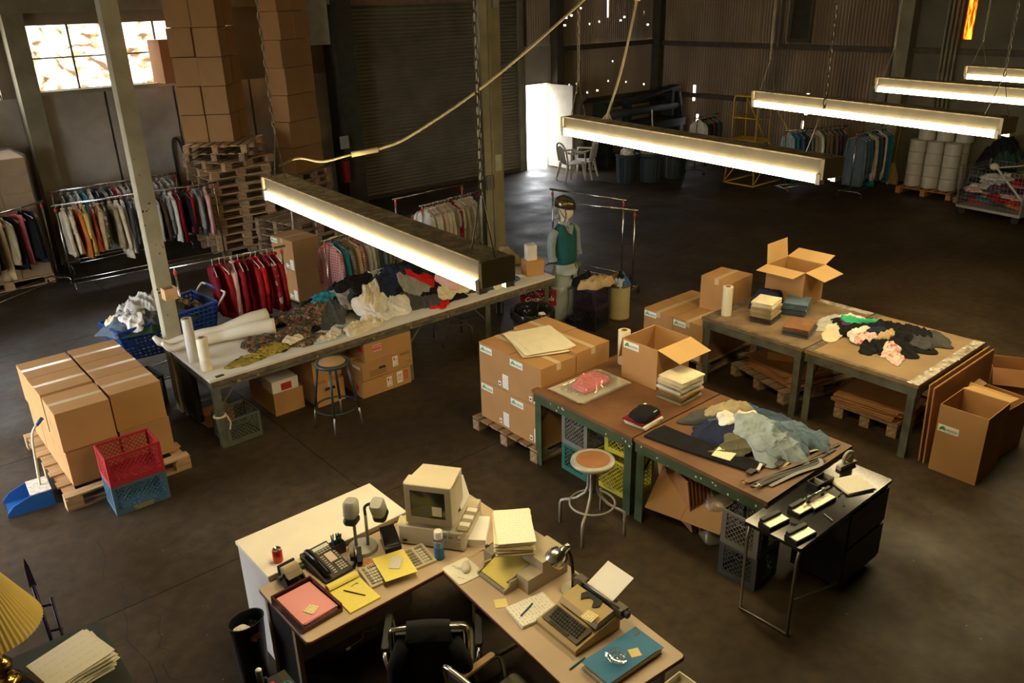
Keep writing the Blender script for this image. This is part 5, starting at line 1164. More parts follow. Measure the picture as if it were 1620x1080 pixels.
MB().box(-.75, .24, .25, .75, .26, .72).build('modesty_panel', leg_b, t)
MB().tube(wpath([(-.25, -.2, .70), (-.24, -.22, .60), (-.30, -.22, .55), (-.27, -.2, .52), (-.34, -.22, .53), (-.32, -.21, .48), (-.40, -.22, .52), (-.41, -.2, .46), (-.50, -.22, .47)], 6), .003, 5).build('phone_cable', cord_m, t, True)
MB().cbox((-.515, -.222, .466), (.03, .012, .012), (0, .2, .3)).build('cable_plug', white, t)
t = thing('desk', 'beige return desk with rounded corners carrying the typewriter', 'desk', (2.66, 2.83, 0), R_(-4.2))
desk_top(t, -.335, -.73, .335, .73); MB().box(.28, -.6, .2, .30, .6, .72).build('modesty_panel', leg_b, t)
for y in (-.62, .45):
    for x in (-.27, .26): MB().box(x, y, 0, x + .035, y + .035, .72).build('leg', leg_b, t)
MB().box(-.26, .455, .1, .27, .475, .13).build('leg_rail', leg_b, t)
t = thing('cabinet', 'white cabinet with a bare cream top behind the computer desk', 'cabinet', (2.04, 4.46, 0), R_(0))
MB().box(-.52, -.235, 0, .50, .245, .765).build('body', cab_s, t); MB().box(-.53, -.245, .765, .51, .25, .79).build('cabinet_top', cab_w, t)
MB().box(-.53, -.2475, .755, .51, -.245, .785).build('edge_strip', leg_b, t)
for s in (-1, 1): MB().box(-.01 + s * .245 - .235, .245, .05, s * .245 + .225, .258, .74).build('door', cab_s, t)

# computer
comp = mat('computer beige', (.55, .49, .36), .55, var=.03); comp_d = mat('computer dark beige', (.33, .28, .19), .55, var=.04)
t = thing('computer', 'beige desktop computer case lying flat under the monitor', 'computer', (2.635, 3.92, D), R_(-55))
MB().rbox(-.225, -.20, .008, .225, .20, .15, .008, 2).build('case', comp, t)
MB().box(-.222, -.206, .015, .222, -.199, .145).build('front_panel', comp, t)
MB().box(.02, -.2085, .085, .20, -.205, .135).build('floppy_bay', comp_d, t); MB().box(.06, -.2095, .105, .15, -.208, .110).build('slot', black, t)
MB().box(.02, -.2085, .02, .20, -.205, .075).build('drive_bay', comp_d, t); MB().box(-.20, -.2085, .03, -.17, -.205, .045).build('badge', black, t)
MB().cyl((.195, -.205, .12), (.195, -.212, .12), .008).build('power_button', sticker_w, t)
for x, y in ((-.2, -.17), (.2, -.17), (-.2, .17), (.2, .17)): MB().cyl((x, y, 0), (x, y, .009), .015).build('foot', rubber, t)
t = thing('monitor', 'beige tube monitor with a paper note stuck on its dark screen', 'monitor', (2.60, 3.905, .90), R_(-55))
MB().lathe([(.10, 0), (.11, .008), (.09, .02), (.06, .04)], 20).build('swivel_base', comp, t, 40)
mb = MB()
def rr(w_, h0, h1, y): return [(-w_, y, h0), (w_, y, h0), (w_, y, h1), (-w_, y, h1)]
mb.loft([rr(.158, .035, .325, -.165), rr(.162, .03, .33, -.155), rr(.160, .032, .328, -.06), rr(.150, .045, .315, -.05), rr(.135, .06, .295, .14), rr(.11, .075, .27, .18)]); mb.build('shell', comp, t, 30)
fr = MB()
for q in ((-.152, .04, .152, .085), (-.152, .285, .152, .322), (-.152, .085, -.118, .285), (.118, .085, .152, .285)): fr.box(q[0], -.17, q[1], q[2], -.163, q[3])
fr.build('bezel', comp_d, t)
sg = MB(); sg.grid(lambda u, v: (-.125 + .25 * u, -.1655 - .006 * math.sin(PI * u) * math.sin(PI * v), .075 + .22 * v), 10, 8); sg.build('screen', mat('dark screen glass', (.012, .018, .016), .12, spec=.7, var=.1), t, True)
MB().box(.03, -.174, .11, .095, -.1725, .18).build('screen_note', mat('grey note', (.62, .58, .48), .8), t)
MB().box(-.09, -.167, .045, .06, -.1635, .06).build('control_panel', comp, t)
for k in range(5): MB().box(.16, -.12 + .03 * k, .30, .1625, -.105 + .03 * k, .32).build('vent', comp_d, t)
pf = mat('post-it yellow', (.80, .66, .28), .8, var=.03)
notes = printed('handwritten note', (.82, .70, .36), (.10, .09, .07), 50, 3, 70, .4, .85)
def note(label, x, y, z, rz, m=None, w=.075, rot=None, parent=None):
    o = MB().box(-w / 2, -w / 2, 0, w / 2, w / 2, .0012).build('sticky_note', m or notes, loc=(x, y, z), rot=rot or (0, 0, rz)); return tag(o, label, 'note')
note('scribbled sticky note on the front left corner of the computer', 2.395, 4.005, .905, R_(-50), rot=(R_(12), R_(-8), R_(-50)))
t = thing('disk_tray', 'clear tray of labelled floppy disks beside the monitor', 'tray', (2.735, 3.735, .9015), R_(-55))
MB().box(-.04, -.17, 0, .04, .10, .003).box(-.042, -.17, 0, -.039, .10, .02).box(.039, -.17, 0, .042, .10, .02).build('tray', clear('clear tray', (.9, .88, .8), .1, .1, .3, (.5, .47, .38)), t)
for k in range(6):
    MB().cbox((0, -.145 + .042 * k, .013), (.07, .038, .004), (R_(14), 0, 0)).build('disk', white if k % 2 else comp_d, t)
t = thing('folder', 'green folder leaning against the right side of the monitor', 'folder', (2.80, 3.91, .9015), R_(-55))
MB().cbox((0, 0, .085), (.012, .19, .17), (0, R_(-14), 0)).build('cover', mat('green folder card', (.03, .19, .09), .6), t)
MB().cbox((.009, 0, .085), (.006, .185, .165), (0, R_(-14), 0)).build('pages', white, t)
t = thing('spray_can', 'blue spray can with a white cap and trigger handle before the computer', 'can', (2.445, 3.685, D))
MB().lathe([(0, 0), (.031, 0), (.033, .004), (.033, .095), (.0, .095)], 20).build('blue_body', mat('blue can print', (.03, .17, .42), .3, .3), t, 40)
MB().lathe([(.0332, .095), (.0332, .135)], 20, cap=False).build('pale_band', mat('pale blue can print', (.16, .36, .50), .3, .3), t, 40)
MB().lathe([(.0333, .135), (.0333, .150)], 20, cap=False).build('red_band', mat('red can print', (.5, .05, .04), .3, .3), t, 40)
MB().lathe([(.033, .150), (.030, .158), (0, .158)], 20).build('shoulder', mat('blue can print', (0, 0, 0)), t, 40)
MB().lathe([(.0, .156), (.029, .156), (.029, .205), (.025, .212), (0, .212)], 20).build('cap', sticker_w, t, 40)
MB().tube([(.028, -.01, .185), (.05, -.018, .185), (.056, -.02, .17), (.054, -.02, .09)], .006, 6).build('trigger_handle', mat('pale blue plastic', (.25, .42, .52), .4), t, True)
words('CLEANER', .013, sticker_w, t, (-.0285, -.0185, .142), (PI / 2, 0, R_(-57)))
# keyboard with sheets on it
t = thing('keyboard', 'beige computer keyboard half covered by a yellow sheet', 'keyboard', (2.19, 3.785, D), R_(-6.5))
MB().loft([[(-.23, -.095, 0), (.23, -.095, 0), (.23, .10, 0), (-.23, .10, 0)], [(-.23, -.095, .016), (.23, -.095, .016), (.23, .10, .032), (-.23, .10, .032)]]).build('keyboard_case', comp, t)
kb = MB(); kd = MB()
for r in range(6):
    for c_ in range(23):
        if c_ in (15, 19) or (r == 5 and c_ in (1, 5, 9, 12)) : continue
        x = -.213 + .0185 * c_; y = -.076 + .0265 * r + (.006 if r == 5 else 0); z = .016 + .016 * (y + .095) / .195
        (kd if (c_ in (0, 13, 14, 16, 17, 18, 22) or r == 5) else kb).box(x, y, z, x + .0155, y + .021, z + .009)
stuff(kb.build('key', mat('pale keys', (.58, .54, .42), .6), t)); stuff(kd.build('grey_key', comp_d, t))
legal = printed('yellow ruled sheet', (.82, .70, .16), (.45, .42, .16), 9, 2, 75, .12, .5); yel = mat('yellow paper', (.82, .70, .17), .8, var=.02)
t = thing('paper_sheet', 'yellow sheet with a white slip lying across the keyboard', 'paper', (2.155, 3.765, .800), R_(-13)); 
MB().box(-.105, -.13, 0, .105, .13, .0012).build('sheet', legal, t)
MB().box(-.035, -.055, .0015, .035, .06, .004).build('white_slip', printed('slip print', (.72, .69, .62), (.3, .3, .3), 40, 3, 60, .3, .5), t, rot=(0, 0, R_(-32)), loc=(.012, .01, .002))
t = thing('legal_pad', 'yellow legal pad with its first page rolled over', 'pad', (1.845, 3.765, D), 0)
MB().box(-.105, -.155, 0, .105, .150, .012).build('pages', legal, t)
rl = MB()
for u0, u1 in ((0, 1),):
    rl.loft([[(-.105, .150 - .055 * 0 + .03 * math.cos(a) - .03, .022 + .018 * math.sin(a)), (.105, .150 + .03 * math.cos(a) - .03, .022 + .018 * math.sin(a))] for a in [R_(-90 + 30 * k) for k in range(10)]], closed=False)
rl.build('rolled_page', yel, t, True)
MB().tube([(-.02, .05, .016), (.055, -.08, .016)], [.004, .0035], 6).build('pen', black, None); tag(bpy.data.objects['pen'], 'black pen lying on the yellow legal pad', 'pen'); bpy.data.objects['pen'].location = (1.83, 3.76, D)
sc_ = MB()
for k in range(5): sc_.box(.02 + .012 * k, .045 + .006 * (k % 3), .0122, .032 + .012 * k, .05 + .006 * (k % 2), .0128)
sc_.build('blue_scribble', mat('blue ink', (.05, .1, .3), .7), t)
mah = mat('dark red lacquered wood', (.06, .010, .008), .25, spec=.6)
t = thing('letter_tray', 'dark red wooden letter tray full of pink sheets', 'tray', (1.575, 3.835, D), R_(3))
MB().box(-.135, -.18, 0, .135, .18, .008).build('bottom', mah, t)
MB().box(-.135, -.18, .008, -.123, .18, .062).build('side', mah, t); MB().box(.123, -.18, .008, .135, .18, .062).build('side', mah, t)
MB().box(-.123, .168, .008, .123, .18, .062).build('side', mah, t); MB().box(-.123, -.18, .008, .123, -.168, .03).build('front_lip', mah, t)
o = sheets('paper_stack', 'stack of pink sheets in the dark red letter tray', 'paper', mat('pink paper', (.74, .31, .31), .8, var=.02), .225, .31, 9, (1.575, 3.832, D + .009), R_(3), .004, .0042, .02, seed=12)
note('lettered sticky note on the pink sheets', 1.565, 3.755, D + .049, R_(28), w=.07)
# telephone
t = thing('telephone', 'black office telephone with a light display and many keys', 'telephone', (1.855, 4.10, D), R_(4))
MB().loft([[(-.10, -.15, .0), (.10, -.15, .0), (.10, .15, 0), (-.10, .15, 0)], [(-.10, -.15, .02), (.10, -.15, .02), (.10, .15, .075), (-.10, .15, .075)]]).build('base', mat('dark phone plastic', (.03, .028, .022), .4), t)
T = Matrix.Translation((0, 0, .048)) @ Matrix.Rotation(math.atan2(.055, .30), 4, 'X')
MB(T).tube([(-.065, -.125, .018), (-.065, -.11, .03), (-.065, 0, .04), (-.065, .11, .03), (-.065, .125, .018)], [.02, .021, .014, .021, .02], 10).build('handset', blackgloss, t, True)
MB(T).box(-.02, .105, .0, .09, .135, .004).build('display', mat('phone display', (.55, .58, .50), .3), t)
kk = MB(T)
for r in range(4):
    for c_ in range(3): kk.box(.03 + .019 * c_, -.125 + .02 * r, 0, .044 + .019 * c_, -.112 + .02 * r, .006)
for r in range(9): kk.box(-.018, -.125 + .02 * r, 0, .004, -.115 + .02 * r, .005)
for c_ in range(5): kk.box(-.015 + .021 * c_, .07, 0, .0 + .021 * c_, .08, .005); kk.box(-.015 + .021 * c_, .088, 0, .0 + .021 * c_, .098, .005)
for r in range(4): kk.box(.078, -.035 + .022 * r, 0, .092, -.023 + .022 * r, .005)
stuff(kk.build('key', mat('grey phone key', (.42, .40, .33), .5), t)); MB(T).box(.016, -.03, 0, .07, .055, .003).build('number_card', mat('phone card', (.72, .56, .46), .7), t)
# card file wheel
t = thing('card_file', 'black rotary card file with cream cards and side knobs', 'card file', (1.625, 4.125, D), R_(4))
for s in (-1, 1): MB().prism([(-.06, 0), (.06, 0), (.05, .03), (.0, .075), (-.05, .03)], -.004, .004).build('side_frame', black, t, loc=(s * .062, 0, .0), rot=(PI / 2, 0, PI / 2))
for s in (-1, 1): MB().cyl((s * .066, 0, .065), (s * .09, 0, .065), .02, n=12).build('knob', black, t, 40)
MB().cyl((-.062, 0, .065), (.062, 0, .065), .012).build('spindle', black, t, True)
MB().box(-.06, -.06, 0, .06, .07, .008).build('base', black, t)
MB().box(-.058, .045, .04, .058, .06, .115).build('cover', black, t)
cdm = mat('cream index card', (.74, .62, .42), .8); cm = MB().box(-.048, -.0008, .02, .048, .0008, .058).mesh('card', cdm)
for k in range(34):
    a = R_(-110 + 200 * k / 33); place(cm, 'card', t, (0, 0, .065), (a, 0, 0))
t = thing('soda_can', 'small red soda can on the cream cabinet top', 'can', (1.63, 4.315, .79))
MB().lathe([(0, 0), (.026, 0), (.032, .008), (.032, .085), (.027, .094)], 18, cap=False).build('can_body', mat('red can', (.50, .03, .02), .3, .3), t, 40)
MB().lathe([(.027, .094), (.0275, .098), (.025, .096), (0, .094)], 18).build('lid', steel, t, 40)
t = thing('pen_holder', 'dark desk holder with a bunch of blue pens', 'pen holder', (1.985, 4.185, D))
MB().box(-.045, -.03, 0, .045, -.027, .08).box(-.045, .027, 0, .045, .03, .08).box(-.045, -.027, 0, -.042, .027, .08).box(.042, -.027, 0, .045, .027, .08).box(-.042, -.027, 0, .042, .027, .004).build('cup', mat('smoked brown plastic', (.07, .05, .035), .3), t)
pm = mat('blue pen plastic', (.03, .16, .24), .4)
for k in range(8):
    x, y = rng.uniform(-.03, .03), rng.uniform(-.018, .018)
    p = MB().cyl((0, 0, 0), (rng.uniform(-.02, .02), rng.uniform(-.01, .01), .14), .0045, n=6).build('pen', black if k == 7 else pm, loc=(1.985 + x, 4.185 + y, D + .005)); tag(p, ('blue pen among those standing in the dark holder behind the telephone' if k < 7 else 'black pen sticking out of the pen holder'), 'pen', 'blue pens in the holder' if k < 7 else None)
t = thing('tape_dispenser', 'black tape dispenser right of the telephone', 'tape dispenser', (2.0, 4.03, D), R_(-40))
MB().loft([[(-.03, -.07, 0), (.03, -.07, 0), (.03, .07, 0), (-.03, .07, 0)], [(-.026, -.065, .02), (.026, -.065, .02), (.026, .06, .055), (-.026, .06, .055)]]).build('base', blackgloss, t, 30); MB().cyl((-.012, .02, .065), (.012, .02, .065), .032, n=18).build('tape_roll', mat('tape core', (.42, .33, .2), .4), t, 40)
t = thing('stapler', 'dark stapler standing on end by the tape dispenser', 'stapler', (2.04, 4.0, D), R_(-30)); MB().rbox(-.018, -.05, 0, .018, .05, .018, .008).build('base', black, t); MB().cbox((0, .0, .055), (.03, .10, .03), (R_(38), 0, 0)).build('arm', black, t)
tag(MB().lathe([(0, 0), (.042, 0), (.045, .006), (.04, .011), (0, .012)], 20).build('coaster', mat('cork coaster', (.48, .22, .09), .8, var=.4, scale=80), smooth=40, loc=(2.065, 3.955, D)), 'round cork coaster under the twin lamp', 'coaster')
t = thing('calculator', 'black adding machine left of the computer', 'calculator', (2.285, 4.02, D), R_(-18))
MB().loft([[(-.055, -.085, 0), (.055, -.085, 0), (.055, .085, 0), (-.055, .085, 0)], [(-.055, -.085, .035), (.055, -.085, .035), (.055, .02, .05), (-.055, .02, .05)], [(-.05, .0, .09), (.05, .0, .09), (.05, .08, .10), (-.05, .08, .10)]]).build('body', blackgloss, t, 30)
for k in range(3): MB().cbox((0, -.065 + .025 * k, .045 + .003 * k), (.08, .012, .008), (R_(8), 0, 0)).build('key_row', mat('smoky key', (.10, .10, .10), .2) if k != 1 else red_ink, t)
# twin head lamp
lg = mat('grey lamp enamel', (.33, .33, .29), .45, .1, var=.06)
t = thing('desk_lamp', 'grey desk lamp with two square shades on a round base', 'lamp', (2.125, 4.105, D), 0)
MB().lathe([(0, 0), (.098, 0), (.10, .008), (.095, .026), (.08, .034), (0, .036)], 30).build('base', lg, t, 40)
h1_, h2_ = Vector((-.055, -.055, .30)), Vector((.085, -.145, .33))
MB().tube([(-.035, .02, .03), (-.04, .01, .27), (-.042, .0, .30)], .011, 8).build('stem', lg, t, True)
MB().tube([(.03, -.02, .03), (.03, -.025, .27)], .011, 8).build('stem', lg, t, True)
MB().tube(wpath([(.03, -.025, .27), (.03, -.03, .33), (.05, -.07, .365), (.08, -.11, .36)], 5), .010, 8).build('gooseneck', black, t, True)
def head(p, tilt, rz):
    T = Matrix.Translation(p) @ Matrix.Rotation(rz, 4, 'Z') @ Matrix.Rotation(tilt, 4, 'Y')
    s = MB(T).rbox(-.052, -.044, -.03, .052, .044, .085, .03, 4).build('shade', lg, t, 40)
    MB(T).rbox(-.0535, -.0455, -.075, .0535, .0455, -.03, .031, 4).build('shade_collar', black, s, 40)
head((-.07, -.03, .335), R_(6), R_(38)); head((.075, -.13, .335), R_(-22), R_(38))
# papers right of the computer
sheets('paper_ream', 'small block of white paper right of the computer', 'paper', mat('bright white paper', (.86, .84, .80), .7, var=.02), .115, .27, 12, (2.80, 3.715, D), R_(-46), .0015, .004, .008, seed=2)
t = thing('cable_tangle', 'tangle of thin cables between the two desks', 'cable', (2.78, 3.53, D))
for k in range(5):
    MB().tube(wpath([(rng.uniform(-.06, .06), rng.uniform(-.05, .05), .004 + .012 * rng.random()) for _ in range(6)], 5), .0025, 4).build('cable', (black, cord_m, white)[k % 3], t, True)
MB().cyl((-.06, .0, .0), (-.065, .0, .045), .013, n=10).build('plug', black, t, True); MB().cyl((-.07, -.03, .008), (-.04, -.05, .012), .009).build('orange_plug', mat('orange plug', (.5, .2, .05), .5), t, True)
# mouse and mat
t = thing('mouse_mat', 'cream mouse mat printed with grey words at the corner of the return desk', 'mouse mat', (2.475, 3.475, D), R_(-4))
MB().rbox(-.095, -.105, 0, .095, .105, .006, .02, 4).build('pad', mat('mouse mat cream', (.70, .68, .56), .7), t)
for k, tx in enumerate(('WE CARE FOR', 'EVERY PIECE')): words(tx, .019, mat('grey print', (.25, .25, .22), .7), t, (.0, .03 - .025 * k, .0062), (0, 0, R_(-60)))
words('CALL US', .012, red_ink, t, (-.05, -.05, .0062), (0, 0, R_(-60)))
t = thing('mouse', 'cream computer mouse on the printed mat', 'mouse', (2.50, 3.475, D + .0065), R_(-40))
mb = MB(); mb.loft([[(.030 * math.cos(a) * s_, .052 * math.sin(a) * s_, z_ + (.004 * math.sin(a) if z_ > .02 else 0)) for a in [2 * PI * k / 16 for k in range(16)]] for s_, z_ in ((.9, 0), (1, .006), (.97, .018), (.8, .028), (.45, .034), (.1, .036))]); mb.build('shell', mat('cream mouse', (.58, .53, .42), .4), t, True)
MB().tube(wpath([(.0, .05, .008), (.03, .12, .003), (.1, .17, .003), (.16, .15, .004)], 6), .0022, 4).build('mouse_cable', MATS['cream mouse'], t, True)
# printer with folders on it
pr = mat('printer beige', (.40, .34, .235), .55, var=.04); pr_d = mat('printer grey', (.27, .24, .18), .55)
t = thing('printer', 'beige inkjet printer with an open paper tray of yellow sheets', 'printer', (2.76, 3.235, D), R_(0))
MB().box(-.13, -.205, 0, .20, -.10, .105).build('end_block', pr, t, 20); MB().box(-.01, -.205, .105, .20, -.02, .175).build('cover_step', pr, t)
MB().box(.02, -.10, 0, .20, .22, .15).build('body', pr, t); MB().box(-.13, .14, 0, .05, .22, .10).build('end_block', pr_d, t)
MB().box(-.24, -.10, .004, .02, .14, .02).build('paper_tray', pr_d, t); MB().prism([(-.24, 0), (-.13, 0), (-.13, .07), (-.19, .075), (-.20, .045), (-.24, .03)], -.112, -.10).build('paper_guide', pr, t, rot=(PI / 2, 0, 0), loc=(0, -.212, 0))
MB().prism([(-.24, 0), (-.13, 0), (-.13, .07), (-.19, .075), (-.20, .045), (-.24, .03)], -.012, .0).build('paper_guide', pr, t, rot=(PI / 2, 0, 0), loc=(0, .14, 0))
ys = MB(); ys.grid(lambda u, v: (-.22 + .26 * u, -.095 + .23 * v, .05 + .05 * math.sin(u * 2.2) - .02 * (1 - u)), 8, 2); ys.grid(lambda u, v: (-.22 + .26 * (1 - u), -.095 + .23 * v, .048 + .05 * math.sin((1 - u) * 2.2) - .02 * u), 8, 2)
o = tag(ys.build('paper_sheet', mat('dull yellow paper', (.62, .52, .13), .8), smooth=True, loc=(2.76, 3.235, D)), 'yellow sheet curling out of the printer tray', 'paper')
MB().tube([(-.02, -.09, .11), (-.14, -.09, .075), (-.2, -.09, .065)], .008, 6).build('feed_arm', pr, t, True)
form = printed('form print', (.84, .80, .66), (.42, .40, .33), 22, 4, 38, .16, .55)
man = mat('manila folder', (.74, .62, .38), .8, var=.05)
t = sheets('folder_stack', 'thick stack of manila folders under a printed form on the printer', 'paper', [man, man, white, man, cream, man, white, man, man, white, man, white, man, form], .235, .38, 14, (2.77, 3.33, D + .176), R_(-37), .008, .0072, .06, seed=21, th=None or .0072) if False else sheets('folder_stack', 'thick stack of manila folders under a printed form on the printer', 'paper', [man, man, white, man, cream, man, white, man, man, white, man, white, man, form], .235, .36, 14, (2.775, 3.33, D + .178), R_(-37), .008, .0072, .05, seed=21)
# chrome desk lamp
t = thing('desk_lamp', 'chrome dome desk lamp with a black stem behind the typewriter', 'lamp', (2.865, 2.885, D), R_(0))
MB().lathe([(0, 0), (.072, 0), (.075, .006), (.066, .014), (.02, .02), (0, .02)], 26).build('base', mat('cream lamp base', (.66, .62, .5), .35), t, 40)
MB().tube(wpath([(0, 0, .015), (.0, .0, .12), (-.005, .012, .24), (-.015, .03, .285)], 6), .0105, 8).build('stem', black, t, True)
T = Matrix.Translation((-.06, .05, .265)) @ Euler((R_(8), R_(38), R_(-30))).to_matrix().to_4x4()
mb = MB(T); mb.lathe([(.066, -.06), (.067, -.05), (.064, -.02), (.052, .012), (.03, .034), (.022, .04), (.022, .075), (.017, .085), (0, .087)], 24, cap=False); mb.build('shade', steel, t, True)
mb = MB(T); mb.lathe([(0, -.062), (.02, -.058), (.026, -.04), (.02, -.02), (.01, 0)], 14); mb.build('bulb', mat('bulb glass', (.7, .68, .6), .1), t, True)
note('plain sticky note on the return desk before the printer', 2.46, 3.085, D + .001, R_(-30), pf)
inv = printed('invoice print', (.80, .77, .66), (.20, .22, .24), 14, 4, 48, .22, .6)
sheets('invoice_pad', 'pad of printed forms left of the typewriter', 'paper', [white, white, white, white, inv], .19, .26, 5, (2.555, 2.905, D), R_(80), .002, .004, .015, seed=3)
p = MB().tube([(-.06, -.02, 0), (.06, .02, 0)], [.0045, .0042], 6).build('pen', mat('blue ink pen', (.03, .10, .24), .4), loc=(2.52, 2.92, D + .0255), rot=(0, 0, R_(-3))); tag(p, 'blue pen on the pad of printed forms', 'pen')
# typewriter
ty_ = mat('tan typewriter shell', (.46, .34, .15), .5, var=.05); tyd = mat('brown typewriter panel', (.10, .08, .05), .5)
t = thing('typewriter', 'tan electric typewriter with a white sheet in its carriage', 'typewriter', (2.685, 2.64, D), R_(-92))
MB().loft([[(-.165, -.19, 0), (.165, -.19, 0), (.165, .15, 0), (-.165, .15, 0)], [(-.168, -.195, .03), (.168, -.195, .03), (.168, .15, .03), (-.168, .15, .03)], [(-.165, -.185, .04), (.165, -.185, .04), (.165, .15, .10), (-.165, .15, .10)]]).build('body', ty_, t, 30)
T = Matrix.Translation((0, -.105, .066)) @ Matrix.Rotation(math.atan2(.06, .335), 4, 'X')
MB(T).box(-.145, -.065, -.004, .145, .055, .003).build('key_deck', tyd, t)
k_ = MB(T)
for r in range(4):
    for c_ in range(12): k_.box(-.118 + .0195 * c_ + .004 * r - .004, .03 - .0225 * r, .003, -.103 + .0195 * c_ + .004 * r - .004, .046 - .0225 * r, .012)
k_.box(-.08, -.06, .003, .07, -.047, .010)
stuff(k_.build('key', black, t))
MB().loft([[(-.155, -.03, .085), (.155, -.03, .085), (.155, .12, .098), (-.155, .12, .098)], [(-.15, -.01, .115), (.15, -.01, .115), (.15, .115, .135), (-.15, .115, .135)]]).build('ribbon_cover', ty_, t)
MB().prism([(-.075, .02), (-.045, -.012), (-.02, .03), (.02, .03), (.045, -.012), (.075, .02), (.06, .06), (-.06, .06)], 0, .003).build('type_well', black, t, loc=(0, .055, .131), rot=(R_(9), 0, 0))
MB().cyl((-.20, .155, .125), (.20, .155, .125), .024, n=16).build('platen', black, t, 40)
for s in (-1, 1):
    MB().cyl((s * .20, .155, .125), (s * .225, .155, .125), .02, n=12).build('platen_knob', black, t, 40)
    MB().box(s * .16 - .035, .125, .09, s * .16 + .035, .185, .15).build('carriage_end', tyd, t)
MB().box(-.195, .175, .07, .195, .20, .12).build('carriage_rail', black, t); MB().cyl((-.17, .135, .155), (.17, .135, .155), .005).build('paper_bail', dull_steel, t, True)
sh = MB(); sh.grid(lambda u, v: (-.105 + .21 * u, .15 + .17 * v , .152 + .075 * v), 4, 8); sh.grid(lambda u, v: (.105 - .21 * u, .15 + .17 * v, .150 + .075 * v), 4, 8)
sh.build('typed_sheet', white, t, True)
note('scribbled sticky note on the typewriter cover', 2.66, 2.545, D + .137, R_(8))
# blue folder pile with a glass ashtray
t = thing('folder', 'blue folder on a pile of papers at the near end of the return desk', 'folder', (2.655, 2.29, D), R_(-2))
MB().box(-.215, -.105, .0, .205, .10, .006).build('clipboard', dull_steel, t); 
for k in range(4): MB().box(-.205 + .004 * k, -.10, .008 + .007 * k, .205, .10 - .004 * k, .013 + .007 * k).build('papers', (man, white, man, man)[k], t, rot=(0, 0, rng.uniform(-.015, .015)))
MB().prism([(-.205, -.10), (.16, -.10), (.18, -.107), (.212, -.107), (.212, .105), (-.205, .105)], .0375, .041).build('cover', mat('blue folder card', (.035, .19, .36), .6, var=.04), t)
MB().rbox(.155, .05, .041, .195, .062, .0425, .005).build('title_tab', mat('brown tab', (.14, .08, .05), .5), t)
gl = clear('cut glass', (.93, .96, .97), .16, .06, .04, (.6, .66, .66))
t = thing('ashtray', 'round cut glass ashtray on the blue folder', 'ashtray', (2.605, 2.285, D + .0415))
n = 40; mb = MB()
def ar(r, z_, k): return [((r + (.003 if j % 2 else 0) * k) * math.cos(2 * PI * j / n), (r + (.003 if j % 2 else 0) * k) * math.sin(2 * PI * j / n), z_) for j in range(n)]
mb.loft([ar(.040, 0, 0), ar(.052, .008, 1), ar(.062, .026, 1), ar(.061, .031, 1), ar(.052, .030, 0), ar(.046, .012, 0), ar(.034, .008, 0), ar(.004, .010, 0)]); mb.build('dish', gl, t, 40)
st_ = MB()
for k in range(26):
    a = 2 * PI * k / 13 + (.2 if k > 12 else 0); r = .022 if k < 13 else .034; st_.lathe([(0, .009), (.0035, .0115), (0, .014)], 5, (r * math.cos(a), r * math.sin(a), 0))
stuff(st_.build('cut_facet', mat('bright facet', (.75, .78, .76), .15, spec=.8), t))
note('plain sticky note on the blue folder', 2.715, 2.255, D + .0415, R_(-25), pf, .06)
p = MB().tube([(-.06, 0, 0), (.06, 0, 0)], [.0048, .004], 6).build('pen', MATS['blue pen plastic'], loc=(2.455, 2.435, D + .005), rot=(0, 0, R_(3))); tag(p, 'teal pen on the return desk beside the blue folder', 'pen')
# low cabinet with a file tray beyond the near end of the return desk
t = thing('low_cabinet', 'low beige cabinet past the near end of the return desk', 'cabinet', (2.70, 1.86, 0)); MB().box(-.19, -.2, 0, .19, .2, .64).build('body', comp, t); MB().box(-.2, -.21, .64, .2, .21, .66).build('cabinet_top', comp, t)
t = thing('file_tray', 'cream file tray holding a dark staple gun', 'tray', (2.70, 1.87, .66)); MB().box(-.16, -.19, 0, .16, .19, .005).box(-.16, -.19, .005, -.153, .19, .05).box(.153, -.19, .005, .16, .19, .05).box(-.153, .183, .005, .153, .19, .05).box(-.153, -.19, .005, .153, -.183, .05).build('tray', cab_w, t)
t = thing('staple_gun', 'dark staple gun lying in the cream tray', 'tool', (2.70, 1.93, .666), R_(15)); MB().cbox((0, 0, .022), (.17, .04, .045)).build('body', pr_d, t); MB().cbox((0, 0, .058), (.15, .025, .022), (0, .2, 0)).build('lever', black, t)
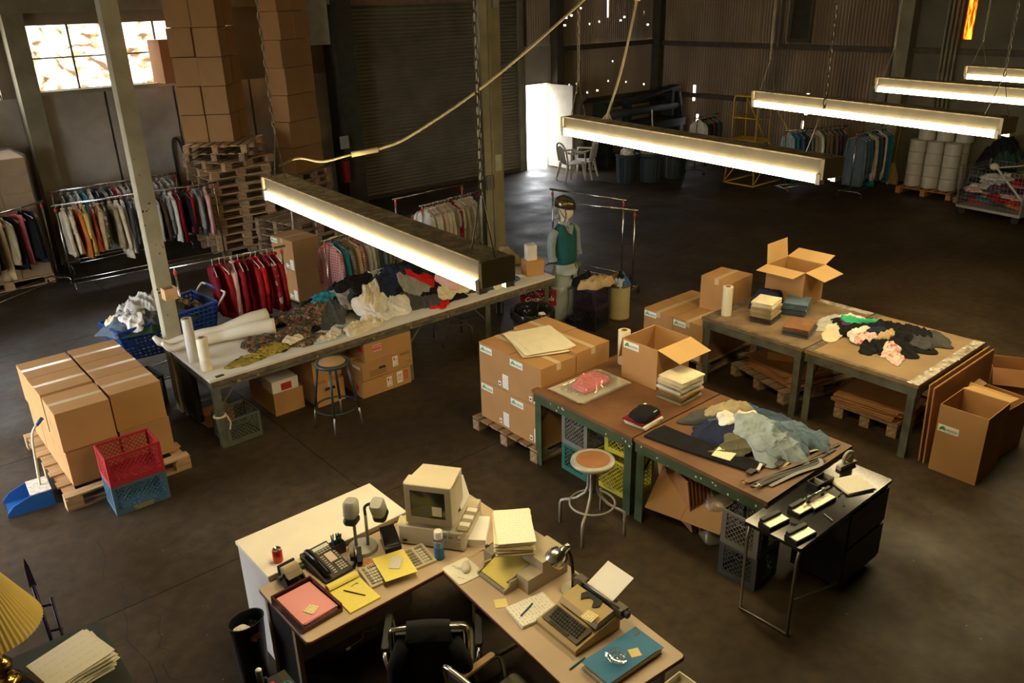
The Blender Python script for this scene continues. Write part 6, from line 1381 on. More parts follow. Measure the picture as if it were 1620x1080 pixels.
# chairs
chairm = mat('dark chair steel', (.03, .03, .03), .4, .5); seat_m = mat('olive vinyl', (.12, .12, .07), .5)
def armchair(label, loc, rz, pad, back=True):
    t = thing('office_chair', label, 'chair', loc, rz)
    MB().rbox(-.24, -.22, .41, .24, .24, .47, .05).build('seat', seat_m, t, 40)
    MB().tube(wpath([(-.21, -.24, .42), (-.21, -.27, .7), (-.21, -.29, .86), (-.17, -.30, .90), (0, -.30, .905), (.17, -.30, .90), (.21, -.29, .86), (.21, -.27, .7), (.21, -.24, .42)], 6), .016, 8).build('back_frame', steel, t, True)
    MB().rbox(-.19, -.30, .58, .19, -.265, .86, .014).build('backrest', black, t, 40)
    for s in (-1, 1):
        MB().tube(wpath([(s * .25, -.25, .55), (s * .27, -.2, .63), (s * .27, .0, .645), (s * .27, .12, .635), (s * .265, .16, .58), (s * .25, .17, .43)], 5), .012, 8).build('arm', steel, t, True)
        MB().rbox(s * .27 - .024, -.19, .640, s * .27 + .024, .11, .665, .02).build('armrest', pad, t, 40)
    for k in range(4):
        a = R_(45 + 90 * k); MB().tube([(0, 0, .12), (.26 * math.cos(a), .26 * math.sin(a), .07)], .018, 6).build('leg', chairm, t, True)
        MB().lathe([(0, 0), (.022, .003), (.022, .045), (0, .05)], 8, (.26 * math.cos(a), .26 * math.sin(a), 0)).build('caster', rubber, t)
    MB().cyl((0, 0, .1), (0, 0, .41), .025).build('column', chairm, t, True)
    return t
ta = mat('tan armrest', (.30, .19, .09), .5)
armchair('dark swivel armchair with a black jacket over its back, at the computer desk', (2.11, 3.30, 0), R_(-38), black)
armchair('steel armchair with tan armrests at the return desk', (2.14, 2.60, 0), R_(-86), ta)
jk = MB(Matrix.Translation((2.11, 3.30, 0)) @ Matrix.Rotation(R_(-38), 4, 'Z'))
rg = []
for k in range(13):
    u = k / 12
    for_back = [( -.31 - .03 - .02 * u, .915 - .72 * u)]
    y, z_ = -.325 - .035 * u, .90 - .70 * u; hw = .12 + .06 * min(1, u * 2.2)
    rg.append([(hw * math.cos(2 * PI * j / 24), y + (.03 + .025 * u) * math.sin(2 * PI * j / 24) + .012 * math.sin(5 * 2 * PI * j / 24 + u * 3), z_ + .01 * math.sin(7 * j)) for j in range(24)])
jk.loft(rg)
jk.loft([[(s_ * (.115), y, z_) for s_, y, z_ in ((-1, -.37, .86), (-.5, -.37, .865), (0, -.37, .868), (.5, -.37, .865), (1, -.37, .86))], [(s_ * .12, y, z_) for s_, y, z_ in ((-1, -.33, .93), (-.5, -.33, .935), (0, -.33, .938), (.5, -.33, .935), (1, -.33, .93))], [(s_ * .12, y, z_) for s_, y, z_ in ((-1, -.27, .93), (-.5, -.27, .935), (0, -.27, .938), (.5, -.27, .935), (1, -.27, .93))], [(s_ * .115, y, z_) for s_, y, z_ in ((-1, -.25, .74), (-.5, -.25, .72), (0, -.25, .70), (.5, -.25, .72), (1, -.25, .74))]], closed=False)
for s in (-1, 1): jk.tube([(s * .14, -.345, .84), (s * .19, -.36, .70), (s * .20, -.36, .55), (s * .20, -.35, .38)], [.045, .048, .042, .040], 10)
tag(jk.build('jacket', mat('black wool', (.006, .006, .008), .95, var=.3, bump=.2), smooth=True), 'black jacket hung over the back of the swivel chair', 'clothing')
# waste basket
t = thing('waste_basket', 'black oval waste basket left of the beige desk', 'waste basket', (1.345, 4.27, 0), R_(10))
mb = MB(); ov = lambda s_, z_: [(.115 * s_ * math.cos(2 * PI * k / 28), .085 * s_ * math.sin(2 * PI * k / 28), z_) for k in range(28)]
mb.loft([ov(.78, 0), ov(1, .50), ov(1.05, .505), ov(1.05, .515), ov(.97, .515), ov(.75, .02)]); mb.build('shell', black, t, 40)
def crumple(name, label, cat, m, loc, r, seed, group=None):
    b = bmesh.new(); bmesh.ops.create_icosphere(b, subdivisions=3, radius=r)
    for v in b.verts:
        d = v.co.normalized(); v.co *= 1 + .35 * noise.noise(d * 2.2 + Vector((seed, 0, 0))) + .22 * abs(noise.noise(d * 5 + Vector((0, seed, 0)))); v.co.z *= .75
    me = bpy.data.meshes.new(name); b.to_mesh(me); b.free(); me.materials.append(m)
    o = bpy.data.objects.new(name, me); COL.objects.link(o); o.location = loc; return tag(o, label, cat, group)
crumple('crumpled_paper', 'crumpled white paper in the black waste basket', 'paper', white, (1.30, 4.25, .45), .05, 3)
crumple('crumpled_paper', 'reddish crumpled wrapper in the black waste basket', 'paper', mat('reddish paper', (.35, .12, .08), .8), (1.36, 4.21, .42), .04, 6)
crumple('plastic_bag', 'black plastic bag in the waste basket', 'plastic bag', blackgloss, (1.39, 4.29, .43), .05, 9)
# machine at the lower edge
t = thing('small_table', 'dark small table at the bottom of the view', 'table', (1.06, 3.42, 0)); MB().box(-.24, -.28, .58, .24, .20, .61).build('tabletop', dark_m, t)
for x in (-.2, .2):
    for y in (-.24, .16): MB().box(x - .02, y - .02, 0, x + .02, y + .02, .58).build('leg', dark_m, t)
t = thing('adding_machine', 'black adding machine with an upright handle and a red key', 'adding machine', (1.08, 3.44, .61), R_(8))
MB().rbox(-.14, -.15, 0, .16, .10, .07, .02).build('body', black, t, 30); MB().box(-.15, .07, .06, .02, .09, .10).build('paper_rest', dull_steel, t)
MB().cyl((.04, .04, .05), (.045, .05, .20), .017, n=12).build('handle', black, t, True); MB().lathe([(.012, 0), (.018, .004), (.012, .012), (0, .014)], 12, (.045, .05, .20)).build('handle_tip', white, t, True)
MB().lathe([(0, .07), (.014, .072), (.012, .085), (0, .088)], 12, (.10, .03, 0)).build('red_key', red_ink, t, True); MB().cyl((.085, .07, .07), (.085, .07, .11), .01).build('knob', black, t, True)
for k in range(8): MB().box(-.10 + .045 * (k % 4), -.12 + .06 * (k // 4), .07, -.07 + .045 * (k % 4), -.09 + .06 * (k // 4), .082).build('key', dull_steel, t)
MB().ring((.15, -.03, .075), .022, .004, 16, 5).build('blue_ring', mat('blue ring', (.1, .25, .35), .4), t, True)
# left foreground cabinet with lamp and papers
t = thing('cabinet', 'dark green black cabinet in the left foreground under a paper pile', 'cabinet', (.19, 4.40, 0)); gm = mat('dark green cabinet', (.028, .032, .026), .5)
MB().box(-.41, -.40, 0, .43, .38, .575).build('body', gm, t); MB().box(-.42, -.41, .575, .44, .39, .60).build('cabinet_top', gm, t)
letter = printed('letter print', (.70, .66, .53), (.42, .40, .33), 12, 5, 18, .14, .4)
sheets('paper_pile', 'tall pile of cream papers on the dark foreground cabinet', 'paper', [mat('aged paper', (.66, .62, .48), .8, var=.05)] * 31 + [letter], .34, .30, 32, (.40, 4.42, .601), R_(14), .014, .0034, .13, seed=31)
t = thing('table_lamp', 'brass table lamp with a pleated yellow shade at the left edge', 'lamp', (.085, 4.60, .60))
br = mat('polished brass', (.52, .33, .10), .18, 1., var=.1)
MB().lathe([(0, 0), (.085, 0), (.085, .015), (.06, .03), (.03, .045), (.035, .07), (.055, .10), (.06, .13), (.04, .165), (.02, .18), (.03, .20), (.018, .22), (.012, .40), (0, .40)], 24).build('base', br, t, True)
shm = mat('pleated yellow fabric', (.44, .32, .08), .8, var=.05); mb = MB(); n = 120
mb.loft([[((r + .005 * (j % 2)) * math.cos(2 * PI * j / n), (r + .005 * (j % 2)) * math.sin(2 * PI * j / n), z_) for j in range(n)] for r, z_ in ((.265, .38), (.255, .41), (.18, .57), (.12, .70))], cap=False); mb.build('pleated_shade', shm, t, fix=False)
t = thing('folding_stand', 'dark folded stand with purple black bars behind the table lamp', 'stand', (.38, 5.02, 0)); pb = mat('purple black steel', (.02, .014, .04), .4, .4)
MB().tube([(0, .1, .80), (.0, -.02, .45), (0, -.1, 0)], .012, 6).build('bar', pb, t, True); MB().tube([(.07, .05, .70), (.06, -.05, .35), (.07, -.16, 0)], .010, 6).build('bar', pb, t, True)
for z_, y in ((.66, .06), (.5, .01), (.36, -.04)): MB().cyl((-.01, y, z_), (.08, y - .02, z_ - .01), .009).build('rung', pb, t, True)
MB().loft([[(-.02, .1, .79), (.02, .1, .79), (.02, .115, .79), (-.02, .115, .79)], [(-.012, .14, .92), (.012, .14, .92), (.012, .15, .92), (-.012, .15, .92)], [(-.002, .155, .97), (.002, .155, .97), (.002, .16, .97), (-.002, .16, .97)]]).build('blade', pb, t)
# ---------------------------------------------------------------- milk crates
def crate(label, loc, rz, m, w=.33, d=.33, h=.28, cell=.042, group=None, name='milk_crate'):
    t = thing(name, label, 'crate', loc, rz, group); x, y = w / 2, d / 2; th = .012
    MB().box(-x + .01, -y + .01, 0, x - .01, y - .01, .008).build('bottom', m, t)
    for s in (-1, 1):
        for ax in (0, 1):
            W, o = (w, s * (y - th / 2)) if ax == 0 else (d - 2 * th, s * (x - th / 2)); b = MB()
            def bx(u0, u1, z0, z1, tt=th):
                if ax == 0: b.box(u0, o - tt / 2, z0, u1, o + tt / 2, z1)
                else: b.box(o - tt / 2, u0, z0, o + tt / 2, u1, z1)
            a = W / 2; bx(-a, a, 0, .05); bx(-a, a, h - .022, h); bx(-a, -a + .03, .05, h - .022); bx(a - .03, a, .05, h - .022)
            b.build('side', m, t)
            lt = MB(); u0, u1, z0, z1 = -a + .03, a - .03, .05, h - .022; c = u0 - (z1 - z0)
            while c < u1:
                for sg in (1, -1):
                    # diagonal strip clipped to the opening
                    ua, ub = max(c, u0), min(c + (z1 - z0), u1)
                    if ub - ua > .004:
                        za, zb = z0 + (ua - c), z0 + (ub - c)
                        if sg < 0: za, zb = z0 + z1 - za, z0 + z1 - zb
                        p = (ua, o, za) if ax == 0 else (o, ua, za); q = (ub, o, zb) if ax == 0 else (o, ub, zb); lt.cyl(p, q, .0042, n=4, cap=False)
                c += cell
            if s * 1 != 0:
                MB()
            lt.build('lattice', m, t)
            # hand hole rim
            hr_ = MB(); pts = [(.055 * math.cos(k_), h - .055 + .02 * math.sin(k_)) for k_ in [PI * j / 8 for j in range(9, 17)]]; pts = [(-.06, h - .022), *pts, (.06, h - .022)]
            hr_.tube([((u, o, z_) if ax == 0 else (o, u, z_)) for u, z_ in pts], .006, 5); hr_.build('hand_hole_rim', m, t)
    return t
pl = lambda n, c, **k: mat('plastic ' + n, c, .45, var=.08, spec=.4, **k)
pal_blue, pal_red = pl('steel blue', (.055, .12, .18)), pl('red', (.33, .02, .025))
o = crate('blue rectangular crate with yellow lettering under the red crate', (1.49, 7.035, 0), R_(-2), pal_blue, .46, .33, .28)
for k, tx in enumerate(('THE SOUTHLAND', 'CORPORATION')): words(tx, .035, mat('yellow print', (.55, .42, .08), .6), o, (.0, -.1665, .034 - .026 * k), RX, xs=.62)
crate('red rectangular crate stacked on the blue one by the taped cartons', (1.49, 7.035, .281), R_(-1), pal_red, .46, .33, .29)
pg = pl('grey', (.16, .16, .14)); pgd = pl('dark grey', (.06, .07, .075)); pt = pl('teal green', (.03, .13, .10)); py = pl('yellow', (.42, .36, .03)); pk = pl('black', (.012, .012, .013)); pv = pl('olive grey', (.10, .11, .085))
crate('teal crate at the bottom of the pair under the far half of the green bench', (4.80, 4.66, 0), R_(-2), pt, .33, .33)
crate('grey crate on top of the teal one under the green bench', (4.80, 4.66, .281), R_(-1), pg, .33, .33, .30)
o = crate('yellow crate lying open by the middle leg of the green bench', (4.84, 4.24, .0), R_(0), py, .33, .42, .34)
words('PROPERTY', .03, ink, o, (-.167, .02, .03), RXm)
crate('yellow crate set on the other yellow one under the green bench', (4.92, 4.20, .345), R_(6), py, .33, .40, .16)
crate('dark crate at the bottom of the pair at the near end of the green bench', (4.62, 2.78, 0), R_(2), pgd, .30, .32)
crate('grey crate on top of the dark one at the near end of the green bench', (4.62, 2.78, .281), R_(0), pg, .30, .32, .29)
crate('olive grey crate on the floor under the near end of the long table', (2.66, 7.56, 0), R_(2), pv, .36, .36, .28)
crate('black crate at the bottom of the pair behind the mannequin', (7.42, 7.16, 0), R_(12), pk, .34, .34)
crate('black crate on top of the pair behind the mannequin', (7.42, 7.16, .281), R_(10), pl('purple black', (.03, .018, .035)), .34, .34)
o = crate('red drinks crate with white script under the far end of the long table', (6.98, 7.72, .30), R_(-38), pl('cola red', (.28, .01, .02)), .46, .33, .22)
words('Coca-Cola', .09, sticker_w, o, (0, -.1665, .10), RX, shear=.35)
crate('black crate supporting the red drinks crate under the long table', (6.98, 7.74, 0), R_(-38), pk, .42, .33, .298)
crate('black wire basket on the floor behind the near corner of the long table', (2.20, 8.98, .0), R_(4), pk, .34, .40, .34)
ko = Heap(7.2, 6.9, 7.9, 7.5, .562)
ko.put('draped_coat', 'khaki coat lying on the black crates behind the mannequin', 'clothing', CL['tan'], 7.46, 7.12, .21, .13, -.3, .10, .05, 6)
ko.put('draped_coat', 'dark garment on the khaki coat behind the mannequin', 'clothing', CL['black'], 7.40, 7.30, .16, .09, -.3, .08, .04, 8)
# flat cartons and a tilted board under the green bench
for k in range(9):
    board(f'flattened carton leaning under the green bench, {ORD[k]} from the stool side', .52, .50, .011, (4.80 + .026 * k, 3.60 - .016 * k, .02), (R_(-8), 0, R_(68)), card_dark, group='flat cartons leaning under the green bench')
o = board('flat tan carton tilted against a white bag under the green bench', .66, .44, .012, (4.60, 3.40, .16), (0, 0, 0), card); o.rotation_euler = (R_(-50), 0, R_(-78))
hb2 = Heap(4.7, 2.8, 5.6, 3.7, .02, [(5.0, 3.3, .3, .34, .42)]); hb2.put('polythene_bag', 'bag of clear polythene sheets behind the tilted carton under the bench', 'plastic bag', clear('dull polythene', (.9, .88, .8), .06, .3, .3, (.30, .27, .19)), 5.0, 3.3, .24, .28, .2, .04, .06, 12)
# shopping cart with clothes
bl = pl('cart blue', (.012, .045, .22)); t = thing('shopping_cart', 'blue plastic shopping cart full of clothes behind the left post', 'shopping cart', (2.62, 9.30, 0), R_(6))
mb = MB(); 
def slatwall(b, p, q, r, s_, nu, nv, wd=.018):
    """perforated wall between four corners"""
    p, q, r, s_ = map(Vector, (p, q, r, s_)); f = lambda u, v: (p * (1 - u) + q * u) * (1 - v) + (s_ * (1 - u) + r * u) * v
    for i in range(nu + 1): b.cyl(f(i / nu, 0), f(i / nu, 1), wd / 2, n=4)
    for j in range(nv + 1): b.cyl(f(0, j / nv), f(1, j / nv), wd / 2, n=4)
A_ = [(-.50, -.22, .52), (.48, -.25, .46), (.48, .25, .46), (-.50, .22, .52)]; B_ = [(-.58, -.25, .86), (.55, -.30, .92), (.55, .30, .92), (-.58, .25, .86)]
for nm, i, j, nu in (('basket_side', 0, 1, 20), ('basket_back', 1, 2, 10), ('basket_side', 2, 3, 20), ('basket_front', 3, 0, 10)):
    b = MB(); slatwall(b, A_[i], A_[j], B_[j], B_[i], nu, 9, .024); b.build(nm, bl, t)
MB().add(A_, [(0, 1, 2, 3)]).build('basket_floor', bl, t)
MB().tube([*B_], .018, 6, closed=True).build('rim', bl, t)
MB().tube(wpath([(.55, -.28, .86), (.66, -.28, .98), (.68, -.2, 1.0), (.68, .2, 1.0), (.66, .28, .98), (.55, .28, .86)], 5), .013, 8).build('handle_frame', mat('white handle tube', (.62, .60, .55), .4), t, True)
MB().cyl((.68, -.17, 1.0), (.68, .17, 1.0), .019, n=10).build('handle_grip', bl, t, True)
for s in (-1, 1):
    MB().tube([(.48, s * .24, .46), (.42, s * .24, .2), (-.52, s * .2, .16)], .013, 8).build('chassis', dull_steel, t, True)
    for x in (-.5, .42): MB().tube([(x - .0, s * .21 - .013, .06), (x, s * .21 + .013, .06)], .06, 14).build('wheel', rubber, t, 40)
b = MB()
for k in range(11): b.cyl((-.5, -.2 + .04 * k, .19), (.42, -.22 + .044 * k, .19), .004, n=4)
b.build('lower_rack', black, t)
h4 = Heap(1.9, 8.85, 3.4, 9.75, .80, [(2.5, 9.28, .52, .30, .14)])
for k, (c_, x, y, rx, ry, ro, th, fo, lb) in enumerate([
    ('dark green', 2.45, 9.20, .44, .24, .1, .05, .05, 'dark green garment hanging over the cart rim'), ('black', 2.80, 9.34, .36, .24, .1, .06, .05, 'black garment at the handle end of the cart'), ('slate', 2.16, 9.22, .18, .20, .2, .06, .05, 'slate blue trousers hanging over the front of the cart'),
    ('charcoal', 2.62, 9.18, .26, .16, .3, .07, .05, 'charcoal garment in the middle of the cart'), ('white', 2.28, 9.12, .12, .13, .6, .06, .05, 'white garment hanging on the cart front'), ('ivory', 2.14, 9.34, .11, .10, .2, .07, .04, 'ivory garment at the far front corner of the cart'),
    ('grey', 2.44, 9.34, .26, .20, .4, .09, .07, 'grey jumper on top of the cart load'), ('pale grey', 2.34, 9.42, .18, .16, .2, .12, .07, 'pale grey garment on top of the cart load'), ('pale grey', 2.48, 9.24, .16, .11, -.4, .10, .06, 'light grey garment beside the grey jumper'),
    ('brown', 2.72, 9.40, .20, .16, .3, .10, .06, 'brown garment right of the grey jumper in the cart'), ('paisley', 2.94, 9.36, .18, .15, .1, .08, .05, 'patterned garment beside the left post in the cart')]):
    h4.put('heaped_garment', lb, 'clothing', CL[c_], x, y, rx, ry, ro, th * .3, fo, 200 + k, (), 'garments heaped in the blue cart')
# lobby dustpan
t = thing('dustpan', 'blue lobby dustpan with a tall bent handle beside the near pallet', 'dustpan', (.74, 7.62, 0), R_(-4)); db = pl('dustpan blue', (.015, .09, .30))
pan = MB()
pan.box(-.19, -.14, 0, .17, .14, .006)
MB().loft([[(-.19, -.14, 0), (.17, -.14, 0), (.17, .14, 0), (-.19, .14, 0)], [(-.19, -.14, .006), (.17, -.14, .006), (.17, .14, .006), (-.19, .14, .006)]]).build('pan_floor', db, t)
for s in (-1, 1):
    MB().prism([(-.20, 0), (.18, 0), (.16, .15), (.0, .15), (-.14, .10), (-.20, .04)], -.004, .004).build('pan_side', db, t, rot=(PI / 2, 0, 0), loc=(0, s * .14, 0))
MB().box(.155, -.14, 0, .175, .14, .155).build('pan_back', db, t)
MB().box(.0, -.14, .145, .17, .14, .158).build('pan_cover', mat('dusty white plastic', (.60, .55, .47), .7, var=.25, scale=30), t)
MB().tube(wpath([(.10, 0, .155), (.12, .0, .40), (.14, .0, .60), (.17, .03, .68), (.24, .08, .73)], 6), .011, 8).build('handle', mat('cream handle tube', (.58, .54, .40), .4), t, True)
MB().cyl((.20, .05, .705), (.26, .09, .74), .017, n=8).build('grip', db, t, True)
# stretch film rolls
def film(label, loc, r, h, m, tilt=0.):
    t = thing('film_roll', label, 'film roll', loc)
    MB().lathe([(.022, 0), (r, 0), (r, h), (.030, h), (.030, h - .05), (.022, h - .05)], 28, cap=False).build('film', m, t, 40); MB().lathe([(.026, -.0), (.030, -.0), (.030, h + .004), (.023, h + .004), (.023, 0)], 20, cap=False).build('core', mat('brown paper core', (.30, .17, .08), .7), t, 40)
    return t
fm = mat('cream stretch film', (.74, .68, .50), .25, var=.03, spec=.5); fmc = mat('shiny clear film', (.62, .58, .50), .14, .15, var=.25, scale=3, stretch=(30, 30, 1), spec=.8)
film('tall shiny film roll standing at the near end of the long table', (2.47, 7.94, .762), .052, .46, fmc)
film('shorter cream film roll at the near front corner of the long table', (2.485, 7.64, .762), .055, .34, fm)
film('cream film roll standing on the far end of the worn table', (7.32, 4.99, .775), .055, .33, fm)
film('cream film roll standing on the green bench behind the open carton', (5.92 - .38, 4.90, .777), .06, .34, fm)
# boxes at the far end of the long table
closed_carton('brown carton at the far end of the long table under a white box', .24, .20, .20, (6.80, 7.62, .762), R_(-20), kraft, flaps=False)
tag(MB().box(-.065, -.055, 0, .065, .055, .20).build('white_box', mat('white carton board', (.72, .66, .58), .6), loc=(6.77, 7.62, .964), rot=(0, 0, R_(-20))), 'small white box on the brown carton at the table end', 'box')
# mannequin
skin = mat('cream mannequin skin', (.66, .58, .42), .45, var=.03)
def ell(c, a, b, n=28, pw=1.): return [(c[0] + a * math.copysign(abs(math.cos(q)) ** pw, math.cos(q)), c[1] + b * math.copysign(abs(math.sin(q)) ** pw, math.sin(q)), c[2]) for q in [2 * PI * k / n for k in range(n)]]
t = thing('mannequin', 'standing mannequin in a cycle helmet, teal vest and pale denim', 'mannequin', (7.26, 7.50, 0), R_(2))
zz = lambda *r: [ell((0, y, z), a, b) for a, b, y, z in r]
mb = MB(); n = 28
prof = [(.10, .085, 0, .80), (.15, .10, 0, .95), (.165, .105, 0, 1.12), (.17, .10, .005, 1.24), (.15, .085, .005, 1.31), (.085, .06, .01, 1.35), (.050, .052, .008, 1.38), (.046, .050, .002, 1.42), (.052, .060, -.012, 1.445), (.060, .078, -.018, 1.465), (.066, .086, -.014, 1.495), (.070, .090, -.010, 1.53), (.072, .092, -.006, 1.56), (.070, .090, 0, 1.60), (.058, .078, 0, 1.64), (.035, .05, 0, 1.665), (.01, .012, 0, 1.672)]
mb.loft(zz(*prof))
# face: nose, brow, eye hollows, lips, chin pushed out of the head
vs = []
for x, y, z in mb.v:
    f = max(0, -y) / .09 if z > 1.43 else 0
    def bump(cx, cz, sx, sz): return math.exp(-((x - cx) / sx) ** 2 - ((z - cz) / sz) ** 2) * f
    y -= .022 * bump(0, 1.515, .012, .022) + .006 * bump(0, 1.565, .05, .012) - .010 * (bump(.028, 1.545, .014, .010) + bump(-.028, 1.545, .014, .010)) + .008 * bump(0, 1.482, .022, .008) + .006 * bump(0, 1.455, .02, .012)
    vs.append((x, y, z))
HR = R_(34)
def twist(x, y, z):
    a = HR * min(1, max(0, (z - 1.38) / .06)); return (x * math.cos(a) - y * math.sin(a), x * math.sin(a) + y * math.cos(a), z)
mb.v = [twist(*v) for v in vs]; bd = mb.build('body', skin, t, True)
for s in (-1, 1): MB().lathe([(0, -.008), (.018, -.004), (.02, .004), (0, .008)], 12).build('ear', skin, bd, True, loc=(s * .071, .0, 1.53), rot=(0, R_(90), 0)); MB().lathe([(0, -.006), (.011, 0), (0, .006)], 10).build('eye', mat('painted eye', (.12, .08, .05), .3), bd, True, loc=(s * .028, -.082, 1.545))
MB().box(-.018, -.100, 1.480, .018, -.095, 1.485).build('mouth', mat('painted lips', (.40, .17, .12), .4), bd)
shm_ = mat('blue striped shirting', (.24, .29, .31), .9, var=.25, scale=30, stretch=(8, 8, .3))
MB().loft(zz((.075, .07, .002, 1.30), (.072, .070, .0, 1.36), (.066, .066, -.002, 1.395), (.058, .060, -.002, 1.40), (.056, .056, 0, 1.35))).build('shirt_collar', shm_, t, True)
vest = MB(); rows = [(.160, .125, 0, .845), (.172, .135, 0, .86), (.180, .138, 0, .92), (.178, .130, 0, 1.02), (.185, .125, 0, 1.14), (.19, .118, .005, 1.24), (.165, .10, .005, 1.315), (.105, .082, .006, 1.355), (.075, .074, .004, 1.365)]
vest.loft(zz(*rows)); vest.v = [(x, y + (.004 * math.sin(60 * z + 3 * x) if z < 1.1 else 0), z - (.10 * max(0, 1 - abs(x) / .06) if (y < 0 and z > 1.30) else 0)) for x, y, z in vest.v]
vest.build('sweater_vest', mat('teal knit', (.012, .085, .085), .95, var=.15, bump=.25, bscale=220), t, True)
nk = MB(); nk.add([(-.05, -.112, 1.345), (.05, -.112, 1.345), (0, -.132, 1.23)], [(0, 1, 2)]); nk.add([(-.05, -.09, 1.36), (.05, -.09, 1.36), (.05, -.112, 1.345), (-.05, -.112, 1.345)], [(0, 1, 2, 3)]); nk.build('shirt_front', shm_, t, fix=False)
for s in (-1, 1):
    sl_ = MB(); sl_.tube([(s * .165, .0, 1.30), (s * .215, .01, 1.24), (s * .235, .015, 1.10), (s * .24, .0, .98), (s * .235, -.01, .93)], [.050, .060, .055, .052, .056], 14); sl_.build('shirt_sleeve', shm_, t, True)
    cf = MB(); cf.tube([(s * .235, -.008, .955), (s * .235, -.012, .915)], [.060, .063], 14, cap=False); cf.tube([(s * .235, -.012, .915), (s * .235, -.008, .955)], [.056, .056], 14, cap=False); cf.build('rolled_cuff', shm_, t, True)
dn = mat('pale washed denim', (.36, .40, .37), .9, var=.16, scale=5, bump=.15, bscale=150)
j = MB()
j.loft([ell((0, 0, z), a, b) for a, b, z in ((.150, .115, .86), (.168, .128, .80), (.185, .140, .70), (.192, .142, .58), (.196, .140, .52))])
j.build('denim_hips', dn, t, True)
for s in (-1, 1):
    lg_ = MB(); lg_.loft([[(s * (.098 - .004 * k) + (.104 + .006 * k) * math.cos(q) + .008 * math.sin(4 * q + k), (.138 - .010 * k) * math.sin(q) + .010 * math.sin(3 * q + s + k * .8), .55 - .47 * k / 8 - (.03 if s < 0 and k == 8 else 0)) for q in [2 * PI * i / 20 for i in range(20)]] for k in range(9)], cap=True); lg_.build('denim_leg', dn, t, True)
    MB().loft([ell((s * .08, -.02, 0), .04, .10), ell((s * .08, -.02, .03), .042, .10), ell((s * .08, 0, .07), .035, .05), ell((s * .08, .01, .2), .045, .05)]).build('foot', black, t, True)
fl_ = MB(); fl_.grid(lambda u, v: (.17 * math.cos(PI * (1 + u)) * 1.12, -.14 * abs(math.sin(PI * (1 + u))) * 1.12 - .02 - .012 * math.sin(9 * u + 3 * v), .86 - (.10 + .05 * math.sin(5 * u)) * v), 20, 4); fl_.build('folded_waist', dn, t, True)
for x, a, l_ in ((.02, .1, .13), (.10, -.1, .24), (.06, .05, .18)): MB().tube([(x, -.158, .86), (x + a * .2, -.172, .86 - l_ * .5), (x + a * .3, -.165, .86 - l_)], [.012, .010, .006], 6).build('hanging_strap', black, t, True)
MB().box(-.045, -.178, .66, -.015, -.160, .74).build('tool_pouch', black, t); MB().cyl((.10, -.165, .85), (.12, -.168, .80), .008).build('green_tool', mat('green tool', (.25, .32, .08), .5), t, True)
hm_ = mat('bronze helmet', (.10, .075, .035), .2, .6, var=.1); hel = MB()
hel.loft([[((.108 - .0) * s_ * math.cos(q), (.135) * s_ * math.sin(q) - .005, z_ + .018 * math.sin(q)) for q in [2 * PI * k / 28 for k in range(28)]] for s_, z_ in ((.86, 1.575), (1, 1.585), (1.0, 1.62), (.94, 1.66), (.80, 1.69), (.55, 1.71), (.25, 1.722), (.02, 1.725))])
hl = hel.build('helmet', hm_, t, True)
for k in range(5):
    x0 = -.07 + .035 * k; MB().tube([(x0 * (1 - .15 * abs(u)), .13 * math.sin(u), 1.600 + .118 * math.cos(u) * (1 - (x0 / .13) ** 2) ** .5) for u in [R_(-62 + 124 * i / 10) for i in range(11)]], .0075, 6).build('vent', black, hl, True)
MB().tube([(.111 * math.cos(q), .137 * math.sin(q) - .005, 1.588 + .018 * math.sin(q)) for q in [2 * PI * k / 24 for k in range(24)]], .008, 6, closed=True).build('helmet_rim', black, hl, True)
for s in (-1, 1): MB().tube([(s * .09, -.02, 1.585), (s * .075, -.03, 1.50), (s * .055, -.02, 1.445), (s * .05, .03, 1.33)], .006, 5).build('strap', black, hl, True); MB().tube([(s * .085, .06, 1.58), (s * .078, .02, 1.50), (s * .06, -.01, 1.45)], .005, 5).build('strap', black, hl, True)
# mannequin legs lying on the long table
t = thing('half_mannequin', 'pair of cream mannequin legs lying on the long table, feet over its end', 'mannequin', (2.9, 8.1, .762), 0)
for k, P in enumerate(([(.56, .22, .12), (.35, .24, .115), (.05, .27, .075), (-.16, .30, .075), (-.45, .36, .065), (-.53, .38, .065), (-.57, .39, .085), (-.615, .40, .15)], [(.50, -.10, .11), (.30, -.02, .105), (.02, .10, .075), (-.18, .13, .075), (-.42, .17, .062), (-.50, .18, .055), (-.545, .19, .075), (-.60, .20, .14)])):
    pp = wpath(P, 5); r0 = [.088, .082, .060, .062, .036, .042, .040, .022]; rr_ = [np.interp(i / (len(pp) - 1) * 7, range(8), r0) for i in range(len(pp))]
    MB().tube(pp, [float(q) for q in rr_], 14).build('leg', mat('white mannequin skin', (.74, .68, .55), .4, var=.02), t, True)
MB().loft([ell((.60, .06, .10), .02, .22), ell((.50, .06, .10), .05, .23)]).build('hip_plate', MATS['white mannequin skin'], t, True)
for o in bd.children: o.matrix_local = Matrix.Rotation(HR, 4, 'Z') @ o.matrix_basis
hl.rotation_euler = (0, 0, HR)
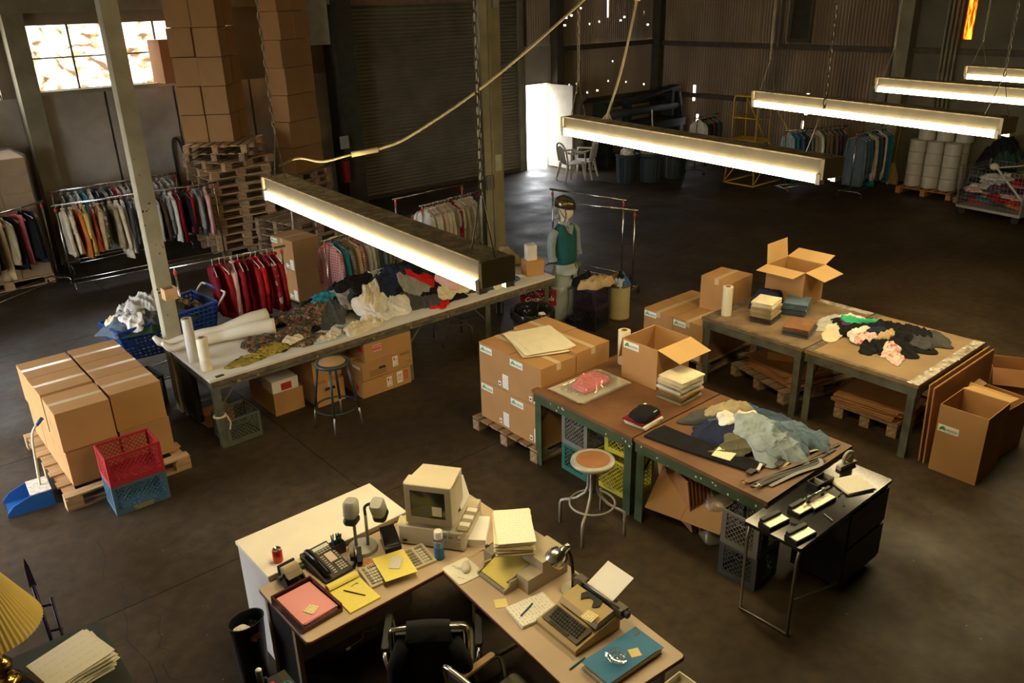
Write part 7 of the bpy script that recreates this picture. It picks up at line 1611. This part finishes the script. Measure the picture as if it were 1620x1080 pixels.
# bins
t = thing('trash_can', 'dark green trash can lined with a black bag beside the long table', 'trash can', (6.22, 6.98, 0)); gc = pl('bin green', (.022, .032, .027))
MB().lathe([(.19, 0), (.20, .01), (.245, .52), (.265, .53), (.268, .58), (.255, .59), (.24, .585), (.20, .06), (0, .05)], 32, cap=False).build('shell', gc, t, 40)
for k in range(2): MB().box(-.05, -.285, .44, .05, -.245, .50).build('handle', gc, t, rot=(0, 0, R_(-35 + 180 * k)))
bg = MB(); bg.lathe([(.270, .50), (.274, .585), (.262, .602), (.235, .595), (.20, .47), (.12, .42), (0, .40)], 40, cap=False); bg.v = [(x * (1 + .02 * math.sin(13 * math.atan2(y, x))), y * (1 + .02 * math.sin(11 * math.atan2(y, x))), z + .008 * math.sin(9 * math.atan2(y, x))) for x, y, z in bg.v]; bg.build('bag_liner', blackgloss, t, True)
tag(MB().cbox((0, 0, 0), (.10, .07, .02), (.3, .2, .4)).build('wood_scrap', mat('raw pine', (0, 0, 0)), loc=(6.20, 6.90, .50)), 'tan wood scrap lying in the bagged trash can', 'scrap')
crumple('crumpled_paper', 'crumpled white paper in the bagged trash can', 'paper', white, (6.34, 6.94, .50), .045, 14)
crumple('plastic_bag', 'bunched black plastic at the back of the trash can', 'plastic bag', blackgloss, (6.18, 7.08, .54), .10, 17)
t = thing('fibre_drum', 'cream fibre drum full of coloured cloth beyond the mannequin', 'drum', (7.90, 7.10, 0)); dm = mat('cream fibre drum', (.46, .38, .19), .6, var=.05)
MB().lathe([(0, .01), (.140, .01), (.142, .02), (.145, .48), (.135, .48), (.13, .04), (0, .04)], 32, cap=False).build('drum_wall', dm, t, 40)
for z_ in (0, .47): MB().lathe([(.146, z_), (.150, z_ + .005), (.150, z_ + .022), (.146, z_ + .027)], 32, cap=False).build('drum_rim', mat('rusty rim', (.16, .09, .04), .5, .4), t, 40)
h5 = Heap(7.7, 6.9, 8.1, 7.3, .46, [(7.9, 7.1, .13, .13, .06)])
for k, (c_, dx, dy) in enumerate((('yellow', -.05, .03), ('navy', .03, .05), ('blue', .0, -.06), ('white', .05, -.04), ('pale blue', -.07, -.05), ('yellow', .07, .03), ('floral red', -.02, .06), ('black', .0, .0), ('blue', .05, -.07), ('brown', -.06, .06))):
    h5.put('cloth_scrap', f'{c_} cloth scrap, {ORD[k]} layer from the bottom of the fibre drum', 'cloth', CL[c_], 7.90 + dx, 7.10 + dy, .062, .05, k, .035, .03, 230 + k, (), 'cloth scraps in the fibre drum', nf=5)

# ---------------------------------------------------------------- things on the black side table
t = thing('tape_dispenser', 'grey desk tape dispenser with a round opening at the far end of the black table', 'tape dispenser', (5.38, 2.50, .746), R_(-10)); gp = mat('warm grey plastic', (.36, .34, .26), .4)
rg_ = []; pr2 = MB(); pr2.prism([(-.085, 0), (.085, 0), (.10, .03), (.085, .085), (.04, .12), (-.02, .12), (-.06, .09), (-.07, .05)], -.028, -.022).prism([(-.085, 0), (.085, 0), (.10, .03), (.085, .085), (.04, .12), (-.02, .12), (-.06, .09), (-.07, .05)], .022, .028)
MB().prism([(-.085, 0), (.09, 0), (.10, .03), (-.08, .03)], -.022, .022).build('base', gp, t, rot=(PI / 2, 0, 0))
MB().ring((.02, 0, .07), .052, .013, 20, 6, 'Y').build('hoop', gp, t, True); MB().cyl((.02, -.02, .07), (.02, .02, .07), .03, n=18).build('tape_roll', mat('tape core', (0, 0, 0)), t, 40)
sheets('paper_stack', 'white printed sheets fanned at the far end of the black table', 'paper', [white, white, white, white, white, printed('slip list print', (.80, .77, .66), (.35, .33, .3), 20, 4, 44, .14, .5)], .19, .23, 6, (5.18, 2.33, .746), R_(70), .008, .003, .07, seed=44)
def punch(label, loc, rz, L, two=True, plate=True):
    t = thing('hole_punch', label, 'hole punch', loc, rz); MB().box(-L / 2, -.055, 0, L / 2, .045, .022).build('base', black, t)
    if plate: MB().box(-L / 2 + .008, -.05, .0222, L / 2 - .008, .012, .026).build('steel_plate', mat('bright worn steel', (.70, .64, .48), .35, .5, var=.25, scale=40), t)
    if two:
        MB().cyl((-L / 2, .028, .062), (L / 2 + .02, .028, .062), .009, n=8).build('lever_bar', steel, t, True)
        for x in (-L * .32, L * .32): MB().cyl((x, .028, .02), (x, .028, .075), .013, n=10).build('punch_post', dull_steel, t, True)
        MB().lathe([(0, 0), (.012, .003), (0, .02)], 8, (-L / 2, .028, .062)).build('knob', steel, t)
    else: MB().cbox((0, .03, .034), (L * .9, .03, .024)).build('lever', black, t)
    return t
punch('chrome lever hole punch in the middle of the black table', (4.80, 2.38, .746), R_(-5), .25)
punch('small punch with a bright plate left of the chrome lever punch', (4.62, 2.42, .746), R_(-5), .16, False)
punch('flat black stamp pad box with a bright lid at the near edge', (4.36, 2.26, .746), R_(-8), .20, False)
punch('black stapler block with a pale pad at the near left corner of the black table', (4.36, 2.46, .746), R_(-8), .20, False)
t = thing('card_box', 'open dark card box at the back of the black table', 'box', (5.02, 2.50, .746), R_(-5)); 
for q in ((-.10, -.045, .10, -.04), (-.10, .04, .10, .045), (-.10, -.04, -.095, .04), (.095, -.04, .10, .04), (-.02, -.04, -.015, .04)): MB().box(q[0], q[1], .004, q[2], q[3], .045).build('side', gp if q[0] > -.05 else black, t)
MB().box(-.10, -.045, 0, .10, .045, .004).build('bottom', black, t)
for k, (x, y, a, l_) in enumerate(((4.95, 2.27, .5, .13), (4.68, 2.24, 1.2, .09), (4.45, 2.34, -1.1, .08), (5.0, 2.33, .1, .07))):
    p = MB().tube([(-l_ / 2, 0, 0), (l_ / 2, 0, 0)], [.005, .0035], 6).build('awl' if k else 'pen', (pal_blue, dull_steel, black, steel)[k], loc=(x, y, .752), rot=(0, 0, a)); tag(p, ('blue pen on the black table by the white sheets', 'small steel awl before the chrome lever punch', 'black pointed tool beside the stamp pad box', 'bright steel pin beside the blue pen')[k], 'tool' if k else 'pen')

# ---------------------------------------------------------------- far side of the hall
wp = mat('white garden plastic', (.60, .57, .49), .5, var=.05)
def garden_chair(label, loc, rz):
    t = thing('garden_chair', label, 'chair', loc, rz)
    MB().rbox(-.22, -.22, .40, .22, .20, .425, .05).build('seat', wp, t)
    for s in (-1, 1):
        for y0, y1 in ((-.20, -.26), (.18, .27)): MB().tube([(s * .20, y0, .41), (s * .25, y1, 0)], [.035, .022], 6).build('leg', wp, t)
        MB().tube(wpath([(s * .25, -.25, .02), (s * .26, -.24, .60), (s * .27, -.18, .66), (s * .27, .05, .66), (s * .24, .22, .70)], 5), .022, 6).build('arm', wp, t, True)
    MB().tube(wpath([(-.24, .20, .45), (-.24, .25, .72), (-.15, .29, .86), (0, .30, .90), (.15, .29, .86), (.24, .25, .72), (.24, .20, .45)], 5), .022, 6).build('back_frame', wp, t, True)
    for k in range(7):
        x = -.15 + .05 * k; MB().box(x - .017, -.006, 0, x + .017, .006, .42 - abs(x) * .35).build('back_slat', wp, t, loc=(0, .205, .43), rot=(R_(-12), 0, 0))
    return t
garden_chair('white plastic garden chair nearest the bright doorway', (13.78, 14.02, 0), R_(72)); garden_chair('white plastic garden chair with its slatted back to the hall', (14.22, 14.02, 0), R_(-152))
gb = pl('bin blue grey', (.035, .05, .06))
for k, (x, y, lb) in enumerate(((14.55, 12.95, 'grey blue trash can by the garden chairs, topped with white paper'), (14.98, 12.62, 'grey blue trash can with an orange tag, right of the paper-topped one'), (15.75, 12.5, 'dark trash can third from the garden chairs'))):
    t = thing('trash_can', lb, 'trash can', (x, y, 0), R_(30 * k)); MB().lathe([(.22, 0), (.25, .58), (.275, .60), (.275, .66), (.25, .66), (.21, .05), (0, .05)], 26, cap=False).build('shell', gb if k < 2 else gc, t, 40)
    rb = MB()
    for q in range(16):
        a = 2 * PI * q / 16; rb.cyl((.222 * math.cos(a), .222 * math.sin(a), .03), (.25 * math.cos(a), .25 * math.sin(a), .56), .010, n=4)
    rb.build('rib', gb if k < 2 else gc, t)
    if k == 1: MB().box(.05, -.285, .56, .17, -.255, .65).build('orange_tag', mat('orange tag', (.5, .16, .05), .6), t)
crumple('crumpled_paper', 'white crumpled paper heaped in the first grey trash can', 'paper', white, (14.52, 12.95, .66), .15, 21); crumple('packing_foam', 'brown packing waste in the orange tagged trash can', 'waste', mat('brown waste', (.35, .25, .14), .8), (14.96, 12.62, .67), .19, 25)
for k, (a, b) in enumerate((((14.85, 13.0, .45), (14.95, 13.2, 1.25)), ((15.25, 12.75, .35), (15.42, 13.0, 1.55)))): tag(MB().cyl(a, b, .018, n=8).build('pole', wp, smooth=True), ('short white pole leaning beside the first trash can', 'long white pole leaning behind the orange tagged trash can')[k], 'pole')
t = thing('wall_fan', 'small pale fan behind the garden chairs', 'fan', (15.1, 14.6, .62), R_(40)); MB().ring((0, 0, 0), .17, .012, 24, 6, 'Y').build('guard', wp, t, True)
for k in range(8): MB().cyl((0, 0, 0), (.17 * math.cos(k * PI / 4), 0, .17 * math.sin(k * PI / 4)), .006).build('spoke', wp, t)
MB().cyl((0, 0, -.15), (0, 0, -.6), .02).build('stand', wp, t); MB().lathe([(.12, 0), (.12, .03), (.02, .04)], 14, (0, 0, -.62)).build('foot', wp, t)
t = thing('curved_panel', 'pale curved panel leaning on the back wall beside the doorway', 'panel', (15.0, 15.15, 0), 0); MB().tube(wpath([(-.05, -.12, .0), (.0, -.1, .8), (.10, .0, 1.55), (.22, .05, 1.72), (.38, .06, 1.66)], 6), [.20] * 7 + [.12] * 18, 8).build('panel', mat('dull pale plastic', (.22, .21, .17), .5), t, True)
dkm = mat('dark machine paint', (.022, .028, .024), .6, var=.3)
t = thing('work_machine', 'long dark machine bench standing in the back corner', 'machine', (17.0, 14.75, 0), R_(0))
MB().box(-1.5, -.35, .75, 1.5, .35, .95).build('bed', dkm, t)
for x in (-1.4, 0, 1.4): MB().box(x - .08, -.3, 0, x + .08, .3, .75).build('leg', dkm, t)
MB().cyl((-1.4, -.1, 1.25), (1.4, -.1, 1.25), .10, n=12).build('roller', mat('dark roller', (.05, .055, .05), .5), t, True); MB().cyl((-1.4, .15, 1.45), (1.4, .15, 1.45), .06, n=10).build('roller', MATS['dark roller'], t, True)
for x in (-1.45, 1.45): MB().prism([(-.3, .95), (.3, .95), (.25, 1.6), (-.15, 1.6)], -.04, .04).build('end_frame', dkm, t, rot=(PI / 2, 0, PI / 2), loc=(x, 0, 0))
t = thing('conveyor', 'dark sloping conveyor frame on the machine bench', 'machine', (17.3, 14.7, 1.62), 0); MB().cbox((0, 0, .0), (2.2, .3, .06), (0, R_(-7), 0)).build('belt', dkm, t); MB().box(-.9, -.12, -.62, -.8, .12, -.05).box(.8, -.12, -.62, .9, .12, .1).build('support', dkm, t)
# yellow rolling ladder
ym = mat('yellow ladder paint', (.66, .43, .04), .5, .2, var=.15); t = thing('rolling_ladder', 'yellow rolling safety ladder with a railed platform before the right wall', 'ladder', (16.2, 10.55, 0), R_(0))
def yt(nm, *pts, r=.018): MB().tube(list(pts), r, 6).build(nm, ym, t, True)
for y in (-.38, .38):
    yt('base_rail', (-.68, y, .14), (.75, y, .14)); yt('upright', (-.68, y, .14), (-.62, y * .8, 1.08)); yt('stringer', (.75, y, .16), (-.18, y * .8, 1.08)); yt('brace', (-.68, y, .16), (.1, y * .85, .78), r=.013)
    yt('guard_rail', (-.62, y * .8, 1.08), (-.62, y * .8, 1.95), (-.56, y * .8, 2.0), (-.22, y * .8, 2.0), (-.15, y * .8, 1.95), (-.12, y * .8, 1.1)); yt('guard_rail', (-.62, y * .8, 1.55), (-.14, y * .8, 1.55), r=.013); yt('hand_rail', (-.14, y * .8, 1.9), (.72, y, 1.0), (.75, y, .9), (.74, y, .2), r=.015)
    for x in (-.66, .72): MB().tube([(x, y - .02, .06), (x, y + .02, .06)], .06, 12).build('caster', rubber, t, 40); MB().box(x - .015, y - .015, .06, x + .015, y + .015, .15).build('caster_fork', ym, t)
yt('base_rail', (-.68, -.38, .14), (-.68, .38, .14)); yt('base_rail', (.75, -.38, .14), (.75, .38, .14)); yt('guard_rail', (-.62, -.30, 2.0), (-.62, .30, 2.0)); yt('guard_rail', (-.62, -.30, 1.55), (-.62, .30, 1.55), r=.013)
MB().box(-.66, -.33, 1.04, -.12, .33, 1.10).build('platform', ym, t)
for k in range(4): MB().box(-.02 + .2 * k, -.36, .86 - .2 * k, .16 + .2 * k, .36, .89 - .2 * k).build('step', ym, t)
# pallet of white rolls by the right wall
pallet('orange brown pallet under the white rolls by the right wall', (18.12, 7.46, 0), 0, L=1.15, W=.98, m=mat('orange pallet wood', (.42, .19, .07), .8, var=.2, rnd=.1))
wm = mat('white wrapped roll', (.50, .47, .39), .35, var=.10, scale=5, spec=.5); wl_m = MB().lathe([(.0, .004), (.04, .0), (.155, .0), (.168, .012), (.168, .228), (.155, .240), (.05, .240), (.045, .2), (0, .2)], 24, cap=False).mesh('white_roll', wm, 40)
def wroll(x, y, z, lb): tag(place(wl_m, 'white_roll', None, (x, y, z)), lb, 'roll', 'white rolls stacked by the right wall')
for k in range(4):
    for i in range(3):
        for j in range(2): wroll(17.93 + .36 * j, 7.83 - .36 * i, .143 + .242 * k, f'white wrapped roll by the right wall, {ORD[3 - k]} full layer from the top, {("left", "middle", "right")[i]} {("front", "rear")[j]}')
for i in range(3): wroll(18.02 + .05 * i, 7.72 - .36 * i, .143 + .242 * 4, f'white wrapped roll lying on the topmost layer by the right wall, {("left", "middle", "right")[i]} one')
# broom
t = thing('broom', 'straw broom with an orange handle leaning on the right wall', 'broom', (18.42, 8.52, 0), 0); MB().cyl((0, 0, .42), (.22, .05, 1.55), .014).build('handle', mat('orange broom handle', (.42, .22, .05), .5), t, True)
MB().loft([[(x, y * 1.0, z_) for x, y in ((-.03 * a, -.15 * b), (.03 * a, -.15 * b), (.03 * a, .15 * b), (-.03 * a, .15 * b))] for a, b, z_ in ((1.3, 1.0, 0), (1.2, .9, .2), (1, .4, .38), (.7, .2, .46))]).build('bristles', mat('broom straw', (.40, .28, .09), .9, var=.3, scale=40, stretch=(1, 1, .1)), t)
# sign and panel boxes on the right wall
t = tag(MB().box(18.62, 8.95, 1.0, 18.72, 9.40, 2.05).build('wall_cabinet', mat('pale grey green board', (.22, .21, .15), .7, var=.1)), 'pale grey green cabinet on the right wall with upright lettering', 'cabinet')
words('SERVICE', .15, ink, t, (18.617, 9.28, 1.75), (PI / 2, R_(90), -PI / 2), xs=.8)
t = tag(MB().cyl((8.45, 15.2, .62), (8.45, 15.2, 1.05), .085, n=16).build('fire_extinguisher', mat('extinguisher red', (.30, .015, .015), .3), smooth=40), 'red fire extinguisher on the column left of the roller door', 'fire extinguisher'); MB().cyl((8.45, 15.2, 1.05), (8.45, 15.2, 1.14), .025).build('valve', black, t); MB().box(8.36, 15.15, 1.3, 8.56, 15.17, 1.55).build('sign_plate', mat('dim sign plate', (.35, .33, .28), .6), t); MB().box(8.40, 15.2, .60, 8.50, 15.42, 1.12).build('bracket', girt_m, t)
tag(MB().box(7.9, 15.3, 3.3, 8.45, 15.34, 4.3).build('pale_panel', mat('grey white panel', (.45, .44, .42), .7)), 'pale board high up beside the roller door', 'panel')  # plain pale panel with nothing pinned on it
t = thing('hose', 'black hose hooked on the concrete wall beside the pallet stack', 'hose', (5.25, 15.72, 1.5)); MB().tube(wpath([(0, 0, -.7), (-.02, 0, 0), (.0, 0, .28), (.06, 0, .33), (.12, 0, .25), (.16, 0, .05)], 6), .022, 6).build('hose', black, t, True)
# mesh cart with coloured textiles
t = thing('mesh_cart', 'wire mesh cart full of coloured textiles at the right edge', 'cart', (17.05, 5.72, 0), R_(-8))
MB().box(-.48, -.60, .14, .48, .60, .19).build('deck', mat('grey cart deck', (.30, .29, .24), .6), t)
for x in (-.48, .48):
    for y in (-.60, .60): MB().box(x - .012, y - .012, .19, x + .012, y + .012, .95).build('corner_post', dull_steel, t)
def mesh(nm, p, q):
    b = MB(); slatwall(b, (*p, .19), (*q, .19), (*q, .92), (*p, .92), 16, 10, .006); b.build(nm, dull_steel, t)
mesh('mesh_side', (-.48, -.6), (-.48, .6)); mesh('mesh_side', (-.48, -.6), (.48, -.6)); mesh('mesh_side', (.48, -.6), (.48, .6)); mesh('mesh_side', (-.48, .6), (.48, .6))
for x in (-.4, .4):
    for y in (-.5, .5): MB().tube([(x - .02, y, .07), (x + .02, y, .07)], .07, 12).build('caster', rubber, t, 40)
h6 = Heap(16.5, 5.1, 17.6, 6.35, .20)
cc = ['red', 'teal', 'orange', 'red', 'yellow', 'green', 'blue', 'red', 'mustard', 'crimson', 'white', 'purple', 'grey', 'pink', 'floral rose', 'white', 'charcoal', 'navy', 'floral red', 'white', 'purple', 'pale grey', 'rose', 'black', 'floral rose', 'white', 'crimson', 'pale blue', 'black', 'charcoal', 'white', 'navy', 'black', 'paisley']
for k, c_ in enumerate(cc):
    h6.H = np.clip(h6.H, .20 + .60 * k / len(cc), .24 + .60 * k / len(cc))
    h6.put('packed_textile', f'{c_} textile packed in the mesh cart, {("bottom", "lower", "middle", "upper", "top")[k * 5 // len(cc)]} part of the load, {("near", "middle", "far")[k % 3]} side', 'clothing', CL[c_], 16.86 + .38 * rng.random(), 5.28 + .9 * rng.random(), .24, .22, rng.uniform(0, 3), .03, .05, 260 + k, (), 'textiles packed in the mesh cart', kb=5)
t = thing('mop', 'pale mop lying across the load of the mesh cart', 'mop', (16.62, 5.65, .95), 0); MB().cyl((-.02, .12, .02), (-.03, -.52, -.62), .02, n=8).build('handle', wp, t, True); MB().cyl((-.02, .12, .02), (.5, -.3, .05), .012, n=8).build('handle', wp, t, True); MB().lathe([(0, -.06), (.07, -.03), (.08, .03), (.03, .07), (0, .075)], 10, (-.03, .16, .03)).build('mop_head', wp, t, True)
h7 = Heap(17.4, 5.4, 18.7, 6.9, .14, [(18.1, 6.2, .56, .66, .85)])
pallet('pallet under the dark heap behind the mesh cart', (18.1, 6.2, 0), 0, L=1.2, W=1.1, m=woodg)
for k, (dx, dy, c_) in enumerate(((0, 0, 'black'), (-.25, .3, 'charcoal'), (.2, -.3, 'black'), (-.2, -.3, 'navy'), (.1, .3, 'black'), (-.1, .05, 'charcoal'), (-.22, -.12, 'dark green'), (.0, .2, 'black'))):
    h7.put('clothing_bundle', f'{c_} bundle in the dark heap behind the mesh cart, {ORD[k]} from its pallet', 'clothing', CL[c_], 18.08 + dx * .7, 6.2 + dy * .7, .34, .38, k, .03, .06, 300 + k, (), 'dark bundles behind the mesh cart', kb=5)
for k in range(2): tag(MB().box(-.35, -.05, 0, .35, .05, .04).build('plank', mat('orange pallet wood', (0, 0, 0)), loc=(17.75, 5.35, 1.22 - .22 * k), rot=(0, .05, R_(60 + 8 * k))), ('orange plank on top of the dark heap behind the cart', 'orange plank lower in the dark heap behind the cart')[k], 'plank')
h7b = MB().box(17.45, 5.0, 0, 18.1, 5.7, 1.0); tag(h7b.build('dark_crate', dark_m), 'dark crate holding the orange planks behind the mesh cart', 'crate')
